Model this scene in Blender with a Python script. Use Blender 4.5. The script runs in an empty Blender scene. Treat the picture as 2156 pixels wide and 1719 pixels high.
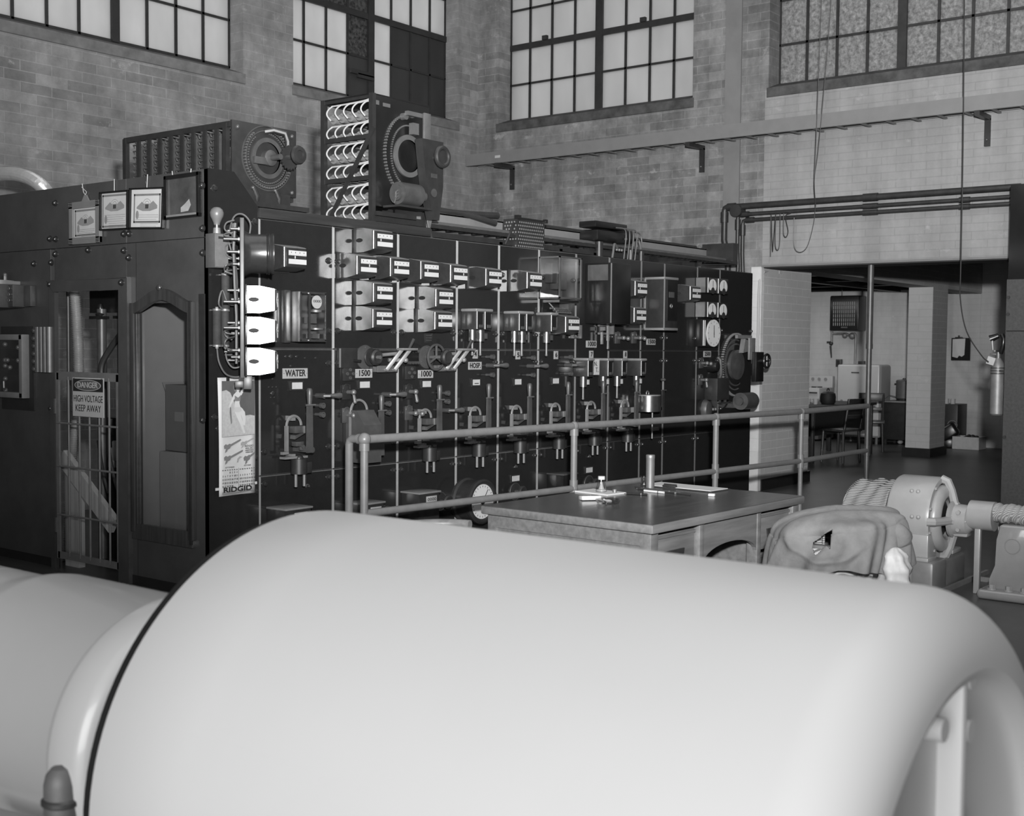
import bpy, bmesh, math, random
from mathutils import Vector, Matrix

random.seed(7)
PI = math.pi
SC = bpy.context.scene
COL = SC.collection


def lin(v):
    v = v / 255.0
    return v / 12.92 if v <= 0.04045 else ((v + 0.055) / 1.055) ** 2.4


# ------------------------------------------------------------------ camera
cam_data = bpy.data.cameras.new('camera')
cam = bpy.data.objects.new('camera', cam_data)
COL.objects.link(cam)
SC.camera = cam
cam_data.sensor_fit = 'HORIZONTAL'
cam_data.sensor_width = 36.0
cam_data.lens = 43.551
cam_data.clip_end = 100
rot = Matrix(((0.61852413, 0.03386081, -0.78503589),
              (-0.7857213, 0.03728566, -0.61745593),
              (0.00836302, 0.99873081, 0.04966724)))
CAM_POS = Vector((0, 0, 1.525))
cam.matrix_world = Matrix.Translation(CAM_POS) @ rot.to_4x4()
cam_data.dof.use_dof = True
cam_data.dof.focus_distance = 8.6
cam_data.dof.aperture_fstop = 5.6

# ------------------------------------------------------------------ colour management
vs = SC.view_settings
vs.view_transform = 'Standard'
vs.look = 'None'
vs.gamma = 1.0
vs.use_curve_mapping = False
vs.exposure = 0.0

# ------------------------------------------------------------------ daylight outside
world = bpy.data.worlds.new('overcast_sky')
SC.world = world
world.use_nodes = True
wb = world.node_tree.nodes['Background']
wb.inputs['Color'].default_value = (1, 1, 1, 1)
wb.inputs['Strength'].default_value = 0.8


def light(name, kind, loc, target, power, **kw):
    d = bpy.data.lights.new(name, kind)
    d.energy = power
    for k, v in kw.items():
        setattr(d, k, v)
    o = bpy.data.objects.new(name, d)
    COL.objects.link(o)
    o.location = loc
    dv = Vector(target) - Vector(loc)
    o.rotation_euler = dv.to_track_quat('-Z', 'Y').to_euler()
    return o


# the photographer's flash, above and a little right of the lens
light('flash', 'SPOT', (0.14, -0.17, 2.13), (8.5, 5.4, 4.75), 8200,
      spot_size=math.radians(78), spot_blend=1.0, shadow_soft_size=0.09)
# added area fills: two overhead, one behind the camera, one in the kitchen
light('hall_fill', 'AREA', (2.6, 0.5, 6.3), (2.9, 0.7, 0), 110, shape='RECTANGLE', size=4.0, size_y=4.0)  # added overhead fill to brighten the hood
light('hall_fill_rear', 'AREA', (7.6, 5.2, 6.4), (8.6, 6.2, 0), 150, shape='RECTANGLE', size=6.0, size_y=6.0)  # unseen overhead fill that lifts the brick walls
light('camera_fill', 'AREA', (-3.0, -0.4, 1.7), (2.2, 1.4, 0.5), 255, shape='RECTANGLE', size=4.5, size_y=2.6)  # added fill from the camera side, for hood and wing
light('kitchen_fill', 'AREA', (18.0, 8.6, 2.45), (18.0, 8.6, 0), 26, shape='RECTANGLE', size=2.0, size_y=2.0)  # added fill, makes up for the flash falling off this far back


# ------------------------------------------------------------------ materials
def nodemat(name):
    m = bpy.data.materials.new(name)
    m.use_nodes = True
    nt = m.node_tree
    return m, nt, nt.nodes['Principled BSDF']


def N(nt, kind, **kw):
    n = nt.nodes.new(kind)
    for k, v in kw.items():
        setattr(n, k, v)
    return n


def mixcol(nt, fac, a, b, blend='MIX'):
    n = nt.nodes.new('ShaderNodeMix')
    n.data_type = 'RGBA'
    n.blend_type = blend
    for sock, val in ((n.inputs[0], fac), (n.inputs[6], a), (n.inputs[7], b)):
        if hasattr(val, 'links'):
            nt.links.new(val, sock)
        elif isinstance(val, (int, float)) and sock.type == 'RGBA':
            sock.default_value = (val, val, val, 1)
        else:
            sock.default_value = val
    return n.outputs[2]


def ramp(nt, src, a, b):
    n = nt.nodes.new('ShaderNodeMapRange')
    n.inputs['From Min'].default_value = a
    n.inputs['From Max'].default_value = b
    nt.links.new(src, n.inputs['Value'])
    return n.outputs['Result']


def noise(nt, scale, detail=3, rough=0.55, vec=None, stretch=None):
    if vec is None:
        vec = N(nt, 'ShaderNodeNewGeometry').outputs['Position']
    if stretch:
        mp = N(nt, 'ShaderNodeMapping')
        mp.inputs['Scale'].default_value = stretch
        nt.links.new(vec, mp.inputs['Vector'])
        vec = mp.outputs['Vector']
    n = N(nt, 'ShaderNodeTexNoise')
    n.inputs['Scale'].default_value = scale
    n.inputs['Detail'].default_value = detail
    n.inputs['Roughness'].default_value = rough
    nt.links.new(vec, n.inputs['Vector'])
    return n.outputs['Fac']


def M(name, v, rough=0.5, metal=0.0, var=0.12, scale=9.0, spec=0.5, bump=0.0, stretch=None, coat=0.0):
    m, nt, p = nodemat(name)
    g = lin(v)
    f = noise(nt, scale, 4, 0.6, stretch=stretch)
    c = mixcol(nt, ramp(nt, f, 0.3, 0.7), g * (1 - var), min(1, g * (1 + var)))
    nt.links.new(c, p.inputs['Base Color'])
    p.inputs['Roughness'].default_value = rough
    p.inputs['Metallic'].default_value = metal
    p.inputs['Specular IOR Level'].default_value = spec
    p.inputs['Coat Weight'].default_value = coat
    if bump:
        b = N(nt, 'ShaderNodeBump')
        b.inputs['Strength'].default_value = bump
        b.inputs['Distance'].default_value = 0.01
        nt.links.new(f, b.inputs['Height'])
        nt.links.new(b.outputs['Normal'], p.inputs['Normal'])
    return m


def M_brick(name, v, axis, bw=0.30, bh=0.092, var=0.18, mort=1.18, stain=0.35, streak=0.25, bump=0.35):
    """painted brickwork on a wall of constant x ('x') or constant y ('y')"""
    m, nt, p = nodemat(name)
    pos = N(nt, 'ShaderNodeNewGeometry').outputs['Position']
    sp = N(nt, 'ShaderNodeSeparateXYZ')
    nt.links.new(pos, sp.inputs[0])
    cb = N(nt, 'ShaderNodeCombineXYZ')
    nt.links.new(sp.outputs['Y' if axis == 'x' else 'X'], cb.inputs['X'])
    nt.links.new(sp.outputs['Z'], cb.inputs['Y'])
    bt = N(nt, 'ShaderNodeTexBrick')
    nt.links.new(cb.outputs[0], bt.inputs['Vector'])
    g = lin(v)
    bt.inputs['Color1'].default_value = (g * (1 - var),) * 3 + (1,)
    bt.inputs['Color2'].default_value = (g * (1 + var),) * 3 + (1,)
    bt.inputs['Mortar'].default_value = (min(1, g * mort),) * 3 + (1,)
    bt.inputs['Scale'].default_value = 1.0
    bt.inputs['Mortar Size'].default_value = 0.005
    bt.inputs['Mortar Smooth'].default_value = 0.3
    bt.inputs['Bias'].default_value = -0.2
    bt.inputs['Brick Width'].default_value = bw
    bt.inputs['Row Height'].default_value = bh
    n1 = noise(nt, 1.3, 5, 0.62)
    n2 = noise(nt, 7.0, 5, 0.7)
    n3 = noise(nt, 2.2, 4, 0.6, stretch=(1.6, 1.6, 0.25))
    n4 = noise(nt, 0.9, 3, 0.6)
    n5 = noise(nt, 3.1, 6, 0.75, stretch=(1, 1, 1.6))
    flat = mixcol(nt, bt.outputs['Fac'], g, min(1, g * mort))
    c = mixcol(nt, ramp(nt, n4, 0.42, 0.6), flat, bt.outputs['Color'])
    c = mixcol(nt, 1.0, c, mixcol(nt, ramp(nt, n1, 0.3, 0.7), 1 - stain * 0.6, 1 + stain * 0.4), 'MULTIPLY')
    c = mixcol(nt, 1.0, c, mixcol(nt, ramp(nt, n2, 0.32, 0.68), 1 - stain * 0.55, 1 + stain * 0.35), 'MULTIPLY')
    c = mixcol(nt, 1.0, c, mixcol(nt, ramp(nt, n3, 0.35, 0.62), 1 - streak, 1.0), 'MULTIPLY')
    c = mixcol(nt, ramp(nt, n5, 0.6, 0.72), c, min(1, g * (1 + stain * 1.1)))
    nt.links.new(c, p.inputs['Base Color'])
    p.inputs['Roughness'].default_value = 0.75
    p.inputs['Specular IOR Level'].default_value = 0.3
    b = N(nt, 'ShaderNodeBump')
    b.inputs['Strength'].default_value = bump
    b.inputs['Distance'].default_value = 0.012
    b.invert = True
    nt.links.new(bt.outputs['Fac'], b.inputs['Height'])
    nt.links.new(b.outputs['Normal'], p.inputs['Normal'])
    return m


def M_pane(name, v, mott=0.1, scale=3.0, rough_detail=0.5, diffuse=0.15, streak=True):
    """obscured window glass: daylight spreads through it"""
    m, nt, p = nodemat(name)
    out = nt.nodes['Material Output']
    f = noise(nt, scale, 6, rough_detail, stretch=(1, 1, 0.45) if streak else None)
    g = v
    c = mixcol(nt, ramp(nt, f, 0.3, 0.7), max(0, g * (1 - mott)), min(1, g * (1 + mott)))
    tr = N(nt, 'ShaderNodeBsdfTranslucent')
    nt.links.new(c, tr.inputs['Color'])
    nt.links.new(c, p.inputs['Base Color'])
    p.inputs['Roughness'].default_value = 0.4
    mx = N(nt, 'ShaderNodeMixShader')
    mx.inputs[0].default_value = diffuse
    nt.links.new(tr.outputs[0], mx.inputs[1])
    nt.links.new(p.outputs[0], mx.inputs[2])
    nt.links.new(mx.outputs[0], out.inputs['Surface'])
    return m


def M_glass(name, tint=0.95, alpha_mix=0.08, rough=0.02):
    m, nt, p = nodemat(name)
    out = nt.nodes['Material Output']
    t = N(nt, 'ShaderNodeBsdfTransparent')
    t.inputs['Color'].default_value = (tint, tint, tint, 1)
    gl = N(nt, 'ShaderNodeBsdfGlossy')
    gl.inputs['Roughness'].default_value = rough
    lw = N(nt, 'ShaderNodeLayerWeight')
    pw = N(nt, 'ShaderNodeMath', operation='POWER')
    nt.links.new(lw.outputs['Facing'], pw.inputs[0])
    pw.inputs[1].default_value = 5.0
    ad = N(nt, 'ShaderNodeMath', operation='ADD')
    nt.links.new(pw.outputs[0], ad.inputs[0])
    ad.inputs[1].default_value = alpha_mix
    mx = N(nt, 'ShaderNodeMixShader')
    nt.links.new(ad.outputs[0], mx.inputs[0])
    nt.links.new(t.outputs[0], mx.inputs[1])
    nt.links.new(gl.outputs[0], mx.inputs[2])
    nt.links.new(mx.outputs[0], out.inputs['Surface'])
    return m


def M_wood(name, v, var=0.3, rough=0.45, axis='x'):
    st = {'x': (1.2, 14, 14), 'y': (14, 1.2, 14), 'z': (14, 14, 1.2)}[axis]
    return M(name, v, rough, var=var, scale=2.2, stretch=st, bump=0.08)


def M_stripe(name, a, b, scale, axis):
    """woven ticking: fine stripes running with the folds"""
    m, nt, p = nodemat(name)
    tc = N(nt, 'ShaderNodeTexCoord')
    w = N(nt, 'ShaderNodeTexWave', wave_type='BANDS', bands_direction=axis)
    w.inputs['Scale'].default_value = scale
    w.inputs['Distortion'].default_value = 1.1
    w.inputs['Detail'].default_value = 2
    w.inputs['Detail Scale'].default_value = 1.2
    nt.links.new(tc.outputs['Object'], w.inputs['Vector'])
    c = mixcol(nt, ramp(nt, w.outputs['Fac'], 0.35, 0.65), lin(a), lin(b))
    nt.links.new(c, p.inputs['Base Color'])
    p.inputs['Roughness'].default_value = 0.9
    return m


m_brick_left = M_brick('brick_left', 126, 'y', var=0.26, stain=0.4, streak=0.22)
m_brick_back = M_brick('brick_back', 122, 'x', var=0.26, stain=0.5, streak=0.32)
m_brick_pale = M_brick('brick_pale_paint', 137, 'x', bw=0.30, bh=0.078, var=0.03, mort=0.87, stain=0.14, streak=0.2, bump=0.3)
m_brick_jamb = M_brick('brick_white_paint', 188, 'x', bw=0.42, bh=0.14, var=0.03, mort=0.92, stain=0.1, streak=0.1)
m_tile = M_brick('glazed_block', 168, 'y', bw=0.30, bh=0.088, var=0.03, mort=1.22, stain=0.08, streak=0.05, bump=0.3)
m_tile_x = M_brick('glazed_block_end', 182, 'x', bw=0.40, bh=0.105, var=0.03, mort=0.88, stain=0.08, streak=0.05, bump=0.3)
m_kitchen = M_brick('kitchen_paint', 172, 'x', bw=0.36, bh=0.09, var=0.02, mort=0.93, stain=0.1, streak=0.12, bump=0.2)
m_concrete = M('concrete', 96, 0.85, var=0.3, scale=6, bump=0.15)
m_sill_dark = M('tar_stained_sill', 62, 0.85, var=0.5, scale=7, bump=0.15)
m_strip = M('smooth_render', 104, 0.8, var=0.12, scale=3)
m_floor = M('floor_paint', 66, 0.35, var=0.25, scale=2.5)
m_ceiling = M('ceiling_board', 120, 0.8, var=0.05)
m_hall = M('hall_wall', 95, 0.8, var=0.1, scale=1.0)
m_darkbase = M('black_baseboard', 30, 0.4, var=0.2)
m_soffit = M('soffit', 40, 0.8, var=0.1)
m_slate = M('black_slate', 32, 0.12, var=0.08, scale=14, spec=0.42)
m_slate_grey = M('wing_slate', 64, 0.24, var=0.14, scale=5, spec=0.4)
m_bevel = M('honed_slate_edge', 94, 0.55, var=0.12, scale=20)
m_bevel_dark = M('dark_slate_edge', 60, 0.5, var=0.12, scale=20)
m_bolt = M('bolt_steel', 70, 0.25, metal=0.7, var=0.1)
m_black = M('black_enamel', 24, 0.3, var=0.2, scale=8)
m_blackmatt = M('matt_black', 16, 0.7, var=0.2)
m_iron = M('dark_iron', 44, 0.42, metal=0.2, var=0.2, scale=12)
m_iron2 = M('grey_iron', 74, 0.42, metal=0.3, var=0.2, scale=12)
m_brass = M('meter_metal', 124, 0.32, metal=0.9, var=0.12, scale=25)
m_case = M('meter_front', 58, 0.28, metal=0.5, var=0.15, scale=20)
m_casetop = M('meter_top', 120, 0.55, metal=0.2, var=0.08, scale=20)
m_chrome = M('bright_metal', 140, 0.5, metal=0.6, var=0.05)
m_steel = M('brushed_steel', 112, 0.5, metal=0.6, var=0.1, scale=20)
m_white = M('white_card', 168, 0.6, var=0.04)
m_paper = M('paper', 182, 0.75, var=0.04)
m_ink = M('ink', 22, 0.8, var=0.1)
m_greyink = M('grey_ink', 120, 0.8, var=0.1)
m_plate = M('name_plate', 142, 0.5, var=0.12, scale=20)
m_card = M('label_card', 165, 0.6, var=0.08, scale=20)
m_cable = M('cotton_cable', 158, 0.7, var=0.08, scale=30)
m_cable_dk = M('dark_cable', 42, 0.45, var=0.2)
m_cable_grey = M('grey_cable', 78, 0.5, var=0.1)
m_railpaint = M('rail_paint', 108, 0.38, var=0.1, scale=14)
m_pipe_dk = M('dark_pipe', 40, 0.45, var=0.3, scale=12)
m_tray = M('tray_steel', 108, 0.5, var=0.06)
m_traylight = M('trough_steel', 112, 0.5, var=0.08)
m_galv = M('galvanised', 122, 0.5, metal=0.4, var=0.15, scale=14)
m_oak = M_wood('oak', 96, 0.25, 0.45, 'x')
m_oak_top = M_wood('oak_top', 62, 0.22, 0.2, 'x')
m_darkwood = M_wood('dark_wood', 42, 0.25, 0.4, 'x')
m_pine = M_wood('pine', 150, 0.12, 0.6, 'z')
m_doorwood = M_wood('door_wood', 54, 0.3, 0.35, 'z')
m_hood = M('hood_paint', 228, 0.5, var=0.01, scale=3)
m_engine = M('engine_paint', 200, 0.3, var=0.02, scale=3, coat=0.3)
m_motor = M('motor_paint', 136, 0.35, var=0.06, scale=10, coat=0.15)
m_motor_dk = M('pedestal_paint', 124, 0.2, var=0.06, scale=10, coat=0.4)
m_plinth = M('plinth_paint', 110, 0.4, var=0.15, scale=8)
m_cloth = M('grey_blanket', 99, 0.95, var=0.14, scale=16, bump=0.5)
m_ticking = M_stripe('ticking', 74, 146, 32, 'Z')
m_ticking_v = M_stripe('ticking_upright', 74, 146, 26, 'DIAGONAL')
m_ticking2 = M_stripe('ticking_wrap', 106, 152, 42, 'DIAGONAL')
m_carton = M('carton', 106, 0.8, var=0.05)
m_carton2 = M('carton_grey', 86, 0.8, var=0.05)
m_siding = M('locker_lining', 112, 0.7, var=0.05)
m_enamel = M('white_enamel', 165, 0.25, var=0.02)
m_bulb = M('frosted_bulb', 96, 0.35, var=0.03)
m_glass = M_glass('clear_glass')
m_pane_door = M_glass('door_glass', 0.9, 0.02)
m_gate = M('gate_iron', 104, 0.5, metal=0.1, var=0.15, scale=14)
m_flex = M('flexible_metal', 178, 0.3, metal=0.5, var=0.1, scale=14)
m_gap_shade = M('gap_shade', 18, 0.8, var=0.1)  # shade of the gap at the hood rim, as a colour
m_jarglass = M_glass('jar_glass', 0.88, 0.2)
m_foliage = M('resistor_grid', 84, 0.6, var=0.5, scale=60)
m_pane_w = M_pane('frosted_pane', 0.76, 0.07)
m_pane_3 = M_pane('ribbed_pane', 0.76, 0.06, 2.2)
m_pane_4 = M_pane('crinkled_pane', 0.52, 0.5, 24.0, 0.75, streak=False)
m_pane_crk = M_pane('patched_pane', 0.17, 0.8, 26.0, 0.7, streak=False)
m_pane_dark = M_pane('dark_pane', 0.05, 0.2, 3.0, diffuse=0.6)  # darkness behind the open sash put into the pane colour


# ------------------------------------------------------------------ mesh helpers
FR = Matrix(((1, 0, 0, 0), (0, 0, -1, 0), (0, 1, 0, 0), (0, 0, 0, 1)))      # plane xz, depth to -y
SD = Matrix(((0, 0, -1, 0), (-1, 0, 0, 0), (0, 1, 0, 0), (0, 0, 0, 1)))     # (out, z), depth to -x


def T(x, y=0, z=0):
    return Matrix.Translation((x, y, z))


def RX(a):
    return Matrix.Rotation(a, 4, 'X')


def RY(a):
    return Matrix.Rotation(a, 4, 'Y')


def RZ(a):
    return Matrix.Rotation(a, 4, 'Z')


class MB:
    def __init__(s):
        s.b = bmesh.new()

    def box(s, c, d, bev=0.0, mat=None, seg=2):
        r = bmesh.ops.create_cube(s.b, size=1.0)
        vs_ = r['verts']
        for v in vs_:
            v.co = Vector((v.co.x * d[0], v.co.y * d[1], v.co.z * d[2]))
        if bev:
            es = list({e for v in vs_ for e in v.link_edges})
            rb = bmesh.ops.bevel(s.b, geom=es, offset=min(bev, 0.49 * min(d)), segments=seg, profile=0.5, affect='EDGES')
            vs_ = list({v for f in rb['faces'] for v in f.verts} | {v for v in vs_ if v.is_valid})
        mm = T(*c) @ mat if mat is not None else T(*c)
        for v in vs_:
            v.co = mm @ v.co
        return s

    def cyl(s, p0, p1, r0, r1=None, n=16, cap=True):
        p0, p1 = Vector(p0), Vector(p1)
        d = p1 - p0
        q = d.to_track_quat('Z', 'Y').to_matrix().to_4x4()
        bmesh.ops.create_cone(s.b, cap_ends=cap, segments=n, radius1=r0, radius2=r0 if r1 is None else r1,
                              depth=d.length, matrix=Matrix.Translation((p0 + p1) / 2) @ q)
        return s

    def ball(s, c, r, sc=(1, 1, 1), n=16):
        mm = T(*c) @ Matrix.Diagonal((sc[0], sc[1], sc[2], 1))
        bmesh.ops.create_uvsphere(s.b, u_segments=n, v_segments=max(6, n // 2), radius=r, matrix=mm)
        return s

    def lathe(s, prof, n=32, mat=Matrix(), arc=2 * PI, start=0.0):
        full = abs(arc - 2 * PI) < 1e-6
        k = n if full else n + 1
        rings = []
        for r, z in prof:
            if r < 1e-6:
                rings.append([s.b.verts.new(mat @ Vector((0, 0, z)))])
            else:
                rings.append([s.b.verts.new(mat @ Vector((r * math.cos(start + arc * i / n), r * math.sin(start + arc * i / n), z))) for i in range(k)])
        for a, b in zip(rings, rings[1:]):
            for i in range(n):
                j = (i + 1) % k
                if len(a) == 1 and len(b) == 1:
                    continue
                if len(a) == 1:
                    f = (a[0], b[j], b[i])
                elif len(b) == 1:
                    f = (a[i], a[j], b[0])
                else:
                    f = (a[i], a[j], b[j], b[i])
                try:
                    s.b.faces.new(f)
                except ValueError:
                    pass
        return s

    def prism(s, pts, d, mat=FR):
        lo = [s.b.verts.new(mat @ Vector((x, y, 0))) for x, y in pts]
        hi = [s.b.verts.new(mat @ Vector((x, y, d))) for x, y in pts]
        n = len(pts)
        s.b.faces.new(lo[::-1])
        s.b.faces.new(hi)
        for i in range(n):
            s.b.faces.new((lo[i], lo[(i + 1) % n], hi[(i + 1) % n], hi[i]))
        return s

    def tube(s, pts, r, n=8):
        pts = [Vector(p) for p in pts]
        rings = []
        up = Vector((0.13, 0.29, 0.95))
        for i, p in enumerate(pts):
            t = (pts[min(i + 1, len(pts) - 1)] - pts[max(i - 1, 0)]).normalized()
            u = up - t * up.dot(t)
            if u.length < 1e-3:
                u = Vector((1, 0, 0)) - t * t.x
            u.normalize()
            up = u
            w = t.cross(u)
            rr = r[i] if isinstance(r, (list, tuple)) else r
            rings.append([s.b.verts.new(p + (u * math.cos(2 * PI * k / n) + w * math.sin(2 * PI * k / n)) * rr) for k in range(n)])
        for a, b in zip(rings, rings[1:]):
            for k in range(n):
                s.b.faces.new((a[k], a[(k + 1) % n], b[(k + 1) % n], b[k]))
        s.b.faces.new(rings[0][::-1])
        s.b.faces.new(rings[-1])
        return s

    def torus(s, R, r, mat=Matrix(), n=32, k=10, arc=2 * PI, start=0.0):
        full = abs(arc - 2 * PI) < 1e-6
        m = n if full else n + 1
        rings = []
        for i in range(m):
            a = start + arc * i / n
            rings.append([s.b.verts.new(mat @ Vector(((R + r * math.cos(2 * PI * j / k)) * math.cos(a),
                                                      (R + r * math.cos(2 * PI * j / k)) * math.sin(a),
                                                      r * math.sin(2 * PI * j / k)))) for j in range(k)])
        for i in range(n):
            a, b = rings[i], rings[(i + 1) % m]
            for j in range(k):
                s.b.faces.new((a[j], b[j], b[(j + 1) % k], a[(j + 1) % k]))
        return s

    def grid(s, fn, nu, nv):
        V = [[s.b.verts.new(fn(i / nu, j / nv)) for j in range(nv + 1)] for i in range(nu + 1)]
        for i in range(nu):
            for j in range(nv):
                s.b.faces.new((V[i][j], V[i + 1][j], V[i + 1][j + 1], V[i][j + 1]))
        return s

    def mesh(s, name, angle=35):
        bmesh.ops.recalc_face_normals(s.b, faces=s.b.faces)
        me = bpy.data.meshes.new(name)
        s.b.to_mesh(me)
        s.b.free()
        if angle:
            for p in me.polygons:
                p.use_smooth = True
            me.set_sharp_from_angle(angle=math.radians(angle))
        return me


def cv(pts, k=5):
    """smooth a wire path (Catmull-Rom, end points kept)"""
    P = [Vector(p) for p in pts]
    P = [P[0] * 2 - P[1]] + P + [P[-1] * 2 - P[-2]]
    out = []
    for a, b, c, d in zip(P, P[1:], P[2:], P[3:]):
        for i in range(k):
            t = i / k
            out.append(0.5 * ((2 * b) + (c - a) * t + (2 * a - 5 * b + 4 * c - d) * t * t + (3 * b - a - 3 * c + d) * t ** 3))
    return out + [P[-2]]


def obj(name, mb, m, parent=None, loc=None, rz=None, angle=35):
    me = mb.mesh(name, angle) if isinstance(mb, MB) else mb
    if m is not None and not me.materials:
        me.materials.append(m)
    o = bpy.data.objects.new(name, me)
    COL.objects.link(o)
    if parent:
        o.parent = parent
    if loc:
        o.location = loc
    if rz:
        o.rotation_euler.z = rz
    return o


def tag(o, label, cat, group=None):
    o['label'] = label
    o['category'] = cat
    if group:
        o['group'] = group
    return o


def thing(name, label, cat, loc=(0, 0, 0), rz=0.0, group=None):
    o = bpy.data.objects.new(name, None)
    COL.objects.link(o)
    o.empty_display_size = 0.05
    o.location = loc
    o.rotation_euler = (0, 0, rz)
    return tag(o, label, cat, group)


def dup(root, loc, rz=None, label=None, group=None):
    r = root.copy()
    COL.objects.link(r)
    r.location = loc
    if rz is not None:
        r.rotation_euler = (0, 0, rz)
    if label:
        r['label'] = label
    if group:
        r['group'] = group
    for ch in list(root.children):
        c = ch.copy()
        COL.objects.link(c)
        c.parent = r
        for g in ch.children:
            d = g.copy()
            COL.objects.link(d)
            d.parent = c
    return r


def struct(name, mb, m, parent=None, **kw):
    o = obj(name, mb, m, parent, **kw)
    if parent is None:
        o['kind'] = 'structure'
    return o


def text_mesh(s, size, width, extrude, bold, spacing):
    cu = bpy.data.curves.new('lettering', 'FONT')
    cu.body = s
    cu.size = size
    cu.extrude = extrude
    cu.offset = bold
    cu.space_character = spacing
    cu.align_x = 'CENTER'
    cu.align_y = 'CENTER'
    cu.resolution_u = 4
    o = bpy.data.objects.new('lettering_source', cu)
    me = bpy.data.meshes.new_from_object(o)
    bpy.data.objects.remove(o)
    bpy.data.curves.remove(cu)
    if width:
        xs = [v.co.x for v in me.vertices]
        w = max(xs) - min(xs)
        if w > 1e-6:
            me.transform(Matrix.Diagonal((width / w, 1, 1, 1)))
    return me


def text(s, size, m, parent, loc, width=None, name='lettering', rx=PI / 2, ry=0.0, extrude=0.0006, bold=0.0, spacing=1.0):
    me = text_mesh(s, size, width, extrude, bold, spacing)
    me.materials.append(m)
    o = bpy.data.objects.new(name, me)
    COL.objects.link(o)
    o.parent = parent
    o.location = loc
    o.rotation_euler = (rx, ry, 0)
    return o


def text_block(items, m, parent, y, name='lettering'):
    """several words or numbers as one printed part; items: (text, size, x, z, width)"""
    b = bmesh.new()
    for s, size, x, z, w in items:
        me = text_mesh(s, size, w, 0.0004, 0.0003, 1.0)
        me.transform(Matrix.Translation((x, y, z)) @ RX(PI / 2))
        b.from_mesh(me)
        bpy.data.meshes.remove(me)
    me = bpy.data.meshes.new(name)
    b.to_mesh(me)
    b.free()
    me.materials.append(m)
    o = bpy.data.objects.new(name, me)
    COL.objects.link(o)
    o.parent = parent
    return o

# ================================================================== THE ROOM
def solid(name, m, boxes, parent=None, **kw):
    b = MB()
    for x0, x1, y0, y1, z0, z1 in boxes:
        b.box(((x0 + x1) / 2, (y0 + y1) / 2, (z0 + z1) / 2), (x1 - x0, y1 - y0, z1 - z0))
    return struct(name, b, m, parent, angle=0, **kw)


CEIL = 6.6
WY = 10.02          # inner face of the long brick wall behind the board
WX = 12.0           # inner face of the end wall
solid('floor', m_floor, [(-4, 24, -6, 12, -0.2, 0.0)])
solid('ceiling', m_ceiling, [(-4, 12.4, -6, 10.5, CEIL, CEIL + 0.2)])
solid('wall_right', m_hall, [(-4, 12.0, -6.2, -6, 0, CEIL)])
solid('wall_front', m_hall, [(-4.2, -4, -6, 10.5, 0, CEIL)])

# long wall with two steel windows in view
wl = [(-4, 12.4, WY, WY + 0.4, 0, 4.24), (-4, 12.4, WY, WY + 0.4, 6.3, CEIL),
      (-4, 4.4, WY, WY + 0.4, 4.24, 6.3), (8.288, 8.956, WY, WY + 0.4, 4.24, 6.3), (11.62, 12.4, WY, WY + 0.4, 4.24, 6.3)]
solid('wall_left', m_brick_left, wl)
# end wall: brick with a window, then the pale painted bay with a window over the opening
solid('wall_back', m_brick_back, [(WX, WX + 0.4, 6.2, WY, 0, 4.24), (WX, WX + 0.4, 6.08, 6.2, 2.39, 4.24), (WX, WX + 0.4, 6.12, WY, 6.3, CEIL),
                                  (WX, WX + 0.4, 9.694, WY, 4.24, 6.3), (WX, WX + 0.4, 6.045, 6.955, 4.24, 6.3)])
solid('wall_back', m_brick_pale, [(WX - 0.004, WX + 0.4, -6, 6.079, 2.395, 4.24), (WX, WX + 0.4, -6, 6.12, 6.3, CEIL),
                                  (WX, WX + 0.4, -6, 3.0, 4.24, 6.3), (WX, WX + 0.4, -6, 2.6, 0, 2.395)])
solid('trim_1', m_strip, [(WX - 0.02, WX, 6.36, 6.55, 2.0, CEIL)])
solid('trim_2', m_brick_jamb, [(WX - 0.012, WX + 0.05, 6.08, 6.20, 0.0, 2.39)])
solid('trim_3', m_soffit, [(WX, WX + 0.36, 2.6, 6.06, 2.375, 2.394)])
solid('trim_4', m_strip, [(WX - 0.022, WX - 0.002, 2.6, 6.08, 2.386, 2.408)])


def sill_prism(name, axis, a0, a1, m):
    """sloping sill: from the pane foot down to the wall face, with a ragged plaster lip"""
    b = MB()
    prof = [(0.26, 4.335), (0.2, 4.335), (-0.012, 4.262), (-0.012, 4.165), (0.0, 4.16), (0.26, 4.16)]
    if axis == 'y':
        mm = Matrix(((0, 0, 1, a0), (1, 0, 0, WY), (0, 1, 0, 0), (0, 0, 0, 1)))
    else:
        mm = Matrix(((1, 0, 0, WX), (0, 0, 1, a0), (0, 1, 0, 0), (0, 0, 0, 1)))
    b.prism(prof, a1 - a0, mm)
    return struct(name, b, m, angle=0)


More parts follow.
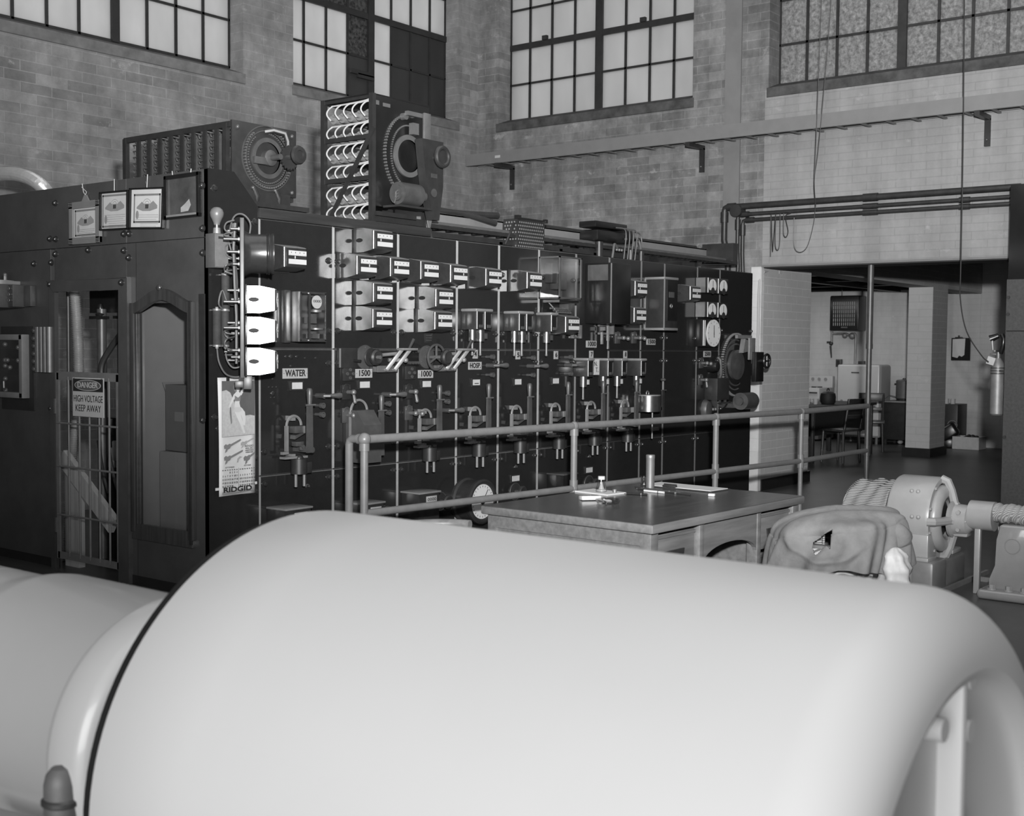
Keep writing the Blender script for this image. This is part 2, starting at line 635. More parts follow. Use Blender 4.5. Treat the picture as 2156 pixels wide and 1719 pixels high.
def window(n, axis, plane, mulls, thick, rows, top, special=None, pane_m=None, wide_bars=(), dark_frame=True):
    """multi-pane steel sash. mulls: bar positions, thick: (from, to) of the heavy mullion, rows: bar heights"""
    special = special or {}
    f = MB()

    def bar(a0, a1, z0, z1, dep=0.035):
        a, z = (a0 + a1) / 2, (z0 + z1) / 2
        if axis == 'y':
            f.box((a, plane, z), (abs(a1 - a0), dep, z1 - z0))
        else:
            f.box((plane, a, z), (dep, abs(a1 - a0), z1 - z0))
    for a in mulls:
        bar(a - 0.014, a + 0.014, rows[0], top)
    bar(thick[0], thick[1], rows[0], top, 0.07)
    lo, hi = min(mulls + list(thick)), max(mulls + list(thick))
    for i, z in enumerate(rows):
        w = 0.012 if i else 0.02
        bar(lo, hi, z - w, z + w)
    for z, a0, a1 in wide_bars:
        bar(a0, a1, z - 0.035, z + 0.035, 0.06)
    fr = struct('window_%d' % n, f, m_iron, angle=0)
    edges = sorted(mulls + list(thick))
    cols = [(a, b) for a, b in zip(edges, edges[1:]) if not (abs(a - min(thick)) < 1e-6 and abs(b - max(thick)) < 1e-6)]
    zs = rows + [top]
    for i, (a, b) in enumerate(cols):
        for j, (z0, z1) in enumerate(zip(zs, zs[1:])):
            m = special.get((i, j), pane_m)
            p = MB()
            c = ((a + b) / 2, plane, (z0 + z1) / 2) if axis == 'y' else (plane, (a + b) / 2, (z0 + z1) / 2)
            d = (b - a, 0.006, z1 - z0) if axis == 'y' else (0.006, b - a, z1 - z0)
            p.box(c, d)
            obj('window_pane', p, m, fr, angle=0)
    return fr


PY = WY + 0.22
w1m = [4.58, 4.91, 5.24, 5.572, 5.905, 6.234, 6.557, 7.29, 7.624, 7.951, 8.282]
window(1, 'y', PY, w1m, (6.892, 6.973), [4.345, 4.83, 5.30, 5.77], 6.3, pane_m=m_pane_w)
sill_prism('trim_5', 'y', 4.4, 8.31, m_concrete)
w2m = [8.962, 9.293, 9.622, 9.95, 10.657, 10.992, 11.329, 11.615]
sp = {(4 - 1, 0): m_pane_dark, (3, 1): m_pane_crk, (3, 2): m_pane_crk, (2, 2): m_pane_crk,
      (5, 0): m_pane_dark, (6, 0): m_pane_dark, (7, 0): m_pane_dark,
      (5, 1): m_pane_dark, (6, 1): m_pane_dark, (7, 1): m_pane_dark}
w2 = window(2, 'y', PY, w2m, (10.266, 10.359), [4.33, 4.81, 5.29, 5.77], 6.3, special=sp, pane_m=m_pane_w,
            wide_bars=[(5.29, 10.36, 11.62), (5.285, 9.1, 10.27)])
wb_ = MB()
wb_.box((10.14, PY - 0.05, 4.62), (0.36, 0.03, 0.05)).box((10.20, PY - 0.05, 4.585), (0.26, 0.03, 0.05))
obj('window_board', wb_, m_iron, w2, angle=0)
sill_prism('trim_6', 'y', 8.94, 11.64, m_concrete)
PX = WX + 0.25
w3m = [9.69, 9.389, 9.055, 8.716, 7.992, 7.662, 7.341, 6.96]
w3 = window(3, 'x', PX, w3m, (8.311, 8.406), [4.315, 4.764, 5.22, 5.675], 6.3, pane_m=m_pane_3,
            wide_bars=[(5.22, 6.96, 9.69)])
lt = MB()
for y in (7.74, 9.14):
    lt.box((PX - 0.04, y, 5.275), (0.04, 0.07, 0.05))
obj('window_latch', lt, m_iron, w3, angle=0)
sill_prism('trim_7', 'x', 6.94, 9.72, m_sill_dark)
w4m = [6.043, 5.729, 5.397, 5.07, 4.346, 4.015, 3.685, 3.35, 3.02]
window(4, 'x', PX, w4m, (4.661, 4.753), [4.275, 4.745, 5.215, 5.68], 6.3, pane_m=m_pane_4)
sill_prism('trim_8', 'x', 2.98, 6.06, m_sill_dark)

# ---------------------------------------------------------------- annex and kitchen beyond the opening
AY = 6.085
LEAN = 0.0218            # the arcade runs very slightly off square


def lean(o):
    for v in o.data.vertices:
        v.co.y += (v.co.x - 12.0) * LEAN
    return o


lean(solid('wall_inner', m_tile, [(12.05, 13.29, AY, AY + 0.36, 0.12, 2.415), (12.05, 19.9, AY, AY + 0.36, 2.415, 3.3)]))
lean(solid('column_1', m_tile_x, [(17.5, 18.15, AY, AY + 0.345, 0.12, 2.415)]))
lean(solid('column_2', m_tile, [(17.505, 18.155, AY - 0.004, AY + 0.1, 0.12, 2.415)]))
lean(solid('baseboard_1', m_darkbase, [(17.46, 18.19, AY - 0.03, AY + 0.38, 0, 0.12)]))
lean(solid('baseboard_2', m_darkbase, [(12.05, 13.32, AY - 0.02, AY + 0.36, 0, 0.12)]))
KX = 19.95
solid('wall_far', m_kitchen, [(KX, KX + 0.3, 2.0, 11.3, 0, 3.3), (12.4, KX, 11.0, 11.3, 0, 3.3), (12.4, 12.6, 6.65, 11, 0, 3.3)])
solid('wall_far', m_kitchen, [(KX - 0.12, KX, 2.0, 6.27, 0, 3.3)])
solid('baseboard_3', m_darkbase, [(KX - 0.03, KX, 6.27, 11.0, 0, 0.12)])
solid('wall_near', m_hall, [(12.4, 20, 1.8, 2.0, 0, 3.3)])
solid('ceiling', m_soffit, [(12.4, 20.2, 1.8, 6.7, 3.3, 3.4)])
solid('ceiling', m_ceiling, [(12.4, 20.2, 6.6, 11.3, 2.62, 2.72)])
bm_ = []
for x in (14.2, 15.6, 17.0, 18.4):
    bm_.append((x - 0.06, x + 0.06, 6.66, 11.0, 2.5, 2.62))
solid('trim_9', m_darkbase, bm_)
solid('trim_10', m_darkbase, [(KX - 0.08, KX, 6.3, 11.0, 2.50, 2.62), (12.6, KX, 7.6, 7.7, 2.47, 2.55)])

# ================================================================== THE SWITCHBOARD
BY = 5.93                     # front face of the slate panels
XS = [5.021, 5.642, 6.253, 6.876, 7.364, 7.869, 8.378, 8.87, 9.38, 9.775, 10.373, 10.812, 11.508]
TH = 0.04
BAYS = ['panel with the WATER plate', 'panel with the 1500 plate over a closed-cover breaker', 'panel with the 1000 plate and open spoked handwheel',
        'panel with the HOSP. plate and number 4', 'panel with number 5 plate', 'panel with number 6 plate under the large glazed meter',
        'panel with number 7 plate', 'panel with number 8 plate', 'panel behind the tall boxed instrument', 'plain panel left of the oval-faced dials',
        'panel with the oval-faced dials and clock', 'end panel carrying the dial rheostat beside white jamb']

bolt_b = MB()
bolt_b.lathe([(0.022, 0), (0.022, 0.004), (0.017, 0.006), (0.016, 0.014), (0.011, 0.021), (0, 0.024)], 14, FR)
BOLT = bolt_b.mesh('bolt')
BOLT.materials.append(m_bolt)


def bolt(parent, x, z, y=0.0):
    o = bpy.data.objects.new('bolt', BOLT)
    COL.objects.link(o)
    o.parent = parent
    o.location = (x, y, z)
    return o


def slab(parent, name, x0, x1, z0, z1, dark=False, poly=None):
    bx, bz, by = 0.013, 0.007, 0.011
    b = MB()
    if poly:
        b.prism([(x, z) for x, z in poly], TH, FR @ T(0, 0, -TH))
        return obj(name, b, m_slate, parent, angle=0)
    b.box(((x0 + x1) / 2, (TH + by) / 2, (z0 + z1) / 2), (x1 - x0, TH - by, z1 - z0))
    b.prism([(x0 + bx, z0 + bz), (x1 - bx, z0 + bz), (x1 - bx, z1 - bz), (x0 + bx, z1 - bz)], by + 0.002, FR @ T(0, 0, -by - 0.002))
    s = obj(name, b, m_slate, parent, angle=0)
    e = MB()
    o_ = [(x0 + .0015, z0 + .0015), (x1 - .0015, z0 + .0015), (x1 - .0015, z1 - .0015), (x0 + .0015, z1 - .0015)]
    i_ = [(x0 + bx, z0 + bz), (x1 - bx, z0 + bz), (x1 - bx, z1 - bz), (x0 + bx, z1 - bz)]
    ov = [e.b.verts.new((x, by, z)) for x, z in o_]
    iv = [e.b.verts.new((x, -0.0002, z)) for x, z in i_]
    ow = [e.b.verts.new((x, by + 0.006, z)) for x, z in o_]
    for k in range(4):
        j = (k + 1) % 4
        e.b.faces.new((ov[k], ov[j], iv[j], iv[k]))
        e.b.faces.new((ow[k], ow[j], ov[j], ov[k]))
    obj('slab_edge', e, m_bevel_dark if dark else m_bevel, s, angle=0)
    return s


for k in range(12):
    x0, x1 = XS[k], XS[k + 1]
    w = x1 - x0
    t = thing('switchboard_panel', 'black slate switchboard ' + BAYS[k], 'switchboard panel', (x0, BY, 0), 0, 'slate panels of the switchboard')
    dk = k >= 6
    zm = 1.415 if k == 6 else 1.498
    if k < 11:
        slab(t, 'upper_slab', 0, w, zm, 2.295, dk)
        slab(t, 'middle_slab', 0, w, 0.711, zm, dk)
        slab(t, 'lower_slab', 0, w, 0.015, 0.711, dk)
        zb = [2.07, 1.615, 1.405 if k != 6 else 1.30, 0.86, 0.66]
    else:
        slab(t, 'upper_slab', 0, w, 1.662, 2.295, dk)
        slab(t, 'middle_slab', 0, w, 0.982, 1.662, dk)
        slab(t, 'lower_slab', 0, w, 0.015, 0.982, dk)
        zb = [1.70, 0.93]
    for z in zb:
        bolt(t, 0.04, z)
        bolt(t, w - 0.04, z)
    b = MB()
    for x in (0.02, w - 0.02):
        b.box((x, 0.075, 1.15), (0.035, 0.06, 2.28))
    obj('back_frame', b, m_iron, t, angle=0)

# blank end bay beside the corner, with its clipped top
t = thing('switchboard_panel', 'tall blank slate end panel with clipped top corner, bulb box and calendar in front', 'switchboard panel', (4.643, BY, 0), 0, 'slate panels of the switchboard')
slab(t, 'slab', 0, 0, 0, 0, poly=[(0, 0.015), (0.376, 0.015), (0.376, 2.36), (0.19, 2.555), (0, 2.555)])
for x, z in ((0.04, 2.44), (0.345, 2.27), (0.04, 1.09), (0.07, 1.02), (0.345, 0.83), (0.345, 0.62)):
    bolt(t, x, z)
# wood cap along the first panels
b = MB()
b.box((5.80, BY + 0.03, 2.328), (1.56, 0.085, 0.062), 0.004)
tag(obj('wooden_cap', b, m_darkwood), 'dark wooden capping along the top of the first panels, below the upright rheostat', 'capping')
# low plinth under the board
solid('trim_11', m_darkbase, [(5.0, 11.5, BY + 0.005, BY + 0.12, 0, 0.015)])


# ---------------------------------------------------------------- edgewise meters
def meter_meshes():
    w, h, d = 0.182, 0.158, 0.18
    r = {}
    b = MB()
    b.box((0, -0.006, 0), (w + 0.022, 0.012, h + 0.016), 0.003)
    r['base'] = (b, m_case)
    b = MB()
    prof = [(0.012, -h / 2), (0.085, -h / 2), (0.165, -0.064), (d, -0.058), (d, 0.058), (0.165, 0.064), (0.085, h / 2), (0.012, h / 2)]
    b.prism(prof, w, T(w / 2, 0, 0) @ SD)
    ed = [e for e in b.b.edges if all(v.co.y < -0.15 for v in e.verts) and abs(e.verts[0].co.x - e.verts[1].co.x) < 1e-5 and abs(e.verts[0].co.z - e.verts[1].co.z) > 0.1]
    bmesh.ops.bevel(b.b, geom=ed, offset=0.012, segments=4, profile=0.5, affect='EDGES')
    r['case'] = (b, m_brass)
    b = MB()
    q = 0.0012
    for s_ in (1,):
        pts = [(0.02, h / 2 + q), (0.085, h / 2 + q), (0.165, 0.064 + q), (0.178, 0.059 + q), (0.178, 0.0585), (0.165, 0.0635), (0.085, h / 2 - .0005), (0.02, h / 2 - .0005)]
        b.prism(pts, w - 0.004, T(w / 2 - 0.002, 0, 0) @ SD)
    r['top_plate'] = (b, m_casetop)
    b = MB()
    b.box((0.004, -d - 0.002, 0), (w - 0.026, 0.006, 0.112), 0.002)
    r['front'] = (b, m_case)
    b = MB()
    b.box((0.012, -d - 0.006, 0.026), (0.142, 0.004, 0.030)).box((0.012, -d - 0.006, -0.026), (0.142, 0.004, 0.030))
    r['scale'] = (b, m_white)
    b = MB()
    b.box((0.012, -d - 0.006, 0), (0.142, 0.003, 0.021))
    for i in range(11):
        b.box((-0.05 + i * 0.0125, -d - 0.0085, 0.0135), (0.0012, 0.001, 0.004 if i % 5 else 0.008))
    for i in range(4):
        b.box((-0.04 + i * 0.034, -d - 0.0085, 0.029), (0.004, 0.001, 0.007))
    r['scale_slot'] = (b, m_ink)
    b = MB()
    b.box((-0.03, -d - 0.009, 0.0), (0.006, 0.003, 0.016))
    r['pointer'] = (b, m_white)
    for nm, sx in (('side_slot', -1), ('far_side_slot', 1)):
        b = MB()
        b.prism([(0.02 + 0.03 * (1 + math.cos(a)), 0.0135 * math.sin(a)) for a in [2 * PI * i / 20 for i in range(20)]], 0.004,
                T(sx * (w / 2) + 0.002, 0, 0) @ SD)
        r[nm] = (b, m_blackmatt)
    return {k: (v[0].mesh('meter_' + k), v[1]) for k, v in r.items()}


MM = meter_meshes()


def edgewise(label, x, z, y=BY, rz=0.0, group='edgewise meters on the switchboard'):
    t = thing('edgewise_meter', label, 'meter', (x, y, z), rz, group)
    for k, (me, m) in MM.items():
        o = obj(k, me, m, t)
        if k == 'pointer':
            o.location.x = random.choice((0, 0, 0.02, 0.045, 0.07))
    return t


for x, z, lb in (
    (5.157, 2.057, 'edgewise meter just right of the round black can instrument, above the WATER plate'),
    (5.923, 2.216, 'topmost edgewise meter, alone above the row of four'),
    (5.772, 2.042, 'first edgewise meter of the row of four touching meters, nearest the glazed wattmeter'),
    (6.083, 2.046, 'second edgewise meter of the row of four touching meters'),
    (6.382, 2.041, 'third edgewise meter of the row of four touching meters'),
    (6.691, 2.034, 'last edgewise meter of the row of four touching meters'),
    (5.923, 1.871, 'upper edgewise meter of the pair over the 1500 plate, below the row of four'),
    (5.919, 1.702, 'lower edgewise meter of the pair over the 1500 plate'),
    (6.537, 1.859, 'upper edgewise meter of the pair over the 1000 plate with spoked handwheel'),
    (6.528, 1.700, 'lower edgewise meter of the pair over the 1000 plate with spoked handwheel'),
    (7.083, 2.028, 'edgewise meter alone at the top of the HOSP. panel'),
    (7.576, 2.028, 'edgewise meter alone at the top of number 5 panel, beside the glazed meter'),
    (8.083, 1.702, 'edgewise meter beside the single relay under the large glazed meter'),
    (9.096, 2.032, 'upper of two edgewise meters between the black cover box and the tall instrument box'),
    (9.086, 1.803, 'lower of two edgewise meters between the black cover box and the tall instrument box'),
    (10.028, 2.027, 'edgewise meter just left of the oval-faced dials'),
):
    edgewise(lb, x, z)


# ---------------------------------------------------------------- overload relays with dashpots
def relay(label, x, z, n=1, note=False):
    t = thing('overload_relay', label, 'relay', (x, BY, z), 0, 'overload relays on the switchboard')
    w = 0.092 * n
    d, h = 0.14, 0.132
    b = MB()
    b.box((0, -d / 2, -0.004), (w, d, h), 0.003)
    obj('case', b, m_brass, t)
    b = MB()
    b.box((0, -d / 2 - 0.004, h / 2 + 0.006), (w + 0.012, d + 0.014, 0.022), 0.009, seg=3)
    obj('cap', b, m_casetop, t)
    for i in range(n):
        cx = -w / 2 + 0.092 * (i + 0.5)
        b = MB()
        b.box((cx + 0.006, -d - 0.002, -0.004), (0.066, 0.004, h - 0.012))
        f = obj('window', b, m_black, t)
        b = MB()
        b.box((cx + 0.008, -d - 0.006, -0.045), (0.04, 0.005, 0.022)).box((cx + 0.034, -d - 0.006, 0.0), (0.004, 0.005, h * 0.7))
        obj('coil_tag', b, m_iron2, f)
        b = MB()
        b.cyl((cx - 0.037, -d - 0.004, -h / 2), (cx - 0.037, -d - 0.004, h / 2 - 0.004), 0.0045, n=10)
        obj('edge_rod', b, m_chrome, t)
        b = MB()
        b.cyl((cx - 0.01, -d * 0.55, -h / 2 - 0.005), (cx - 0.01, -d * 0.55, -h / 2 - 0.09), 0.031, n=20)
        p = obj('dashpot', b, m_brass, t)
        b = MB()
        b.box((cx + 0.025, -d * 0.55 - 0.022, -h / 2 - 0.05), (0.028, 0.012, 0.04))
        obj('setting_card', b, m_card if note else m_iron2, p)
        b = MB()
        b.cyl((cx - 0.01, -d * 0.55, -h / 2 - 0.08), (cx - 0.01, -d * 0.55, -h / 2 - 0.185), 0.0095, n=12)
        b.ball((cx - 0.01, -d * 0.55, -h / 2 - 0.187), 0.012, n=10)
        obj('plunger_rod', b, m_steel, t)
    return t


relay('double relay with two dark windows above the HOSP. plate and number 4', 7.02, 1.716, 2)
relay('double relay with two dark windows above number 5 plate', 7.52, 1.712, 2)
relay('single-window relay above number 6 plate, beside an edgewise meter', 7.885, 1.712, 1)
RT = relay('first of the four relays under number 7 and 8 plates, left of a lettered card', 8.398, 1.352, 1, True)
relay('second of the four relays under number 7 and 8 plates', 8.690, 1.350, 1, True)
relay('third of the four relays under number 7 and 8 plates', 8.904, 1.349, 1, True)
relay('last of the four relays under number 7 and 8 plates, nearest the plain panels', 9.207, 1.347, 1, True)
t = thing('note_card', 'pale lettered card standing between the first two relays under number 7 plate', 'card', (8.505, BY, 1.36))
b = MB()
b.box((0, -0.12, 0), (0.10, 0.006, 0.13))
b.box((0, -0.06, -0.06), (0.09, 0.12, 0.006))
obj('card', b, m_card, t, angle=0)
text('N.', 0.055, m_ink, t, (-0.005, -0.124, 0.025))
text('T.', 0.055, m_ink, t, (0.015, -0.124, -0.025))


# ---------------------------------------------------------------- engraved plates
def plate(s, x, z, w, h, label, size, tw, m=None):
    t = thing('name_plate', label, 'name plate', (x, BY, z), 0, 'name plates on the switchboard')
    b = MB()
    b.box((0, -0.003, 0), (w, 0.006, h), 0.001)
    obj('plate', b, m or m_plate, t, angle=0)
    text(s, size, m_ink, t, (0, -0.0068, 0), tw, bold=0.0016)
    if w > 0.1:
        b = MB()
        for sx in (-1, 1):
            b.ball((sx * (w / 2 - 0.008), -0.006, 0), 0.003, n=8)
        obj('screw', b, m_steel, t)
    return t


plate('WATER', 5.313, 1.343, 0.207, 0.065, 'name plate reading WATER', 0.058, 0.172)
plate('1500', 5.923, 1.336, 0.157, 0.060, 'name plate reading 1500, under the first handwheel', 0.056, 0.105)
plate('1000', 6.539, 1.324, 0.157, 0.058, 'name plate reading 1000, under the spoked handwheel', 0.056, 0.108)
plate('HOSP.', 7.085, 1.379, 0.150, 0.058, 'name plate reading HOSP.', 0.052, 0.125)
plate('1000', 8.608, 1.55, 0.15, 0.058, 'name plate reading 1000, above number 7 plate', 0.054, 0.115)
plate('1500', 9.552, 1.577, 0.145, 0.055, 'name plate reading 1500, beneath the tall instrument box', 0.05, 0.115)
plate('2500', 10.58, 1.467, 0.139, 0.06, 'name plate reading 2500, under the clock', 0.05, 0.11)
for s, x, z in (('4', 7.087, 1.465), ('5', 7.605, 1.458), ('6', 8.105, 1.458), ('7', 8.609, 1.462), ('8', 9.132, 1.462)):
    plate(s, x, z, 0.055, 0.066, 'small upright number plate reading ' + s, 0.05, 0.028)

# card holders
for x, z, w, lb in ((5.321, 1.265, 0.085, 'label card holder below the WATER plate'),
                    (5.923, 1.26, 0.09, 'label card holder below the 1500 plate'),
                    (6.542, 1.253, 0.085, 'label card holder below the 1000 plate and spoked handwheel'),
                    (7.092, 1.255, 0.08, 'label card holder below the HOSP. plate, with dark mark'),
                    (7.599, 1.25, 0.078, 'label card holder below number 5 plate, above its breaker'),
                    (8.096, 1.249, 0.078, 'label card holder below number 6 plate'),
                    (7.579, 0.497, 0.09, 'label card holder low on number 5 panel, above a knob dial'),
                    (8.587, 0.489, 0.09, 'label card holder low on number 7 panel, above a knob dial')):
    t = thing('card_holder', lb, 'card holder', (x, BY, z), 0, 'label card holders on the switchboard')
    b = MB()
    b.box((0, -0.004, 0), (w + 0.03, 0.008, 0.062), 0.002)
    b.box((0, -0.009, 0.026), (w + 0.026, 0.008, 0.008)).box((0, -0.009, -0.026), (w + 0.026, 0.008, 0.008))
    obj('holder', b, m_iron, t)
    b = MB()
    b.box((0.004, -0.0095, 0), (w, 0.003, 0.042))
    c = obj('card', b, m_card, t)
    if 'dark mark' in lb:
        b = MB()
        b.box((0.004, -0.0115, -0.008), (w * 0.6, 0.001, 0.006))
        obj('pencil_mark', b, m_ink, c)


# ---------------------------------------------------------------- breakers with upright handles
def breaker(label, x, z, cover=False):
    """x, z: board point behind the crossbar of the handle"""
    t = thing('circuit_breaker', label, 'circuit breaker', (x, BY, z), 0, 'circuit breakers with upright handles')
    y = -0.14
    b = MB()
    b.prism([(-0.022, -0.30), (0.022, -0.30), (0.018, 0.0), (-0.018, 0.0)], 0.02, FR @ T(0, 0, 0.13))
    b.box((0, -0.07, -0.28), (0.03, 0.14, 0.035))
    h = obj('handle', b, m_iron2, t)
    b = MB()
    b.lathe([(0, 0.105), (0.013, 0.102), (0.019, 0.09), (0.0195, 0.06), (0.014, 0.0), (0, 0.0)], 16, T(0, y, 0.002))
    obj('grip', b, m_iron2, h)
    b = MB()
    b.cyl((-0.038, y - 0.012, 0), (0.038, y - 0.012, 0), 0.006, n=8)
    obj('crossbar', b, m_steel, h)
    if cover:
        b = MB()
        prof = [(0.0, -0.30), (0.17, -0.30), (0.17, -0.05), (0.10, 0.045), (0.0, 0.045)]
        b.prism(prof, 0.16, T(-0.03, 0, -0.04) @ SD)
        obj('cover', b, m_iron2, t)
        b = MB()
        b.torus(0.075, 0.009, T(-0.11, -0.04, -0.005) @ RX(PI / 2), 20, 6, PI)
        for sx in (-1, 1):
            b.box((-0.11 + sx * 0.075, -0.04, -0.15), (0.016, 0.02, 0.29))
        obj('bracket', b, m_railpaint, t)
    else:
        b = MB()
        cx, yy = -0.06, -0.06
        b.torus(0.06, 0.009, T(cx, yy, -0.13) @ RX(PI / 2), 20, 6, PI)
        b.box((cx - 0.06, yy, -0.21), (0.017, 0.022, 0.16)).box((cx - 0.075, yy, -0.30), (0.05, 0.022, 0.017))
        b.box((cx + 0.0, yy, -0.33), (0.19, 0.05, 0.014))
        b.box((cx, -0.03, -0.085), (0.03, 0.06, 0.03)).box((cx, -0.03, -0.325), (0.03, 0.06, 0.03))
        obj('bracket', b, m_railpaint, t)
        b = MB()
        b.box((-0.04, yy - 0.01, -0.155), (0.085, 0.06, 0.045), 0.004)
        b.prism([(-0.075, -0.215), (0.01, -0.18), (0.01, -0.17), (-0.07, -0.19)], 0.05, FR @ T(0, 0, 0.04))
        b.box((-0.045, yy - 0.02, -0.245), (0.06, 0.05, 0.03), 0.003)
        b.box((0.0, yy - 0.04, -0.275), (0.09, 0.02, 0.022), 0.004)
        b.cyl((0.03, yy - 0.03, -0.285), (0.03, yy - 0.075, -0.285), 0.02, n=12)
        b.cyl((-0.03, yy - 0.03, -0.262), (-0.03, yy - 0.06, -0.262), 0.012, n=10)
        obj('contact_arm', b, m_iron2, t)
        b = MB()
        b.box((0.012, yy - 0.045, -0.155), (0.006, 0.012, 0.045)).box((-0.012, yy - 0.045, -0.155), (0.006, 0.012, 0.045))
        obj('contact_clip', b, m_chrome, t)
        b = MB()
        b.cyl((-0.03, -0.075, -0.34), (-0.03, -0.075, -0.435), 0.052, n=24)
        b.ball((-0.03, -0.075, -0.338), 0.03, (1, 1, 0.8), 14)
        obj('trip_coil', b, m_iron, t)
        b = MB()
        b.box((0.045, -0.075, -0.40), (0.045, 0.03, 0.07), 0.002)
        obj('setting_plate', b, m_iron, t)
        for sx in (-0.065, 0.005):
            b = MB()
            b.cyl((sx, -0.085, -0.43), (sx, -0.085, -0.515), 0.0115, n=12)
            obj('trip_pin', b, m_steel, t)
    return t


breaker('open breaker with upright handle on the WATER panel, well left of the pipe rail', 5.31, 1.148)
breaker('breaker with a boxed grey cover and upright handle on the 1500 panel', 5.951, 1.09, True)
breaker('open breaker with upright handle below the spoked handwheel and 1000 plate', 6.535, 1.146)
breaker('open breaker with upright handle below the HOSP. plate', 7.083, 1.144)
breaker('open breaker with upright handle on number 5 panel', 7.58, 1.138)
breaker('open breaker with upright handle on number 6 panel', 8.089, 1.140)
breaker('open breaker with upright handle below number 7 plate', 8.592, 1.139)
breaker('open breaker with upright handle below number 8 plate', 9.106, 1.138)
t = thing('drum_breaker', 'drum-shaped breaker with brassy round case and thin upright handle, last along the board', 'circuit breaker', (9.40, BY, 0.98))
b = MB()
b.cyl((-0.03, -0.10, -0.02), (-0.03, -0.10, 0.12), 0.105, n=32)
b.box((-0.03, -0.05, 0.05), (0.2, 0.1, 0.15), 0.01)
obj('case', b, m_brass, t)
b = MB()
b.cyl((-0.03, -0.10, 0.12), (-0.03, -0.10, 0.128), 0.107, n=32)
obj('lid', b, m_casetop, t)
b = MB()
b.torus(0.02, 0.006, T(-0.05, -0.1, 0.14) @ RX(PI / 2), 14, 6)
obj('lifting_eye', b, m_steel, t)
b = MB()
b.box((0.145, -0.14, 0.02), (0.03, 0.018, 0.28))
b.box((0.145, -0.07, 0.0), (0.03, 0.14, 0.03))
h = obj('handle', b, m_iron, t)
b = MB()
b.cyl((0.145, -0.14, 0.16), (0.145, -0.14, 0.25), 0.013, n=12)
b.ball((0.145, -0.14, 0.258), 0.026, (1, 1, 0.6), 12)
b.cyl((0.105, -0.15, 0.165), (0.185, -0.15, 0.165), 0.005, n=8)
obj('grip', b, m_iron2, h)
b = MB()
b.box((0.03, -0.12, -0.10), (0.13, 0.03, 0.035), 0.003).box((0.05, -0.12, -0.18), (0.1, 0.03, 0.03), 0.003)
b.cyl((-0.03, -0.14, -0.03), (-0.03, -0.14, -0.26), 0.008, n=10)
obj('linkage', b, m_steel, t)


# ---------------------------------------------------------------- lever switches and studs
def lever_switch(label, x, z, studs):
    t = thing('lever_switch', label, 'switch', (x, BY, z), 0, 'lever switches with studs')
    b = MB()
    b.cyl((0, 0, 0), (0, -0.07, 0), 0.017, n=14)
    b.cyl((0, -0.06, 0), (0.035, -0.09, 0), 0.012, n=10)
    obj('pivot', b, m_iron2, t)
    b = MB()
    b.lathe([(0, 0), (0.010, 0.004), (0.013, 0.03), (0.021, 0.07), (0.017, 0.088), (0, 0.095)], 14,
            T(0.025, -0.085, 0.002) @ RY(PI / 2) @ RX(0.35))
    obj('lever', b, m_iron2, t)
    for dz in studs:
        b = MB()
        b.cyl((-0.01, 0, dz), (-0.01, -0.05, dz), 0.010, n=10)
        b.lathe([(0.012, 0.045), (0.019, 0.05), (0.019, 0.075), (0.012, 0.075), (0.008, 0.06), (0, 0.06)], 14, T(-0.01, 0, dz) @ FR)
        obj('stud', b, m_iron2, t)
    return t


lever_switch('lever switch with two studs beneath it on the WATER panel', 5.50, 1.197, (-0.062, -0.12))
lever_switch('lever switch with two studs beneath it, beside the boxed breaker', 6.11, 1.19, (-0.062, -0.122))
lever_switch('lever switch with two studs above it, under the spoked handwheel', 6.72, 1.06, (0.065, 0.125))
lever_switch('lever switch with a stud above and below on the HOSP. panel', 7.23, 1.38, (0.065, -0.07))
lever_switch('lever switch with a stud above and below beside number 5 plate', 7.735, 1.372, (0.065, -0.07))
lever_switch('lever switch with a stud above and below beside number 6 plate', 8.24, 1.376, (0.065, -0.07))


def selector(label, x, z, kind=0):
    t = thing('selector_switch', label, 'switch', (x, BY, z), 0, 'small selector switches')
    b = MB()
    b.box((-0.01, -0.006, 0), (0.075, 0.012, 0.10), 0.004)
    b.torus(0.03, 0.005, T(-0.012, -0.014, 0.022) @ RX(PI / 2), 16, 6, PI)
    obj('bracket', b, m_iron2 if kind else m_iron, t)
    b = MB()
    b.cyl((0, -0.01, 0.0), (0, -0.06, 0.0), 0.014, n=12)
    b.ball((0, -0.065, 0), 0.02, n=12)
    if kind == 2:
        b.cyl((0, -0.05, 0), (0.055, -0.07, -0.005), 0.008, n=8)
        b.ball((0.06, -0.072, -0.005), 0.02, n=12)
    else:
        b.cyl((0, -0.062, 0), (0.012, -0.066, -0.06), 0.009, 0.013, n=10)
        b.ball((0.012, -0.066, -0.064), 0.014, n=10)
    obj('lever', b, m_steel, t)
    return t


selector('small selector switch with drop lever left of the 1500 card holder', 5.767, 1.214)
selector('small selector switch with drop lever beside the boxed breaker', 5.768, 1.06, 1)
selector('small selector switch with drop lever left of the 1000 card holder, under the spoked handwheel', 6.37, 1.203)
selector('small ball-ended selector switch left of the open breaker under the spoked handwheel', 6.371, 1.053, 2)
selector('small selector switch right of the upper 1000 plate, under the black cover box', 9.008, 1.606, 2)
selector('small selector switch under the lower edgewise meter by the tall instrument box', 9.274, 1.609, 2)
selector('small selector switch beside the 2500 plate', 10.47, 1.38, 2)
selector('small selector switch with two dangling levers on the clock panel', 10.46, 1.22, 1)

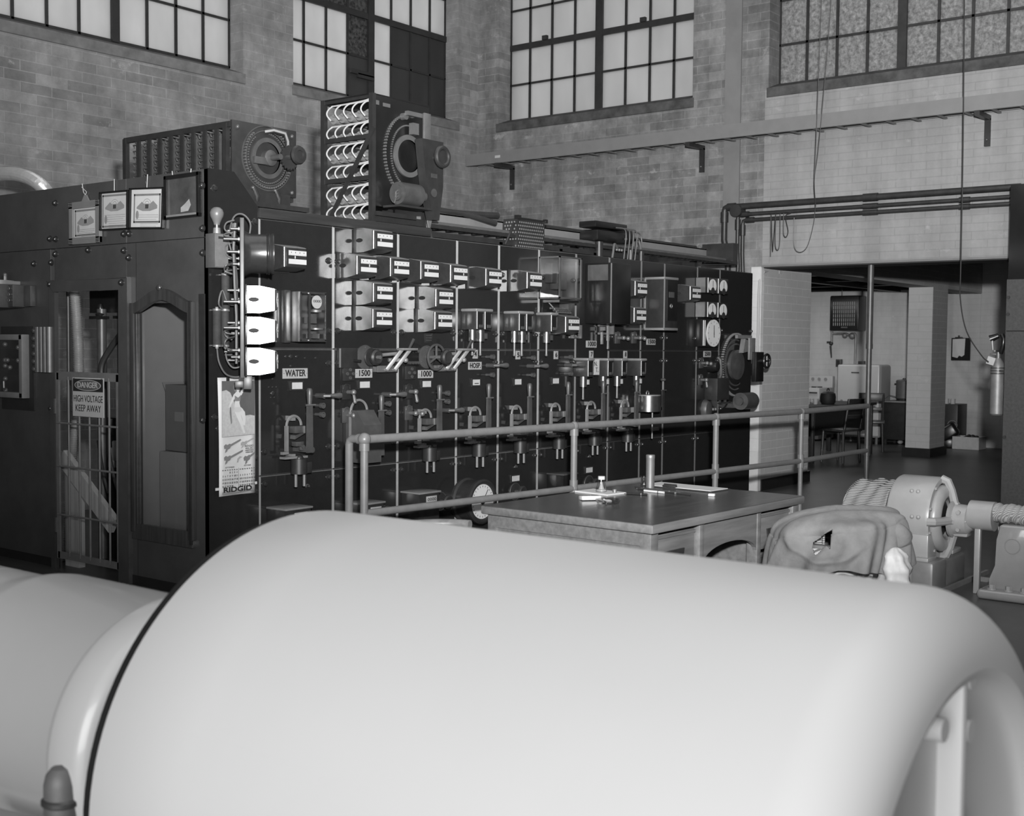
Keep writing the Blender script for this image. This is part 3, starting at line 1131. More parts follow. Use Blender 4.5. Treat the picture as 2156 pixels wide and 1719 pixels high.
t = thing('knife_switch', 'bright two-pole knife switch hanging beneath the black cover box', 'switch', (8.74, BY, 1.68))
b = MB()
b.box((0.03, -0.02, 0.03), (0.16, 0.02, 0.016)).box((0.03, -0.02, -0.04), (0.16, 0.02, 0.016))
b.box((-0.03, -0.05, 0.0), (0.014, 0.05, 0.03)).box((0.1, -0.05, 0.0), (0.014, 0.05, 0.09))
obj('terminal', b, m_steel, t)
b = MB()
b.box((0.03, -0.06, -0.03), (0.014, 0.02, 0.15)).box((-0.045, -0.05, -0.08), (0.014, 0.02, 0.1))
bl = obj('blade', b, m_chrome, t)
b = MB()
b.cyl((0.03, -0.06, -0.1), (0.03, -0.06, -0.17), 0.012, 0.016, n=12)
obj('handle', b, m_iron2, bl)
t = thing('knife_switch', 'bright fork-shaped knife switch between the lower edgewise meter and the black cover box', 'switch', (8.33, BY, 1.68))
b = MB()
b.box((0.0, -0.03, 0.0), (0.17, 0.02, 0.016)).box((0.0, -0.03, -0.075), (0.15, 0.02, 0.016))
b.box((-0.05, -0.04, -0.03), (0.014, 0.03, 0.11)).box((0.06, -0.04, -0.03), (0.014, 0.03, 0.11))
obj('terminal', b, m_steel, t)
b = MB()
b.box((0.0, -0.06, 0.02), (0.014, 0.02, 0.12))
obj('blade', b, m_chrome, t)

# ---------------------------------------------------------------- rheostat handwheels with parallel lever gear
for wx, spoked, lb in ((5.93, False, 'solid handwheel on a round boss with parallel lever gear above the 1500 plate'),
                       (6.545, True, 'open spoked handwheel on a round boss with parallel lever gear above the 1000 plate')):
    t = thing('rheostat_handwheel', lb, 'handwheel', (wx, BY, 1.445), 0, 'handwheels with lever gear')
    b = MB()
    b.lathe([(0.0, 0.0), (0.082, 0.0), (0.082, 0.008), (0.06, 0.014), (0.022, 0.018), (0.018, 0.03), (0, 0.03)], 28, FR)
    for k in range(3):
        a = PI / 2 + k * 2 * PI / 3
        b.ball((0.066 * math.cos(a), -0.012, 0.066 * math.sin(a)), 0.006, n=8)
    obj('boss', b, m_iron2, t)
    yo = 0.10 if spoked else 0.06
    b = MB()
    b.cyl((0, 0, 0), (0, -yo - 0.09, 0), 0.013, n=12)
    obj('shaft', b, m_steel, t)
    b = MB()
    if spoked:
        b.torus(0.088, 0.009, T(0, -yo, 0) @ RX(PI / 2), 32, 8)
        for k in range(3):
            a = PI / 2 + k * 2 * PI / 3
            b.cyl((0, -yo, 0), (0.085 * math.cos(a), -yo, 0.085 * math.sin(a)), 0.009, n=8)
        o = obj('wheel', b, m_iron2, t)
        yk = yo + 0.075
    else:
        b.lathe([(0, 0.0), (0.05, 0.0), (0.06, 0.012), (0.055, 0.02), (0.0, 0.02)], 24, T(0, -0.05, 0) @ FR)
        o = obj('wheel', b, m_iron, t)
        yk = yo + 0.03
    b = MB()
    b.lathe([(0, 0), (0.042, 0.0), (0.053, 0.012), (0.053, 0.03), (0.04, 0.04), (0.02, 0.032), (0, 0.036)], 24, T(0, -yk, 0) @ FR)
    obj('knob', b, m_iron, t)
    # lever gear standing off the slab to the right
    lx = 0.20
    b = MB()
    b.box((lx - 0.03, -0.05, -0.08), (0.20, 0.012, 0.045), 0.003)
    b.box((lx - 0.1, -0.025, -0.08), (0.03, 0.05, 0.04)).box((lx + 0.04, -0.025, -0.08), (0.03, 0.05, 0.04))
    obj('lever_base', b, m_steel, t)
    for dx in (-0.01, 0.07):
        b = MB()
        p0, p1 = Vector((lx + dx - 0.05, -0.07, -0.085)), Vector((lx + dx + 0.04, -0.13, 0.055))
        q = (p1 - p0).to_track_quat('Z', 'Y').to_matrix().to_4x4()
        b.box((0, 0, 0), (0.034, 0.026, (p1 - p0).length), 0.003)
        for v in b.b.verts:
            v.co = Matrix.Translation((p0 + p1) / 2) @ q @ v.co
        b.cyl(p0 + Vector((0, 0.012, 0)), p0 - Vector((0, 0.012, 0)), 0.012, n=10)
        obj('lever_arm', b, m_galv, t)
    b = MB()
    b.box((lx + 0.075, -0.14, 0.055), (0.15, 0.06, 0.016), 0.003)
    b.cyl((lx - 0.12, -0.09, 0.015), (lx + 0.01, -0.10, 0.025), 0.012, n=10)
    tp = obj('lever_table', b, m_galv, t)
    b = MB()
    b.cyl((lx + 0.085, -0.145, 0.06), (lx + 0.115, -0.16, 0.125), 0.010, 0.014, n=10)
    obj('grip', b, m_iron, tp)
    b = MB()
    b.cyl((lx - 0.02, -0.05, -0.02), (lx + 0.09, -0.10, -0.02), 0.013, n=10)
    b.ball((lx + 0.095, -0.103, -0.02), 0.019, n=12)
    obj('stop_pin', b, m_galv, t)

# small fittings on the first handwheel panels
t = thing('dial_plate', 'square dial plate with a key spindle, left of the solid handwheel', 'dial', (5.76, BY, 1.44))
b = MB()
b.box((0, -0.012, 0), (0.17, 0.024, 0.135), 0.004)
obj('plate', b, m_iron, t)
b = MB()
b.box((-0.078, -0.026, 0), (0.012, 0.004, 0.125))
obj('bright_edge', b, m_chrome, t)
b = MB()
b.cyl((0.05, -0.02, -0.02), (0.07, -0.07, -0.02), 0.009, n=10)
obj('spindle', b, m_black, t)
for x, lb in ((5.772, 'square plug socket with four holes below the square dial plate'), (6.37, 'square plug socket with four holes left of the 1000 plate')):
    t = thing('plug_socket', lb, 'socket', (x, BY, 1.335), 0, 'four-hole plug sockets')
    b = MB()
    b.box((0, -0.01, 0), (0.10, 0.02, 0.095), 0.004)
    obj('body', b, m_iron, t)
    for k in range(4):
        a = k * PI / 2
        b = MB()
        b.lathe([(0.006, 0), (0.012, 0.002), (0.011, 0.008), (0.006, 0.008)], 12, T(0.006 + 0.027 * math.cos(a), -0.02, 0.027 * math.sin(a)) @ FR)
        obj('ferrule', b, m_iron2, t)
t = thing('terminal_block', 'eight-stud terminal block between the two handwheels', 'terminal block', (6.395, BY, 1.445))
b = MB()
b.box((0, -0.006, 0), (0.13, 0.012, 0.13), 0.003)
obj('block', b, m_black, t)
for i in range(4):
    for dz in (-0.04, 0.04):
        b = MB()
        b.cyl((-0.045 + i * 0.03, -0.01, dz), (-0.045 + i * 0.03, -0.03, dz), 0.011, n=10)
        obj('stud', b, m_iron2, t)

# clusters of blanked screw holes on the WATER panel
t = thing('screw_cluster', 'cluster of small screw heads above the WATER plate', 'screws', (5.30, BY, 1.42))
for x, z, r in ((-.06, .03, .012), (-.02, .03, .017), (.03, .03, .012), (-.02, -.03, .010), (.10, .02, .008), (.19, .02, .008), (-.19, -.08, .008), (-.15, -.08, .008), (-.17, -.05, .008), (-.17, -.11, .008)):
    b = MB()
    b.ball((x, -0.002, z), r, (1, 0.5, 1), 10)
    obj('screw', b, m_bolt, t)
t = thing('screw_cluster', 'cluster of small screw heads left of the breaker on the WATER panel', 'screws', (5.13, BY, 1.23))
for x, z, r in ((-.03, .03, .006), (0.0, .03, .006), (.03, .03, .006), (0, -.01, .017), (-.015, -.035, .006), (.015, -.035, .006)):
    b = MB()
    b.ball((x, -0.002, z), r, (1, 0.5, 1), 10)
    obj('screw', b, m_bolt, t)
t = thing('data_plate', 'small dark riveted data plate below the two edgewise meters of the spoked-handwheel panel', 'plate', (6.57, BY, 1.59))
b = MB()
b.box((0, -0.002, 0), (0.085, 0.004, 0.085), 0.001)
obj('plate', b, m_iron, t)
b = MB()
for i in range(4):
    b.box((0, -0.0045, 0.025 - i * 0.017), (0.06, 0.001, 0.005))
obj('engraving', b, m_iron2, t)

# ---------------------------------------------------------------- glazed instruments
t = thing('wattmeter', 'glazed recording wattmeter with bright side, above the WATER plate', 'meter', (5.36, BY, 1.70))
b = MB()
b.box((-0.105, -0.06, 0), (0.012, 0.12, 0.30)).box((0, -0.06, 0.15), (0.22, 0.12, 0.012)).box((0, -0.06, -0.15), (0.22, 0.12, 0.012)).box((0.105, -0.06, 0), (0.012, 0.12, 0.30))
b.box((-0.035, -0.12, 0), (0.012, 0.012, 0.30))
obj('case', b, m_brass, t)
b = MB()
b.box((0, -0.006, 0), (0.21, 0.012, 0.29))
obj('backplate', b, m_iron, t)
b = MB()
b.lathe([(0, 0), (0.042, 0), (0.042, 0.004), (0, 0.004)], 24, T(0.045, -0.1, 0.095) @ FR)
d = obj('dial', b, m_paper, t)
b = MB()
for k in range(4):
    b.lathe([(0.006, 0), (0.008, 0), (0.008, 0.002), (0.006, 0.002)], 12, T(0.02 + k * 0.017, -0.105, 0.10) @ FR)
obj('dial_circle', b, m_ink, d)
b = MB()
b.cyl((0.045, -0.09, 0.03), (0.045, -0.09, 0.045), 0.04, n=20)
b.cyl((0.045, -0.09, -0.08), (0.045, -0.09, -0.07), 0.05, n=20)
b.box((0.03, -0.06, -0.02), (0.05, 0.06, 0.04)).box((0.05, -0.06, -0.12), (0.06, 0.06, 0.03))
obj('movement', b, m_steel, t)
b = MB()
b.box((0.036, -0.122, 0), (0.13, 0.003, 0.285))
obj('glass_front', b, m_glass, t)
b = MB()
b.box((-0.14, -0.02, 0.0), (0.05, 0.04, 0.33), 0.006)
obj('hinge_plate', b, m_brass, t)

t = thing('glazed_meter', 'large clear glass-cased meter over the number 6 panel', 'meter', (8.02, BY, 2.07))
b = MB()
for x in (-0.145, 0.145):
    for z in (-0.16, 0.16):
        b.box((x, -0.1, z), (0.012, 0.2, 0.012))
for y in (-0.006, -0.2):
    for z in (-0.16, 0.16):
        b.box((0, y, z), (0.302, 0.012, 0.012))
    for x in (-0.145, 0.145):
        b.box((x, y, 0), (0.012, 0.012, 0.33))
obj('frame', b, m_iron2, t)
b = MB()
b.box((0, -0.008, 0), (0.28, 0.01, 0.31))
b.box((0.03, -0.06, -0.02), (0.12, 0.09, 0.14), 0.01).box((-0.06, -0.05, 0.04), (0.07, 0.08, 0.16), 0.01)
obj('movement', b, m_iron2, t)
b = MB()
b.box((0, -0.2, 0), (0.28, 0.003, 0.31)).box((-0.147, -0.1, 0), (0.003, 0.19, 0.31)).box((0, -0.1, 0.163), (0.28, 0.19, 0.003))
obj('glass', b, m_glass, t)
b = MB()
b.box((0, -0.1, -0.185), (0.26, 0.18, 0.02))
obj('base', b, m_black, t)

t = thing('regulator_mechanism', 'bright exposed linkage mechanism under the large glass-cased meter', 'mechanism', (8.05, BY, 1.83))
b = MB()
b.box((0, -0.07, 0.0), (0.24, 0.012, 0.014)).box((0.02, -0.1, -0.03), (0.2, 0.012, 0.014)).box((0.0, -0.05, -0.05), (0.26, 0.02, 0.012))
b.cyl((-0.12, -0.04, 0.06), (-0.05, -0.09, -0.03), 0.006, n=8)
obj('linkage', b, m_steel, t)
b = MB()
for i in range(5):
    b.cyl((-0.06 + i * 0.035, -0.06, -0.015), (-0.06 + i * 0.035, -0.12, -0.015), 0.012, n=10)
b.box((0.1, -0.06, 0.01), (0.06, 0.1, 0.06), 0.004)
obj('contact_block', b, m_iron2, t)
b = MB()
b.box((0.0, -0.012, -0.01), (0.3, 0.02, 0.12), 0.004)
obj('base', b, m_black, t)

t = thing('cover_box', 'tall plain black cover box with one bright edge, above the upper 1000 plate', 'box', (8.66, BY, 1.97))
b = MB()
b.box((0, -0.13, 0), (0.30, 0.26, 0.50), 0.006)
obj('cover', b, m_black, t)
b = MB()
b.box((-0.149, -0.261, 0), (0.008, 0.008, 0.49))
obj('bright_edge', b, m_chrome, t)
b = MB()
b.box((-0.153, -0.13, 0.17), (0.004, 0.20, 0.13))
obj('side_card', b, m_iron2, t)

t = thing('instrument_box', 'tall bright-edged instrument box with dark door, beside two edgewise meters', 'box', (9.56, BY, 1.915))
b = MB()
b.box((0, -0.10, 0), (0.23, 0.20, 0.43), 0.004)
obj('body', b, m_iron, t)
for z in (-0.225, 0.225):
    b = MB()
    b.box((0, -0.10, z), (0.24, 0.21, 0.022), 0.003)
    obj('bright_band', b, m_chrome, t)
for x, y in ((-0.118, -0.006), (-0.118, -0.204)):
    b = MB()
    b.box((x, y, 0), (0.01, 0.01, 0.45))
    obj('edge_strip', b, m_chrome, t)
b = MB()
b.box((0.02, -0.202, 0.03), (0.17, 0.006, 0.36))
dd = obj('door', b, m_black, t)
b = MB()
b.torus(0.016, 0.005, T(-0.01, -0.21, -0.02) @ RX(PI / 2), 14, 6)
obj('latch', b, m_steel, dd)
b = MB()
b.box((0.0, -0.207, 0.08), (0.09, 0.002, 0.05))
obj('maker_plate', b, m_iron2, dd)

for z, lb in ((2.12, 'upper twin instrument with two oval dials'), (1.89, 'lower twin instrument with two oval dials, above the clock')):
    t = thing('twin_dial_instrument', lb, 'meter', (10.56, BY, z), 0, 'twin oval-dial instruments')
    b = MB()
    b.box((0, -0.055, 0), (0.44, 0.11, 0.145), 0.004)
    obj('case', b, m_case, t)
    b = MB()
    b.box((-0.221, -0.055, 0), (0.003, 0.1, 0.14))
    obj('side_plate', b, m_steel, t)
    for cx in (-0.09, 0.125):
        b = MB()
        b.prism([(cx + 0.07 * math.cos(a), -0.045 if math.sin(a) < -0.6 else -0.005 + 0.066 * math.sin(a)) for a in [2 * PI * i / 28 for i in range(28)]], 0.006, FR @ T(0, 0, 0.108))
        d = obj('dial', b, m_paper, t)
        b = MB()
        b.box((cx, -0.116, 0.01), (0.005, 0.002, 0.07))
        b.lathe([(0, 0), (0.032, 0), (0.032, 0.003), (0, 0.003)], 16, T(cx, -0.114, -0.05) @ FR)
        obj('needle', b, m_ink, d)
    for cx in (-0.185, 0.015):
        b = MB()
        b.cyl((cx, -0.114, -0.07), (cx, -0.114, 0.07), 0.007, n=10)
        obj('edge_rod', b, m_chrome, t)

t = thing('panel_clock', 'round white-faced clock in a square case, below the oval dials', 'clock', (10.52, BY, 1.668))
b = MB()
b.box((-0.02, -0.04, 0), (0.33, 0.08, 0.26), 0.004)
obj('case', b, m_black, t)
b = MB()
b.cyl((-0.165, -0.084, -0.12), (-0.165, -0.084, 0.12), 0.008, n=10).cyl((-0.135, -0.084, -0.12), (-0.135, -0.084, 0.12), 0.006, n=10)
obj('edge_rod', b, m_chrome, t)
b = MB()
b.lathe([(0, 0), (0.13, 0), (0.13, 0.012), (0, 0.012)], 40, T(0.02, -0.082, 0) @ FR)
d = obj('dial', b, m_paper, t)
b = MB()
b.box((0.02, -0.096, 0.03), (0.006, 0.003, 0.09)).box((0.022, -0.096, -0.012), (0.007, 0.003, 0.06))
obj('hands', b, m_ink, d)
b = MB()
for k in range(12):
    a = k * PI / 6
    b.box((0.02 + 0.108 * math.sin(a), -0.0945, 0.108 * math.cos(a)), (0.012, 0.001, 0.012))
obj('hour_marks', b, m_greyink, d)

# relay gear under the 2500 plate
t = thing('bell_relay', 'dark domed relay with bright bent arms under the 2500 plate', 'relay', (10.62, BY, 1.35))
b = MB()
b.lathe([(0.06, 0), (0.06, 0.06), (0.045, 0.10), (0.0, 0.12)], 20, T(0, 0, 0.0) @ FR)
obj('dome', b, m_black, t)
b = MB()
b.tube([(0.11, -0.03, 0.09), (0.13, -0.05, 0.06), (0.13, -0.06, -0.08), (0.09, -0.06, -0.14)], 0.022, 10)
obj('tube_arm', b, m_iron2, t)
for i in range(3):
    b = MB()
    b.ball((-0.04 + i * 0.05, -0.03, -0.15), 0.016, n=10)
    obj('terminal', b, m_steel, t)
t = thing('cover_box', 'small plain dark cover box left of the rheostat motor', 'box', (10.66, BY, 1.13))
b = MB()
b.box((0, -0.07, 0), (0.24, 0.14, 0.21), 0.004)
obj('cover', b, m_iron, t)
t = thing('porcelain_dome', 'pale dome-shaped cover just above the rail near the end panel', 'cover', (10.55, BY, 0.93))
b = MB()
b.lathe([(0.075, 0), (0.075, 0.02), (0.06, 0.05), (0.0, 0.07)], 24, Matrix.Diagonal((1, 1, 1.35, 1)) @ FR)
obj('dome', b, m_iron2, t)
for x in (0.13, 0.18):
    b = MB()
    b.ball((x, -0.02, 0.0), 0.018, n=10)
    obj('terminal', b, m_steel, t)


# ---------------------------------------------------------------- bottom row
def counter_box(label, x, z, w, h, d):
    t = thing('counter_box', label, 'box', (x, BY, z), 0, 'counter boxes along the foot of the board')
    b = MB()
    b.box((0, -d / 2, -h / 2), (w, d, h), 0.008)
    obj('case', b, m_case, t)
    b = MB()
    b.box((0, -d / 2 - 0.004, 0.003), (w + 0.012, d + 0.016, 0.014), 0.005)
    obj('lid', b, m_railpaint, t)
    b = MB()
    b.box((0.02, -d - 0.003, -0.045), (w * 0.5, 0.006, 0.046), 0.002)
    wd = obj('window', b, m_plate, t)
    text('0000', 0.03, m_ink, wd, (0.02, -d - 0.0068, -0.045), w * 0.4)
    return t


counter_box('dark counter box low on the WATER panel, at the hood top', 5.19, 0.507, 0.215, 0.20, 0.17)
counter_box('dark counter box behind the paired rail posts', 5.86, 0.475, 0.20, 0.20, 0.16)
counter_box('dark counter box left of the round pressure gauge', 6.40, 0.50, 0.215, 0.22, 0.17)
t = thing('counter_box', 'dark box with a pale stamp beneath number 6 panel, just left of a rail post', 'box', (8.10, BY, 0.50), 0, 'counter boxes along the foot of the board')
b = MB()
b.box((0, -0.08, -0.12), (0.19, 0.16, 0.24), 0.006)
obj('case', b, m_black, t)
b = MB()
b.box((0, -0.084, 0.002), (0.205, 0.175, 0.012), 0.004)
obj('lid', b, m_iron2, t)
b = MB()
b.box((0.055, -0.161, -0.06), (0.05, 0.003, 0.06))
obj('stamp', b, m_plate, t)

t = thing('round_gauge', 'large round drum gauge with a white chart face at the foot of the board', 'gauge', (6.985, BY, 0.385))
b = MB()
b.lathe([(0.165, 0), (0.165, 0.02), (0.15, 0.03), (0.15, 0.14), (0.165, 0.15), (0.165, 0.172), (0.15, 0.18), (0.135, 0.178), (0.13, 0.165), (0, 0.165)], 48, FR)
obj('case', b, m_iron, t)
b = MB()
b.lathe([(0, 0.166), (0.128, 0.166), (0.128, 0.169), (0, 0.169)], 40, FR)
d = obj('dial', b, m_paper, t)
b = MB()
b.cyl((0, -0.171, 0), (0.06, -0.171, 0.085), 0.0025, n=6)
b.lathe([(0, 0.17), (0.022, 0.17), (0.02, 0.176), (0, 0.177)], 16, FR)
for k in range(24):
    a = k * PI / 12
    b.box((0.112 * math.sin(a), -0.1695, 0.112 * math.cos(a)), (0.004, 0.001, 0.012), mat=RY(a))
obj('needle', b, m_ink, d)


def knob_dial(label, x, z):
    t = thing('knob_dial', label, 'knob', (x, BY, z), 0, 'knob dials along the foot of the board')
    b = MB()
    b.lathe([(0.0, 0), (0.072, 0), (0.072, 0.006), (0.062, 0.010), (0.0, 0.012)], 28, FR)
    d = obj('dial', b, m_iron, t)
    b = MB()
    b.torus(0.066, 0.003, T(0, -0.008, 0) @ RX(PI / 2), 28, 6)
    obj('rim', b, m_iron2, d)
    b = MB()
    b.cyl((0, 0, 0), (0, -0.06, 0), 0.014, n=12)
    b.box((0.0, -0.03, 0), (0.05, 0.02, 0.02))
    obj('spindle', b, m_iron2, t)
    b = MB()
    b.lathe([(0.0, 0), (0.035, 0), (0.05, 0.012), (0.05, 0.026), (0.04, 0.034), (0, 0.03)], 24, T(0, -0.06, 0) @ FR)
    obj('knob', b, m_iron, t)
    return t


knob_dial('round knob dial low on number 5 panel, under its card holder', 7.58, 0.394)
knob_dial('round knob dial low on number 7 panel, right of the rail post', 8.59, 0.375)
knob_dial('round knob dial low down, between the paired rail posts and a counter box', 6.07, 0.385)
knob_dial('round knob dial between the counter box and the round gauge', 6.70, 0.40)
for x, z, lb in ((7.58, 0.585, 'small hook above the card holder low on number 5 panel'), (8.587, 0.60, 'small hook above the card holder low on number 7 panel'), (5.41, 0.615, 'small stud near the foot of the WATER panel'), (6.62, 0.66, 'small stud above the counter box left of the round gauge')):
    b = MB()
    b.torus(0.014, 0.005, T(0, -0.012, 0) @ RX(PI / 2), 14, 6, PI)
    b.cyl((0.014, 0, 0), (0.014, -0.014, 0), 0.005, n=8).cyl((-0.014, 0, 0), (-0.014, -0.014, 0), 0.005, n=8)
    tag(obj('hook', b, m_iron2, loc=(x, BY, z)), lb, 'hook', 'small hooks on the lower slabs')

# ---------------------------------------------------------------- dial rheostat on the end panel
t = thing('dial_rheostat', 'motor-driven dial rheostat with contact ring, on the end panel beside the white jamb', 'rheostat', (11.15, BY, 1.36))
for nm, rx, rz, d, r, m in (('outer_studs', 0.29, 0.31, 0.025, 0.0085, m_casetop), ('inner_studs', 0.225, 0.25, 0.012, 0.006, m_iron2)):
    b = MB()
    n = 46
    for k in range(n):
        a = PI * 0.42 + k * (PI * 1.2) / n
        b.cyl((rx * math.cos(a), 0, rz * math.sin(a)), (rx * math.cos(a), -d, rz * math.sin(a)), r, n=8)
    obj(nm, b, m, t)
b = MB()
b.lathe([(0.20, 0), (0.215, 0), (0.215, 0.012), (0.20, 0.012)], 40, FR, PI * 1.25, PI * 0.4)
obj('inner_ring', b, m_iron2, t)
b = MB()
b.lathe([(0, 0), (0.15, 0), (0.15, 0.03), (0, 0.035)], 32, FR)
obj('hub', b, m_iron2, t)
b = MB()
b.box((0.12, -0.12, 0.16), (0.13, 0.02, 0.22), 0.004).box((0.06, -0.06, 0.28), (0.3, 0.03, 0.035))
b.prism([(0.02, 0.12), (0.18, 0.14), (0.14, 0.24), (0.06, 0.26)], 0.05, FR @ T(0, 0, 0.03))
obj('brush_arm', b, m_galv, t)
b = MB()
b.box((0.2, -0.15, -0.02), (0.17, 0.05, 0.30), 0.006)
obj('gear_cover', b, m_black, t)
b = MB()
b.cyl((0.2, -0.17, 0.04), (0.2, -0.25, 0.04), 0.02, n=12)
b.torus(0.065, 0.014, T(0.2, -0.25, 0.04) @ RX(PI / 2), 28, 8)
b.cyl((0.14, -0.25, 0.04), (0.26, -0.25, 0.04), 0.010, n=8).cyl((0.2, -0.25, -0.02), (0.2, -0.25, 0.10), 0.010, n=8)
obj('handwheel', b, m_black, t)
b = MB()
b.cyl((-0.1, -0.12, -0.36), (0.14, -0.12, -0.36), 0.085, n=28)
b.cyl((-0.13, -0.12, -0.36), (0.17, -0.12, -0.36), 0.04, n=20)
obj('motor', b, m_iron2, t)
b = MB()
b.box((0.02, -0.05, -0.40), (0.2, 0.1, 0.06))
obj('motor_bracket', b, m_black, t)

# ================================================================== SWING BRACKET, BULB AND CALENDAR (blank end bay)
RZB = 0.88            # the swing plate stands out from the board, nearly edge-on to the hall
t = thing('swing_bracket', 'upright instrument plate swung out from the board, studs and wiring on its back', 'bracket', (4.755, 5.745, 1.79), RZB)
b = MB()
b.box((0, 0.012, 0.0), (0.30, 0.024, 0.92), 0.003)
obj('plate', b, m_iron2, t)
b = MB()
b.box((0.17, 0.0, 0.36), (0.10, 0.03, 0.03)).box((0.17, 0.0, -0.36), (0.10, 0.03, 0.03))
obj('hinge', b, m_iron, t)
for k, (x, z) in enumerate(((-.09, .40), (.05, .40), (-.1, .34), (.06, .34), (-.06, .27), (.07, .24), (-.05, .20), (.0, .05), (-.1, -.02), (.07, .0), (.0, -.14), (-.1, -.17), (.06, -.20), (-.08, -.3), (.04, -.31), (-.05, -.34), (.07, -.36))):
    b = MB()
    b.cyl((x, 0.02, z), (x, 0.075 + 0.02 * (k % 3), z), 0.008, n=10)
    b.cyl((x, 0.02, z), (x, 0.034, z), 0.014, n=6)
    obj('terminal_stud', b, m_iron2, t)
b = MB()
b.box((0.0, -0.02, -0.49), (0.04, 0.05, 0.08), 0.004).box((0.0, 0.03, -0.50), (0.03, 0.05, 0.04), 0.004)
obj('clamp', b, m_iron2, t)
b = MB()
random.seed(3)
for k in range(3):
    x = -0.02 + 0.018 * k
    b.tube([(x, 0.05 + 0.008 * k, 0.44), (x + 0.01, 0.06, 0.3), (x + 0.02, 0.055 - 0.006 * k, 0.1), (x + 0.015, 0.045, -0.1), (x, 0.045, -0.38)], 0.009, 8)
obj('wire_bundle', b, m_cable_grey, t)
for k in range(9):
    z0 = random.uniform(-.35, .38)
    x0 = random.uniform(-.1, .08)
    dz = random.uniform(-.12, .12)
    b = MB()
    b.tube(cv([(x0, 0.07, z0), (x0 + random.uniform(-.04, .04), 0.11, z0 + dz * .3), (x0 + random.uniform(-.05, .05), 0.10, z0 + dz * .8), (x0 * .4, 0.055, z0 + dz)]), 0.005, 6)
    obj('jumper_wire', b, m_cable_grey, t)

# instruments on its right-hand face
ox, oy = math.sin(RZB), -math.cos(RZB)
bx_, by_ = 4.755, 5.745
t = thing('can_instrument', 'round black can-shaped instrument on the upper part of the swing plate', 'meter', (bx_ + 0.002 * ox, by_ + 0.002 * oy, 2.055), RZB)
b = MB()
b.lathe([(0, 0), (0.135, 0.0), (0.122, 0.02), (0.115, 0.04), (0.115, 0.125), (0.119, 0.13), (0.115, 0.135), (0.115, 0.15), (0.122, 0.16), (0.122, 0.168), (0.10, 0.17), (0, 0.166)], 48, FR)
obj('can', b, m_case, t)
b = MB()
b.torus(0.118, 0.004, T(0, -0.14, 0) @ RX(PI / 2), 40, 6)
obj('bead', b, m_case, t)
for z, lb in ((1.785, 'upper of three silver-sided meters facing right from the swing plate'), (1.605, 'middle of three silver-sided meters facing right from the swing plate'), (1.425, 'lowest of three silver-sided meters facing right from the swing plate')):
    e = thing('edgewise_meter', lb, 'meter', (bx_ + 0.004 * ox, by_ + 0.004 * oy, z), RZB, 'silver-sided meters on the swing plate')
    for k, (me, m) in MM.items():
        obj(k, me, m, e)

t = thing('lamp_box', 'small bright metal box holding a clear-globed bulb, at the corner of the board', 'box', (4.668, BY, 2.07))
b = MB()
b.box((0, -0.045, 0), (0.098, 0.09, 0.20), 0.004)
obj('box', b, m_steel, t)
b = MB()
b.box((0, -0.0915, 0), (0.088, 0.004, 0.188))
c = obj('cover', b, m_galv, t)
b = MB()
b.box((0, -0.094, 0.075), (0.055, 0.001, 0.014))
obj('mark', b, m_iron, c)
b = MB()
b.cyl((0, -0.045, 0.10), (0, -0.045, 0.135), 0.024, 0.021, n=18)
obj('socket', b, m_galv, t)
t = thing('light_bulb', 'frosted light bulb screwed upright into the bright metal box', 'bulb', (4.668, BY - 0.045, 2.20))
b = MB()
b.lathe([(0, 0.128), (0.02, 0.124), (0.034, 0.112), (0.041, 0.092), (0.038, 0.072), (0.028, 0.052), (0.02, 0.034), (0.017, 0.02), (0.0165, 0.0), (0, 0.0)], 28)
obj('globe', b, m_bulb, t)
b = MB()
b.cyl((0, 0, -0.003), (0, 0, 0.03), 0.019, 0.017, n=18)
obj('base', b, m_brass, t)
for x, z, lb in ((4.722, 1.83, 'upper wire-wound resistor tube below the bright lamp box'), (4.658, 1.62, 'lower left wire-wound resistor tube above the calendar'), (4.718, 1.62, 'lower right wire-wound resistor tube above the calendar')):
    t = thing('resistor_tube', lb, 'resistor', (x, BY - 0.055, z), 0, 'wire-wound resistor tubes')
    b = MB()
    for i in range(28):
        b.lathe([(0.024, -0.1 + i * 0.0072), (0.0265, -0.1 + i * 0.0072 + 0.0036), (0.024, -0.1 + i * 0.0072 + 0.0072)], 18)
    obj('winding', b, m_iron2, t)
    for q in (1, -1):
        b = MB()
        b.cyl((0, 0, q * 0.10), (0, 0, q * 0.112), 0.025, n=18)
        b.cyl((0, 0, q * 0.11), (0, 0, q * 0.122), 0.01, n=10)
        b.box((0, 0.03, q * 0.104), (0.014, 0.05, 0.006))
        obj('end_cap', b, m_galv, t)
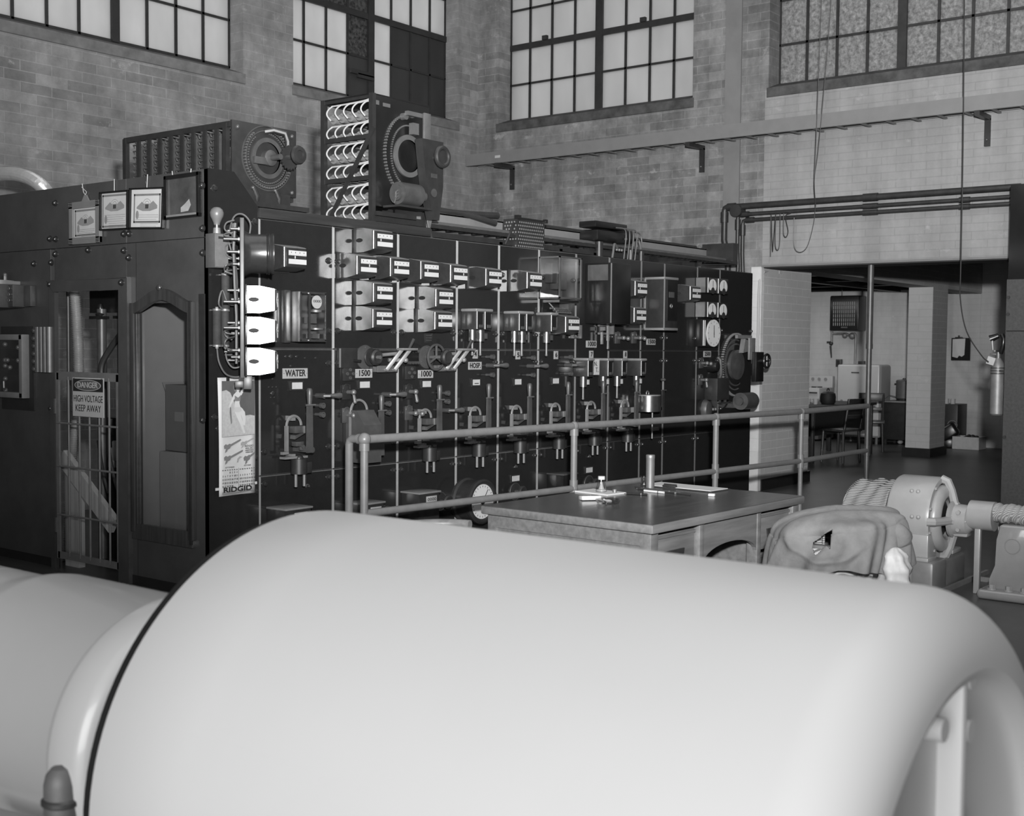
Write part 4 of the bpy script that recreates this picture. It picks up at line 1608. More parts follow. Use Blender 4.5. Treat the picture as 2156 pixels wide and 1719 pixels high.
for pts, lb in (
    ([(4.715, 5.84, 2.16), (4.74, 5.82, 2.27), (4.79, 5.80, 2.29), (4.83, 5.78, 2.24), (4.82, 5.78, 2.15)], 'grey wire looping from the lamp box over to the swing plate'),
    ([(4.715, 5.84, 2.14), (4.73, 5.82, 2.05), (4.75, 5.80, 1.99), (4.80, 5.78, 1.99), (4.78, 5.77, 1.97)], 'grey wire drooping from the lamp box to the swing plate'),
    ([(4.722, 5.875, 1.93), (4.74, 5.86, 1.99), (4.78, 5.83, 1.97), (4.82, 5.78, 2.0)], 'grey wire from the upper resistor tube to the swing plate'),
    ([(4.718, 5.875, 1.72), (4.66, 5.86, 1.76), (4.68, 5.85, 1.84), (4.72, 5.84, 1.76), (4.81, 5.80, 1.77)], 'grey wire looped between the resistor tubes and the swing plate'),
    ([(4.658, 5.875, 1.50), (4.66, 5.86, 1.42), (4.70, 5.85, 1.35), (4.76, 5.83, 1.33), (4.82, 5.80, 1.345)], 'grey wire curving down from the lower left resistor tube'),
    ([(4.718, 5.875, 1.50), (4.72, 5.86, 1.43), (4.75, 5.84, 1.385), (4.80, 5.81, 1.40), (4.84, 5.79, 1.44)], 'grey wire curving down from the lower right resistor tube'),
):
    b = MB()
    b.tube(cv(pts), 0.0055, 8)
    tag(obj('wire', b, m_cable_grey), lb, 'wire', 'wires of the swing plate')

# wall calendar
CX, CZ0, CZ1, CWD = 4.833, 0.615, 1.325, 0.282
t = thing('wall_calendar', 'long paper wall calendar with a picture, wrenches and two month tables', 'calendar', (CX, BY - 0.012, CZ0))
H = CZ1 - CZ0
b = MB()
b.grid(lambda u, v: Vector(((u - .5) * CWD * (0.98 + 0.02 * v), -0.004 - 0.006 * math.sin(v * PI) - 0.008 * math.cos(u * 5) * (1 - v), v * H)), 8, 16)
sh = obj('sheet', b, m_paper, t, angle=60)
sol = sh.modifiers.new('thickness', 'SOLIDIFY')
sol.thickness = 0.001


def flat(name, pts, m, parent, y=-0.020, d=0.0008):
    b_ = MB()
    b_.prism(pts, d, T(0, y, 0) @ FR)
    return obj(name, b_, m, parent, angle=0)


m_pic_bg = M('print_dark', 78, 0.7, var=0.1, scale=20)
m_pic_sand = M('print_sand', 158, 0.7, var=0.1, scale=60)
m_pic_skin = M('print_skin', 178, 0.7, var=0.05)
m_pic_grey = M('print_grey', 104, 0.7, var=0.1)
pc = flat('picture', [(-.122, .355), (.125, .362), (.127, .69), (-.122, .69)], m_pic_bg, t)
flat('haystack', [(-.122, .356), (.125, .363), (.126, .475), (.09, .482), (.05, .478), (.035, .52), (-.03, .56), (-.06, .62), (-.09, .636), (-.122, .63)], m_pic_sand, pc, -0.0212)


def stroke(name, pts, m, par, y):
    """printed limb: a tapering ribbon through (x, z, half width)"""
    L, R_ = [], []
    for k, (x, z, w) in enumerate(pts):
        a, c = pts[max(k - 1, 0)], pts[min(k + 1, len(pts) - 1)]
        dx, dz = c[0] - a[0], c[1] - a[1]
        n = math.hypot(dx, dz)
        L.append((x - dz / n * w, z + dx / n * w))
        R_.append((x + dz / n * w, z - dx / n * w))
    return flat(name, L + R_[::-1], m, par, y)


def oval(x, z, rx, rz):
    return [(x + rx * math.cos(a), z + rz * math.sin(a)) for a in [2 * PI * k / 24 for k in range(24)]]


flat('hair', oval(-.012, .652, .026, .032), m_pic_grey, pc, -0.0222)
fg = flat('face', oval(-.004, .646, .014, .020), m_pic_skin, pc, -0.0236)
stroke('raised_arm', [(.014, .606, .009), (.034, .632, .008), (.038, .652, .007), (.014, .672, .006)], m_pic_skin, pc, -0.0228)
stroke('torso', [(-.004, .628, .006), (-.006, .612, .022), (-.010, .585, .021), (-.010, .555, .017), (-.008, .525, .024), (-.008, .505, .026)], m_pic_skin, pc, -0.0232)
stroke('lowered_arm', [(-.026, .608, .009), (-.046, .575, .008), (-.062, .548, .006), (-.070, .528, .006)], m_pic_skin, pc, -0.0238)
stroke('leg', [(.006, .515, .020), (.034, .492, .017), (.042, .46, .012), (.040, .42, .009)], m_pic_skin, pc, -0.0234)
stroke('leg', [(-.014, .515, .020), (.004, .472, .016), (.020, .435, .012), (.034, .395, .008), (.044, .372, .007)], m_pic_skin, pc, -0.0240)
flat('top', [(-.029, .602), (-.030, .568), (.012, .568), (.016, .602), (-.004, .588)], m_pic_grey, pc, -0.0246)
flat('shorts', [(-.033, .532), (.016, .532), (.022, .508), (.0, .500), (-.034, .505)], m_white, pc, -0.0248)
flat('chain', [(-.066, .535), (-.058, .53), (-.05, .44), (-.058, .43), (-.068, .50)], m_pic_grey, pc, -0.0250)


def wrench(x0, z0, x1, z1, s, m):
    L = math.hypot(x1 - x0, z1 - z0)
    a = math.atan2(z1 - z0, x1 - x0)
    pts = [(0, 0), (.004, .018), (.02, .022), (.03, .012), (.05, .012), (.052, .006), (L - .008, .005), (L, .003), (L, -.003), (L - .008, -.005), (.05, -.006), (.042, -.014), (.02, -.014), (.014, -.022), (-.004, -.024), (.004, -.012), (.012, -.004)]
    pts = [(px * (L if px > .1 else 1) if False else px, pz * s) for px, pz in pts]
    R_ = [(x0 + px * math.cos(a) - pz * math.sin(a), z0 + px * math.sin(a) + pz * math.cos(a)) for px, pz in pts]
    flat('wrench_print', R_, m, t, -0.0205)


wrench(-.105, .285, .02, .335, 1.0, m_pic_grey)
wrench(.02, .30, .125, .342, .7, m_plate)
wrench(-.105, .215, .035, .268, 1.0, m_pic_grey)
wrench(.045, .205, .128, .25, 1.0, m_pic_grey)
flat('jaw_print', [(-.01, .20), (-.006, .222), (.012, .235), (.03, .228), (.02, .228), (.006, .218), (0, .20)], m_plate, t, -0.0205)
text_block([('RIDGID', 0.016, 0.083, .293, .066), ('SPUD, HEX,', 0.010, 0.083, .279, .056), ('ADJUSTABLE', 0.010, 0.083, .267, .062), ('WRENCHES', 0.010, 0.083, .255, .056)], m_pic_grey, t, -0.021)
text('SEPTEMBER', 0.012, m_greyink, t, (-.065, -0.021, .172), .07)
text('OCTOBER', 0.012, m_greyink, t, (.07, -0.021, .176), .054)


def month(cx, first, days, m):
    it = [(s, 0.008, cx + (i - 3) * .0175, .156, .010) for i, s in enumerate(['SU', 'MO', 'TU', 'WE', 'TH', 'FR', 'SA'])]
    for dday in range(1, days + 1):
        r_, c_ = divmod(first + dday - 1, 7)
        it.append((str(dday), 0.015, cx + (c_ - 3) * .0175, .140 - r_ * .0205, .0055 if dday < 10 else .012))
    text_block(it, m, t, -0.021, 'month_table')


month(-.063, 3, 30, m_pic_bg)
month(.068, 5, 30, m_pic_bg)
flat('divider', [(.0015, .05), (.0025, .05), (.0025, .165), (.0015, .165)], m_pic_bg, t, -0.0205)
flat('band', [(-.12, .012), (.118, .020), (.118, .034), (-.12, .026)], m_greyink, t, -0.0203)
text('RIDGID', 0.042, m_ink, t, (-.005, -0.0215, .036), .215, bold=0.0012)
b = MB()
b.box((-.07, -0.012, H - .012), (.016, .012, .045), 0.001).box((.075, -0.012, H - .012), (.016, .012, .045), 0.001)
obj('clip', b, m_blackmatt, t)
b = MB()
b.box((-.14, -0.002, .045), (.034, .003, .016)).box((.142, -0.002, .06), (.034, .003, .016))
obj('tape', b, m_paper, t)

# ================================================================== RETURN WING
WGX = 4.643


def wslab(name, label, y0, y1, z0, z1, bolts=()):
    t = thing(name, label, 'panel', (WGX, y1, 0), -PI / 2, 'grey slate panels of the return wing')
    b = MB()
    w = y1 - y0
    b.box((w / 2, 0.02, (z0 + z1) / 2), (w - .003, 0.04, z1 - z0 - .003), 0.0025)
    obj('slab', b, m_slate_grey, t, angle=0)
    for y, z in bolts:
        bolt(t, y1 - y, z)
    return t


wslab('wing_panel', 'upper wing slab behind the dark framed picture and the tilted certificate, nearest the corner', 5.932, 6.742, 2.152, 2.555, ((5.98, 2.455), (5.98, 2.205), (6.708, 2.21)))
wslab('wing_panel', 'long upper wing slab behind the two left framed certificates', 6.742, 9.2, 2.152, 2.555, ((6.763, 2.211), (7.60, 2.22), (7.532, 2.214), (7.532, 2.453)))
wslab('wing_panel', 'wing slab over the wire gate', 6.742, 7.551, 1.932, 2.152, ((6.764, 2.107), (7.534, 2.116), (7.154, 2.126)))
wslab('wing_panel', 'tall left wing slab with the drum relay and glazed case', 7.60, 9.2, 0.06, 2.152, ((7.586, 2.061), (7.80, 2.06), (7.604, 1.082)))
# slab with the glazed opening
t = thing('wing_panel', 'wing slab at the corner surrounding the arched glazed door', 'panel', (WGX, 6.742, 0), -PI / 2, 'grey slate panels of the return wing')
b = MB()
b.box((0.05, 0.02, 1.10), (0.10, 0.04, 2.10)).box((0.735, 0.02, 1.10), (0.145, 0.04, 2.10)).box((0.38, 0.02, 0.18), (0.565, 0.04, 0.26)).box((0.38, 0.02, 1.962), (0.565, 0.04, 0.376))
obj('slab', b, m_slate_grey, t, angle=0)
for y, z in ((6.714, 2.06), (5.979, 2.061), (5.986, 1.072), (6.736, 1.07)):
    bolt(t, 6.742 - y, z)
b = MB()
b.box((0.755, -0.004, 1.45), (0.05, 0.012, 0.74))
obj('cover_strip', b, m_case, t)
b = MB()
b.box((0.4, 0.01, 0.03), (0.8, 0.03, 0.06))
obj('plinth', b, m_darkbase, t)
solid('baseboard_4', m_darkbase, [(WGX + 0.01, WGX + 0.05, 7.6, 9.2, 0, 0.06)])

# arched glazed door set in the wing
t = thing('glazed_door', 'narrow glazed cabinet door with a carved arched top rail, in the return wing', 'door', (WGX, 6.66, 0), -PI / 2)


def arch(u):        # top rail curve, u from 0 (left) to 1 (right)
    return 0.088 * (0.5 - 0.5 * math.cos(2 * PI * u)) ** 0.85


W_ = 0.60
up = [(u * W_, 1.77 + arch(u)) for u in [i / 28 for i in range(29)]]
dn = [(u * W_, 1.705 + arch(u) * 0.95) for u in [i / 28 for i in range(29)]]
b = MB()
b.prism(up + dn[::-1], 0.034, T(0, 0.0, 0) @ FR)
obj('top_rail', b, m_doorwood, t)
b = MB()
b.lathe([(0.0, 0), (0.02, 0.004), (0.014, 0.012), (0, 0.014)], 12, T(W_ / 2, -0.034, 1.865) @ FR)
b.box((W_ / 2, -0.036, 1.868), (0.05, 0.008, 0.016), 0.003)
obj('carving', b, m_doorwood, t)
for x, nm in ((0.012, 'stile'), (W_ - 0.012, 'stile')):
    b = MB()
    b.box((x, -0.018, 1.06), (0.042, 0.034, 1.43), 0.004)
    obj(nm, b, m_doorwood, t)
b = MB()
b.box((W_ - 0.002, -0.034, 1.05), (0.02, 0.012, 1.46), 0.002)
obj('bead', b, m_case, t)
b = MB()
b.box((0.042, -0.018, 1.03), (0.02, 0.02, 1.36), 0.004).box((0.058, -0.010, 1.03), (0.012, 0.014, 1.36), 0.003)
obj('bead', b, m_brass, t)
b = MB()
b.prism([(0.0, 0.335), (0.05, 0.395), (W_ - 0.04, 0.395), (W_, 0.335), (W_, 0.30), (0.0, 0.30)], 0.03, FR)
obj('bottom_rail', b, m_doorwood, t)
b = MB()
gp = [(0.03, 0.36), (W_ - 0.03, 0.36)] + [(u * W_, 1.74 + arch(u) * 0.9) for u in [0.95 - 0.9 * i / 24 for i in range(25)]]
b.prism(gp, 0.004, T(0, 0.006, 0) @ FR)
obj('glass', b, m_pane_door, t, angle=0)
# locker behind the glass, with cartons
t = thing('locker', 'pale board-lined locker seen behind the arched glazed door', 'locker', (WGX + 0.05, 6.70, 0.28), -PI / 2)
b = MB()
for i in range(8):
    b.box((0.36, 0.42, 0.11 + i * 0.2), (0.74, 0.012, 0.196), 0.006)
b.box((0.0, 0.21, 0.8), (0.01, 0.42, 1.6)).box((0.72, 0.21, 0.8), (0.01, 0.42, 1.6)).box((0.36, 0.21, 1.62), (0.72, 0.42, 0.01)).box((0.36, 0.21, 0.0), (0.72, 0.42, 0.01))
obj('lining', b, m_siding, t, angle=0)
b = MB()
for i in range(7):
    b.box((0.36, 0.412, 0.21 + i * 0.2), (0.74, 0.006, 0.007))
obj('board_joint', b, m_iron, t, angle=0)
b = MB()
b.box((0.36, 0.43, 0.8), (0.74, 0.008, 1.62))
obj('back', b, m_iron, t, angle=0)
for (y, z, d, h, w, m, rz, lb) in ((6.49, 0.29, 0.20, 0.55, 0.30, m_carton, -1.50, 'lower tall carton inside the glazed locker'), (6.49, 0.845, 0.17, 0.42, 0.25, m_carton2, -1.68, 'upper open carton stacked on another inside the glazed locker')):
    t = thing('carton', lb, 'carton', (WGX + 0.27, y, z), rz, 'cartons in the glazed locker')
    b = MB()
    b.box((0, 0, h / 2), (w, d, h), 0.002)
    obj('box', b, m, t, angle=0)
    b = MB()
    if 'upper' in lb:
        b.box((-w / 2 - 0.03, 0, h - 0.02), (0.08, d * 0.9, 0.004), mat=RY(0.9))
        b.box((0.04, -d / 2 - 0.002, h - 0.2), (0.1, 0.002, 0.06))
    else:
        b.box((0, -d / 2 - 0.001, h / 2), (0.003, 0.002, h))
    obj('flap', b, m_carton, t, angle=0)

# ---------------------------------------------------------------- gate opening
t = thing('gate_frame', 'heavy slate door surround of the wire gate opening', 'frame', (WGX, 7.60, 0), -PI / 2)
b = MB()
b.prism([(0, 1.935), (0.90, 1.932), (0.81, 1.86), (0.07, 1.862)], 0.045, T(0, 0.015, 0) @ FR)
obj('head', b, m_slate_grey, t, angle=0)
b = MB()
b.prism([(0.81, 1.86), (0.90, 1.932), (0.90, 0.0), (0.79, 0.0)], 0.045, T(0, 0.015, 0) @ FR)
obj('jamb', b, m_slate_grey, t, angle=0)
b = MB()
b.prism([(0.0, 1.935), (0.07, 1.862), (0.05, 0.0), (0.0, 0.0)], 0.03, T(0, 0.012, 0) @ FR)
obj('jamb', b, m_slate_grey, t, angle=0)
b = MB()
b.box((0.902, -0.012, 0.97), (0.006, 0.04, 1.93)).box((0.45, -0.012, 1.937), (0.9, 0.04, 0.006))
obj('edge_angle', b, m_iron2, t, angle=0)
bolt(t, 0.03, 1.915, -0.02)
bolt(t, 0.85, 1.905, -0.03)
t = thing('wire_gate', 'low iron gate of thin upright bars across the opening, carrying the danger sign', 'gate', (WGX, 7.53, 0), -PI / 2)
b = MB()
b.box((0.37, -0.012, 1.306), (0.71, 0.012, 0.055)).box((0.37, -0.012, 0.10), (0.71, 0.012, 0.045))
b.box((0.02, -0.012, 0.70), (0.034, 0.012, 1.25)).box((0.705, -0.012, 0.70), (0.03, 0.012, 1.25))
obj('gate_rim', b, m_gate, t, angle=0)
for x in (0.15, 0.275, 0.39, 0.50, 0.61):
    b = MB()
    b.cyl((x, -0.014, 0.1), (x, -0.014, 1.3), 0.007, n=8)
    obj('upright_bar', b, m_gate, t)
for z in (0.99, 0.70, 0.375):
    b = MB()
    b.cyl((0.02, -0.02, z), (0.71, -0.02, z), 0.007, n=8)
    obj('cross_bar', b, m_gate, t)
for z in (1.1, 0.3):
    b = MB()
    b.box((-0.005, -0.014, z), (0.016, 0.02, 0.1))
    obj('hinge', b, m_steel, t)
t = thing('danger_sign', 'white and black sign reading DANGER HIGH VOLTAGE KEEP AWAY, wired to the gate', 'sign', (WGX - 0.035, 7.12, 1.172), -PI / 2)
b = MB()
b.box((0, 0, 0), (0.352, 0.004, 0.254), 0.001)
obj('plate', b, m_white, t, angle=0)
b = MB()
b.box((0, -0.003, 0.078), (0.335, 0.002, 0.082))
hd = obj('header', b, m_ink, t, angle=0)
m_signred = M('sign_red', 82, 0.5, var=0.03)
b = MB()
b.prism([(0.148 * math.cos(a), 0.078 + 0.036 * math.sin(a)) for a in [2 * PI * i / 40 for i in range(40)]], 0.001, T(0, -0.004, 0) @ FR)
obj('oval_rim', b, m_white, hd, angle=0)
b = MB()
b.prism([(0.141 * math.cos(a), 0.078 + 0.032 * math.sin(a)) for a in [2 * PI * i / 40 for i in range(40)]], 0.001, T(0, -0.005, 0) @ FR)
obj('oval', b, m_signred, hd, angle=0)
text('DANGER', 0.052, m_white, t, (0, -0.0066, 0.078), 0.225, bold=0.0006)
text('HIGH VOLTAGE', 0.062, m_ink, t, (0, -0.0028, -0.012), 0.325)
text('KEEP AWAY', 0.062, m_ink, t, (0, -0.0028, -0.074), 0.285)
for sx in (-0.155, 0.155):
    b = MB()
    b.ball((sx, -0.003, 0.118), 0.006, n=8)
    obj('rivet', b, m_iron, t)

# things inside the opening
t = thing('flexible_conduit', 'ribbed bright flexible conduit hanging inside the gate opening', 'conduit', (WGX + 0.2, 7.66, 0.0))
b = MB()
for i in range(152):
    z = i * 0.0125
    k = max(0.0, i - 60)
    b.lathe([(0.029, z), (0.039, z + 0.006), (0.029, z + 0.0125)], 16, T(0.03 * math.sin(k * 0.034), -0.02 + 0.0012 * max(0, 94 - i), 0))
obj('conduit', b, m_flex, t)
for (y, x, r, z0, z1, lb) in ((7.56, 0.36, 0.033, 0.02, 1.76, 'left upright dark pipe inside the gate opening'), (7.42, 0.42, 0.028, 0.02, 1.76, 'right upright dark pipe inside the gate opening'), (7.78, 0.24, 0.012, 0.02, 1.9, 'thin upright rod beside the ribbed conduit in the gate opening')):
    b = MB()
    b.cyl((0, 0, 0), (0, 0, z1 - z0), r, n=18)
    tag(obj('upright_pipe', b, m_iron2, loc=(WGX + x, y, z0)), lb, 'pipe', 'pipes in the gate opening')
for pts, r, lb in (([(WGX + .4, 7.33, 1.74), (WGX + .39, 7.35, 1.62), (WGX + .37, 7.46, 1.50), (WGX + .34, 7.53, 1.38), (WGX + .34, 7.54, 1.25)], 0.022, 'thick dark cable slanting across the pipes inside the gate opening'),
                   ([(WGX + .42, 7.20, 1.55), (WGX + .40, 7.26, 1.42), (WGX + .38, 7.29, 1.2), (WGX + .36, 7.28, 0.95), (WGX + .4, 7.20, 0.8)], 0.02, 'dark cable hanging at the right inside the gate opening'),
                   ([(WGX + .35, 7.45, 1.0), (WGX + .3, 7.40, .8), (WGX + .28, 7.3, .6), (WGX + .3, 7.22, .4)], 0.014, 'ribbed dark cable running down behind the timber brace'),
                   ([(WGX + .3, 7.52, .85), (WGX + .28, 7.46, .72), (WGX + .26, 7.40, .62), (WGX + .27, 7.36, .5)], 0.012, 'thin cable fanning down behind the timber brace')):
    b = MB()
    b.tube(cv(pts), r, 10)
    tag(obj('cable', b, m_cable_dk), lb, 'cable', 'cables in the gate opening')
t = thing('bus_support', 'dark steel plate with two insulators at the top of the gate opening', 'bus support', (WGX + 0.4, 7.2, 1.9))
b = MB()
b.box((0, 0, 0), (0.02, 1.1, 0.33))
obj('plate', b, m_black, t)
for y in (0.36, 0.08):
    b = MB()
    b.lathe([(0, 0), (0.03, 0), (0.035, 0.015), (0.018, 0.03), (0.022, 0.06), (0.012, 0.085), (0, 0.09)], 16, T(-0.05, y, -0.19))
    b.box((-0.06, y, -0.20), (0.08, 0.12, 0.02))
    obj('insulator', b, m_black, t)
for y0, lb in ((7.10, 'closely packed dark switchgear with bright clamps low behind the gate bars'),):
    t = thing('switchgear', lb, 'switchgear', (WGX + 0.45, 7.35, 0.0))
    b = MB()
    b.box((0.06, 0, 0.5), (0.1, 0.7, 1.0))
    obj('backplate', b, m_black, t)
    random.seed(11)
    for i in range(7):
        b = MB()
        y, z = random.uniform(-.2, .2), 0.62 + i * 0.07
        b.cyl((-0.02, y - .1, z), (-0.02, y + .1, z), 0.02, n=12)
        b.box((-0.03, y, z), (0.05, 0.06, 0.05), 0.006)
        obj('clamp', b, m_iron2 if i % 2 else m_iron, t)
    for y in (0.08, -0.02, 0.13):
        b = MB()
        b.box((-0.06, y, 0.86 - abs(y)), (0.05, 0.07, 0.14), 0.01)
        obj('fuse_holder', b, m_galv, t)
t = thing('timber_brace', 'pale timber post with a diagonal brace behind the wire gate', 'brace', (WGX + 0.12, 7.53, 0))
b = MB()
b.box((0, 0, 0.33), (0.05, 0.16, 0.70))
obj('post', b, m_pine, t, angle=0)
b = MB()
b.box((-0.045, -0.23, 0.54), (0.04, 0.72, 0.115), mat=RX(0.62))
obj('diagonal', b, m_pine, t, angle=0)

# ---------------------------------------------------------------- framed certificates


def certificate(label, y, z, w, h, fr, frame_m, mat_w=0.0, rot=0.0, print_=True, hanger=None):
    t = thing('framed_certificate' if print_ else 'framed_picture', label, 'framed picture', (WGX - 0.004, y, z), -PI / 2, 'framed certificates on the wing')
    rm = RY(rot)
    b = MB()
    for sx in (-1, 1):
        b.box((sx * (w / 2 - fr / 2), -0.012, 0), (fr, 0.024, h), 0.003)
        if fr > .03:
            for k in range(3):
                b.box((0, -0.025, sx * (h / 2 - .008 - k * .010)), (w, 0.004, 0.005))
    for sz in (-1, 1):
        b.box((0, -0.012, sz * (h / 2 - fr / 2)), (w, 0.024, fr), 0.003)
    for v in b.b.verts:
        v.co = rm @ v.co
    obj('frame', b, frame_m, t, angle=20)
    iw, ih = w - 2 * fr, h - 2 * fr

    def sheet(name, pts, m, y_, par=t):
        b_ = MB()
        b_.prism(pts, 0.001, rm @ T(0, y_, 0) @ FR)
        return obj(name, b_, m, par, angle=0)

    def rect(a, c, e, d):
        return [(a, c), (e, c), (e, d), (a, d)]
    if not print_:
        p = sheet('picture', rect(-iw / 2, -ih / 2, iw / 2, ih / 2), M('faded_photo', 66, 0.25, var=0.35, scale=6), -0.008)
        sheet('pale_patch', [(-.02, -ih / 2 + .012), (.05, -ih / 2 + .016), (.075, -ih / 2 + .05), (.06, -ih / 2 + .085), (.02, -ih / 2 + .06), (-.02, -ih / 2 + .04)], m_plate, -0.0095, p)
        sheet('lower_lip', rect(-iw / 2, -ih / 2 - .012, iw / 2, -ih / 2), m_casetop, -0.0245, p)
    else:
        p = sheet('certificate', rect(-iw / 2, -ih / 2, iw / 2, ih / 2), m_paper if mat_w else m_card2, -0.008)
        a, c = iw / 2 - mat_w - .008, ih / 2 - mat_w - .008
        for k, (x0, z0, x1, z1) in enumerate(((-a, c - .012, a, c), (-a, -c, a, -c + .012), (-a, -c, -a + .012, c), (a - .012, -c, a, c))):
            sheet('border', rect(x0, z0, x1, z1), m_casetop, -0.0092, p)
        ez = c - .06
        s_ = a / .13
        sheet('vignette', [(-.10 * s_, ez - .02), (-.05 * s_, ez + .012), (-.03 * s_, ez), (.03 * s_, ez), (.06 * s_, ez + .016), (.10 * s_, ez - .012), (.10 * s_, ez - .03), (.03 * s_, ez - .045), (-.04 * s_, ez - .045), (-.10 * s_, ez - .03)], m_greyink, -0.0092, p)
        b_ = MB()
        b_.torus(0.024 * s_, 0.0016, rm @ T(0, -0.0095, ez - .01) @ RX(PI / 2), 20, 6)
        b_.torus(0.045 * s_, 0.0014, rm @ T(0, -0.0095, ez - .018) @ RX(PI / 2), 20, 6, PI * .7, PI * .15)
        obj('scroll', b_, m_greyink, p)
        sheet('centre_scene', rect(-.016 * s_, ez - .03, .016 * s_, ez - .005), m_iron2, -0.0105, p)
        for k in range(7):
            zz = ez - .07 - k * .0125 * (ih / .21)
            x0 = -a + .022 if k < 4 else -a + .07
            sheet('text_line', rect(x0, zz, a - .02 - (.02 if k % 3 == 2 else 0), zz + .0022), m_greyink, -0.0092, p)
        b_ = MB()
        b_.prism([(-a + .038 + .015 * s_ * math.cos(q), -c + .05 + .026 * math.sin(q)) for q in [2 * PI * i / 24 for i in range(24)]], .001, rm @ T(0, -0.0095, 0) @ FR)
        obj('seal', b_, m_greyink, p, angle=0)
    if hanger:
        b_ = MB()
        b_.prism([(-.045, h / 2 - .004), (.045, h / 2 - .004), (.012, h / 2 + .04), (-.012, h / 2 + .04)], .008, T(0, -0.004, 0) @ FR)
        obj('hanger', b_, frame_m, t, angle=0)
    return t


m_card2 = M('aged_paper', 168, 0.7, var=0.06)
certificate('certificate in a wide ribbed pale frame with a hanger tab, furthest left', 7.166, 2.303, 0.345, 0.275, 0.044, M('ribbed_frame', 108, 0.45, var=0.06), hanger=True)
certificate('certificate in a thin black frame, between the ribbed frame and the tilted certificate', 6.845, 2.36, 0.305, 0.246, 0.012, m_black, rot=0.02)
certificate('white-mounted certificate in a thin black frame hanging tilted', 6.508, 2.354, 0.345, 0.252, 0.011, m_black, mat_w=0.018, rot=0.05)
certificate('dark faded picture in a deep black frame at the right of the certificates', 6.153, 2.405, 0.335, 0.262, 0.024, m_black, rot=-0.01, print_=False)
for pts, lb in (([(7.21, 2.557), (7.195, 2.50), (7.175, 2.482), (7.16, 2.50), (7.215, 2.535)], 'string loop above the ribbed certificate frame'),
                ([(6.855, 2.560), (6.856, 2.487)], 'short string above the black-framed certificate left of the tilted one'),
                ([(6.507, 2.562), (6.515, 2.482), (6.525, 2.52)], 'string above the tilted certificate'),
                ([(6.262, 2.562), (6.258, 2.53)], 'left hanging hook of the dark framed picture'), ([(6.08, 2.562), (6.085, 2.53)], 'right hanging hook of the dark framed picture')):
    b = MB()
    b.tube([(WGX - 0.008, y, z) for y, z in pts], 0.0028, 6)
    tag(obj('hanging_string', b, m_cable), lb, 'string', 'strings of the framed certificates')

# ---------------------------------------------------------------- relay, case and bus at the far left
t = thing('drum_relay', 'round-bodied relay with a stepped front at the left edge of the wing', 'relay', (WGX, 8.02, 1.86), -PI / 2)
b = MB()
b.cyl((-0.06, -0.10, -0.09), (-0.06, -0.10, 0.09), 0.10, n=28)
b.box((-0.06, -0.05, 0), (0.2, 0.1, 0.17))
obj('drum', b, m_casetop, t)
b = MB()
b.box((0.06, -0.09, -0.02), (0.05, 0.18, 0.16), 0.004).box((0.12, -0.06, -0.02), (0.06, 0.12, 0.15), 0.004).box((0.19, -0.02, -0.02), (0.09, 0.04, 0.14), 0.004)
obj('front', b, m_iron2, t)
b = MB()
b.cyl((0.02, -0.1, 0.09), (0.02, -0.1, 0.12), 0.014, n=10)
b.ball((0.02, -0.1, 0.125), 0.016, n=10)
obj('knob', b, m_steel, t)
b = MB()
for k in range(3):
    b.torus(0.012, 0.003, T(0.105, -0.125, 0.03 - k * .04) @ RX(PI / 2), 12, 5)
    b.box((0.13, -0.123, 0.03 - k * .04), (0.03, 0.004, 0.005))
obj('fine_screw', b, m_steel, t)
t = thing('glazed_case', 'shallow glazed case with a pale frame and bright contacts, at the left edge', 'case', (WGX, 8.09, 1.36), -PI / 2)
b = MB()
for x in (-0.20, 0.20):
    b.box((x, -0.03, 0), (0.045 if x > 0 else 0.09, 0.06, 0.44), 0.006)
for z in (-0.2, 0.2):
    b.box((0, -0.03, z), (0.44, 0.06, 0.04), 0.006)
obj('frame', b, m_casetop, t)
b = MB()
b.box((0, -0.004, 0), (0.38, 0.008, 0.38))
for z in (0.09, -0.07):
    b.box((0.05, -0.012, z), (0.25, 0.01, 0.006))
obj('back', b, m_black, t)
for x, z in ((-.06, .15), (.11, .13), (-.06, .04), (-.03, .04), (.11, .04), (-.06, 0), (.0, -.01), (-.06, -.09), (-.06, -.17)):
    b = MB()
    b.ball((x, -0.02, z), 0.017, n=10)
    obj('contact', b, m_chrome, t)
b = MB()
b.tube([(-.05, -.03, -.1), (-.03, -.05, -.11), (-.03, -.05, -.15), (-.05, -.03, -.165)], .007, 8)
obj('handle', b, m_chrome, t)
b = MB()
b.box((0, -0.05, 0), (0.38, 0.003, 0.38))
obj('glass', b, m_glass, t)
t = thing('bus_cover', 'bright fluted metal cover beside the glazed case on the wing', 'cover', (WGX, 7.66, 1.475), -PI / 2)
b = MB()
for k in range(4):
    b.cyl((-0.065 + k * 0.045, -0.02, -0.15), (-0.065 + k * 0.045, -0.02, 0.155), 0.026, n=20)
obj('flute', b, m_steel, t)
b = MB()
for k in range(6):
    b.ball((-0.115, -0.02, -0.13 + k * 0.052), 0.02, n=10)
obj('terminal', b, m_iron2, t)
b = MB()
b.box((-0.36, 0.0, -0.13), (0.42, 0.012, 0.58), 0.003)
obj('backplate', b, m_iron, t)

# ================================================================== ABOVE THE BOARD
m_rheo = M('rheostat_contacts', 92, 0.45, metal=0.3, var=0.15)
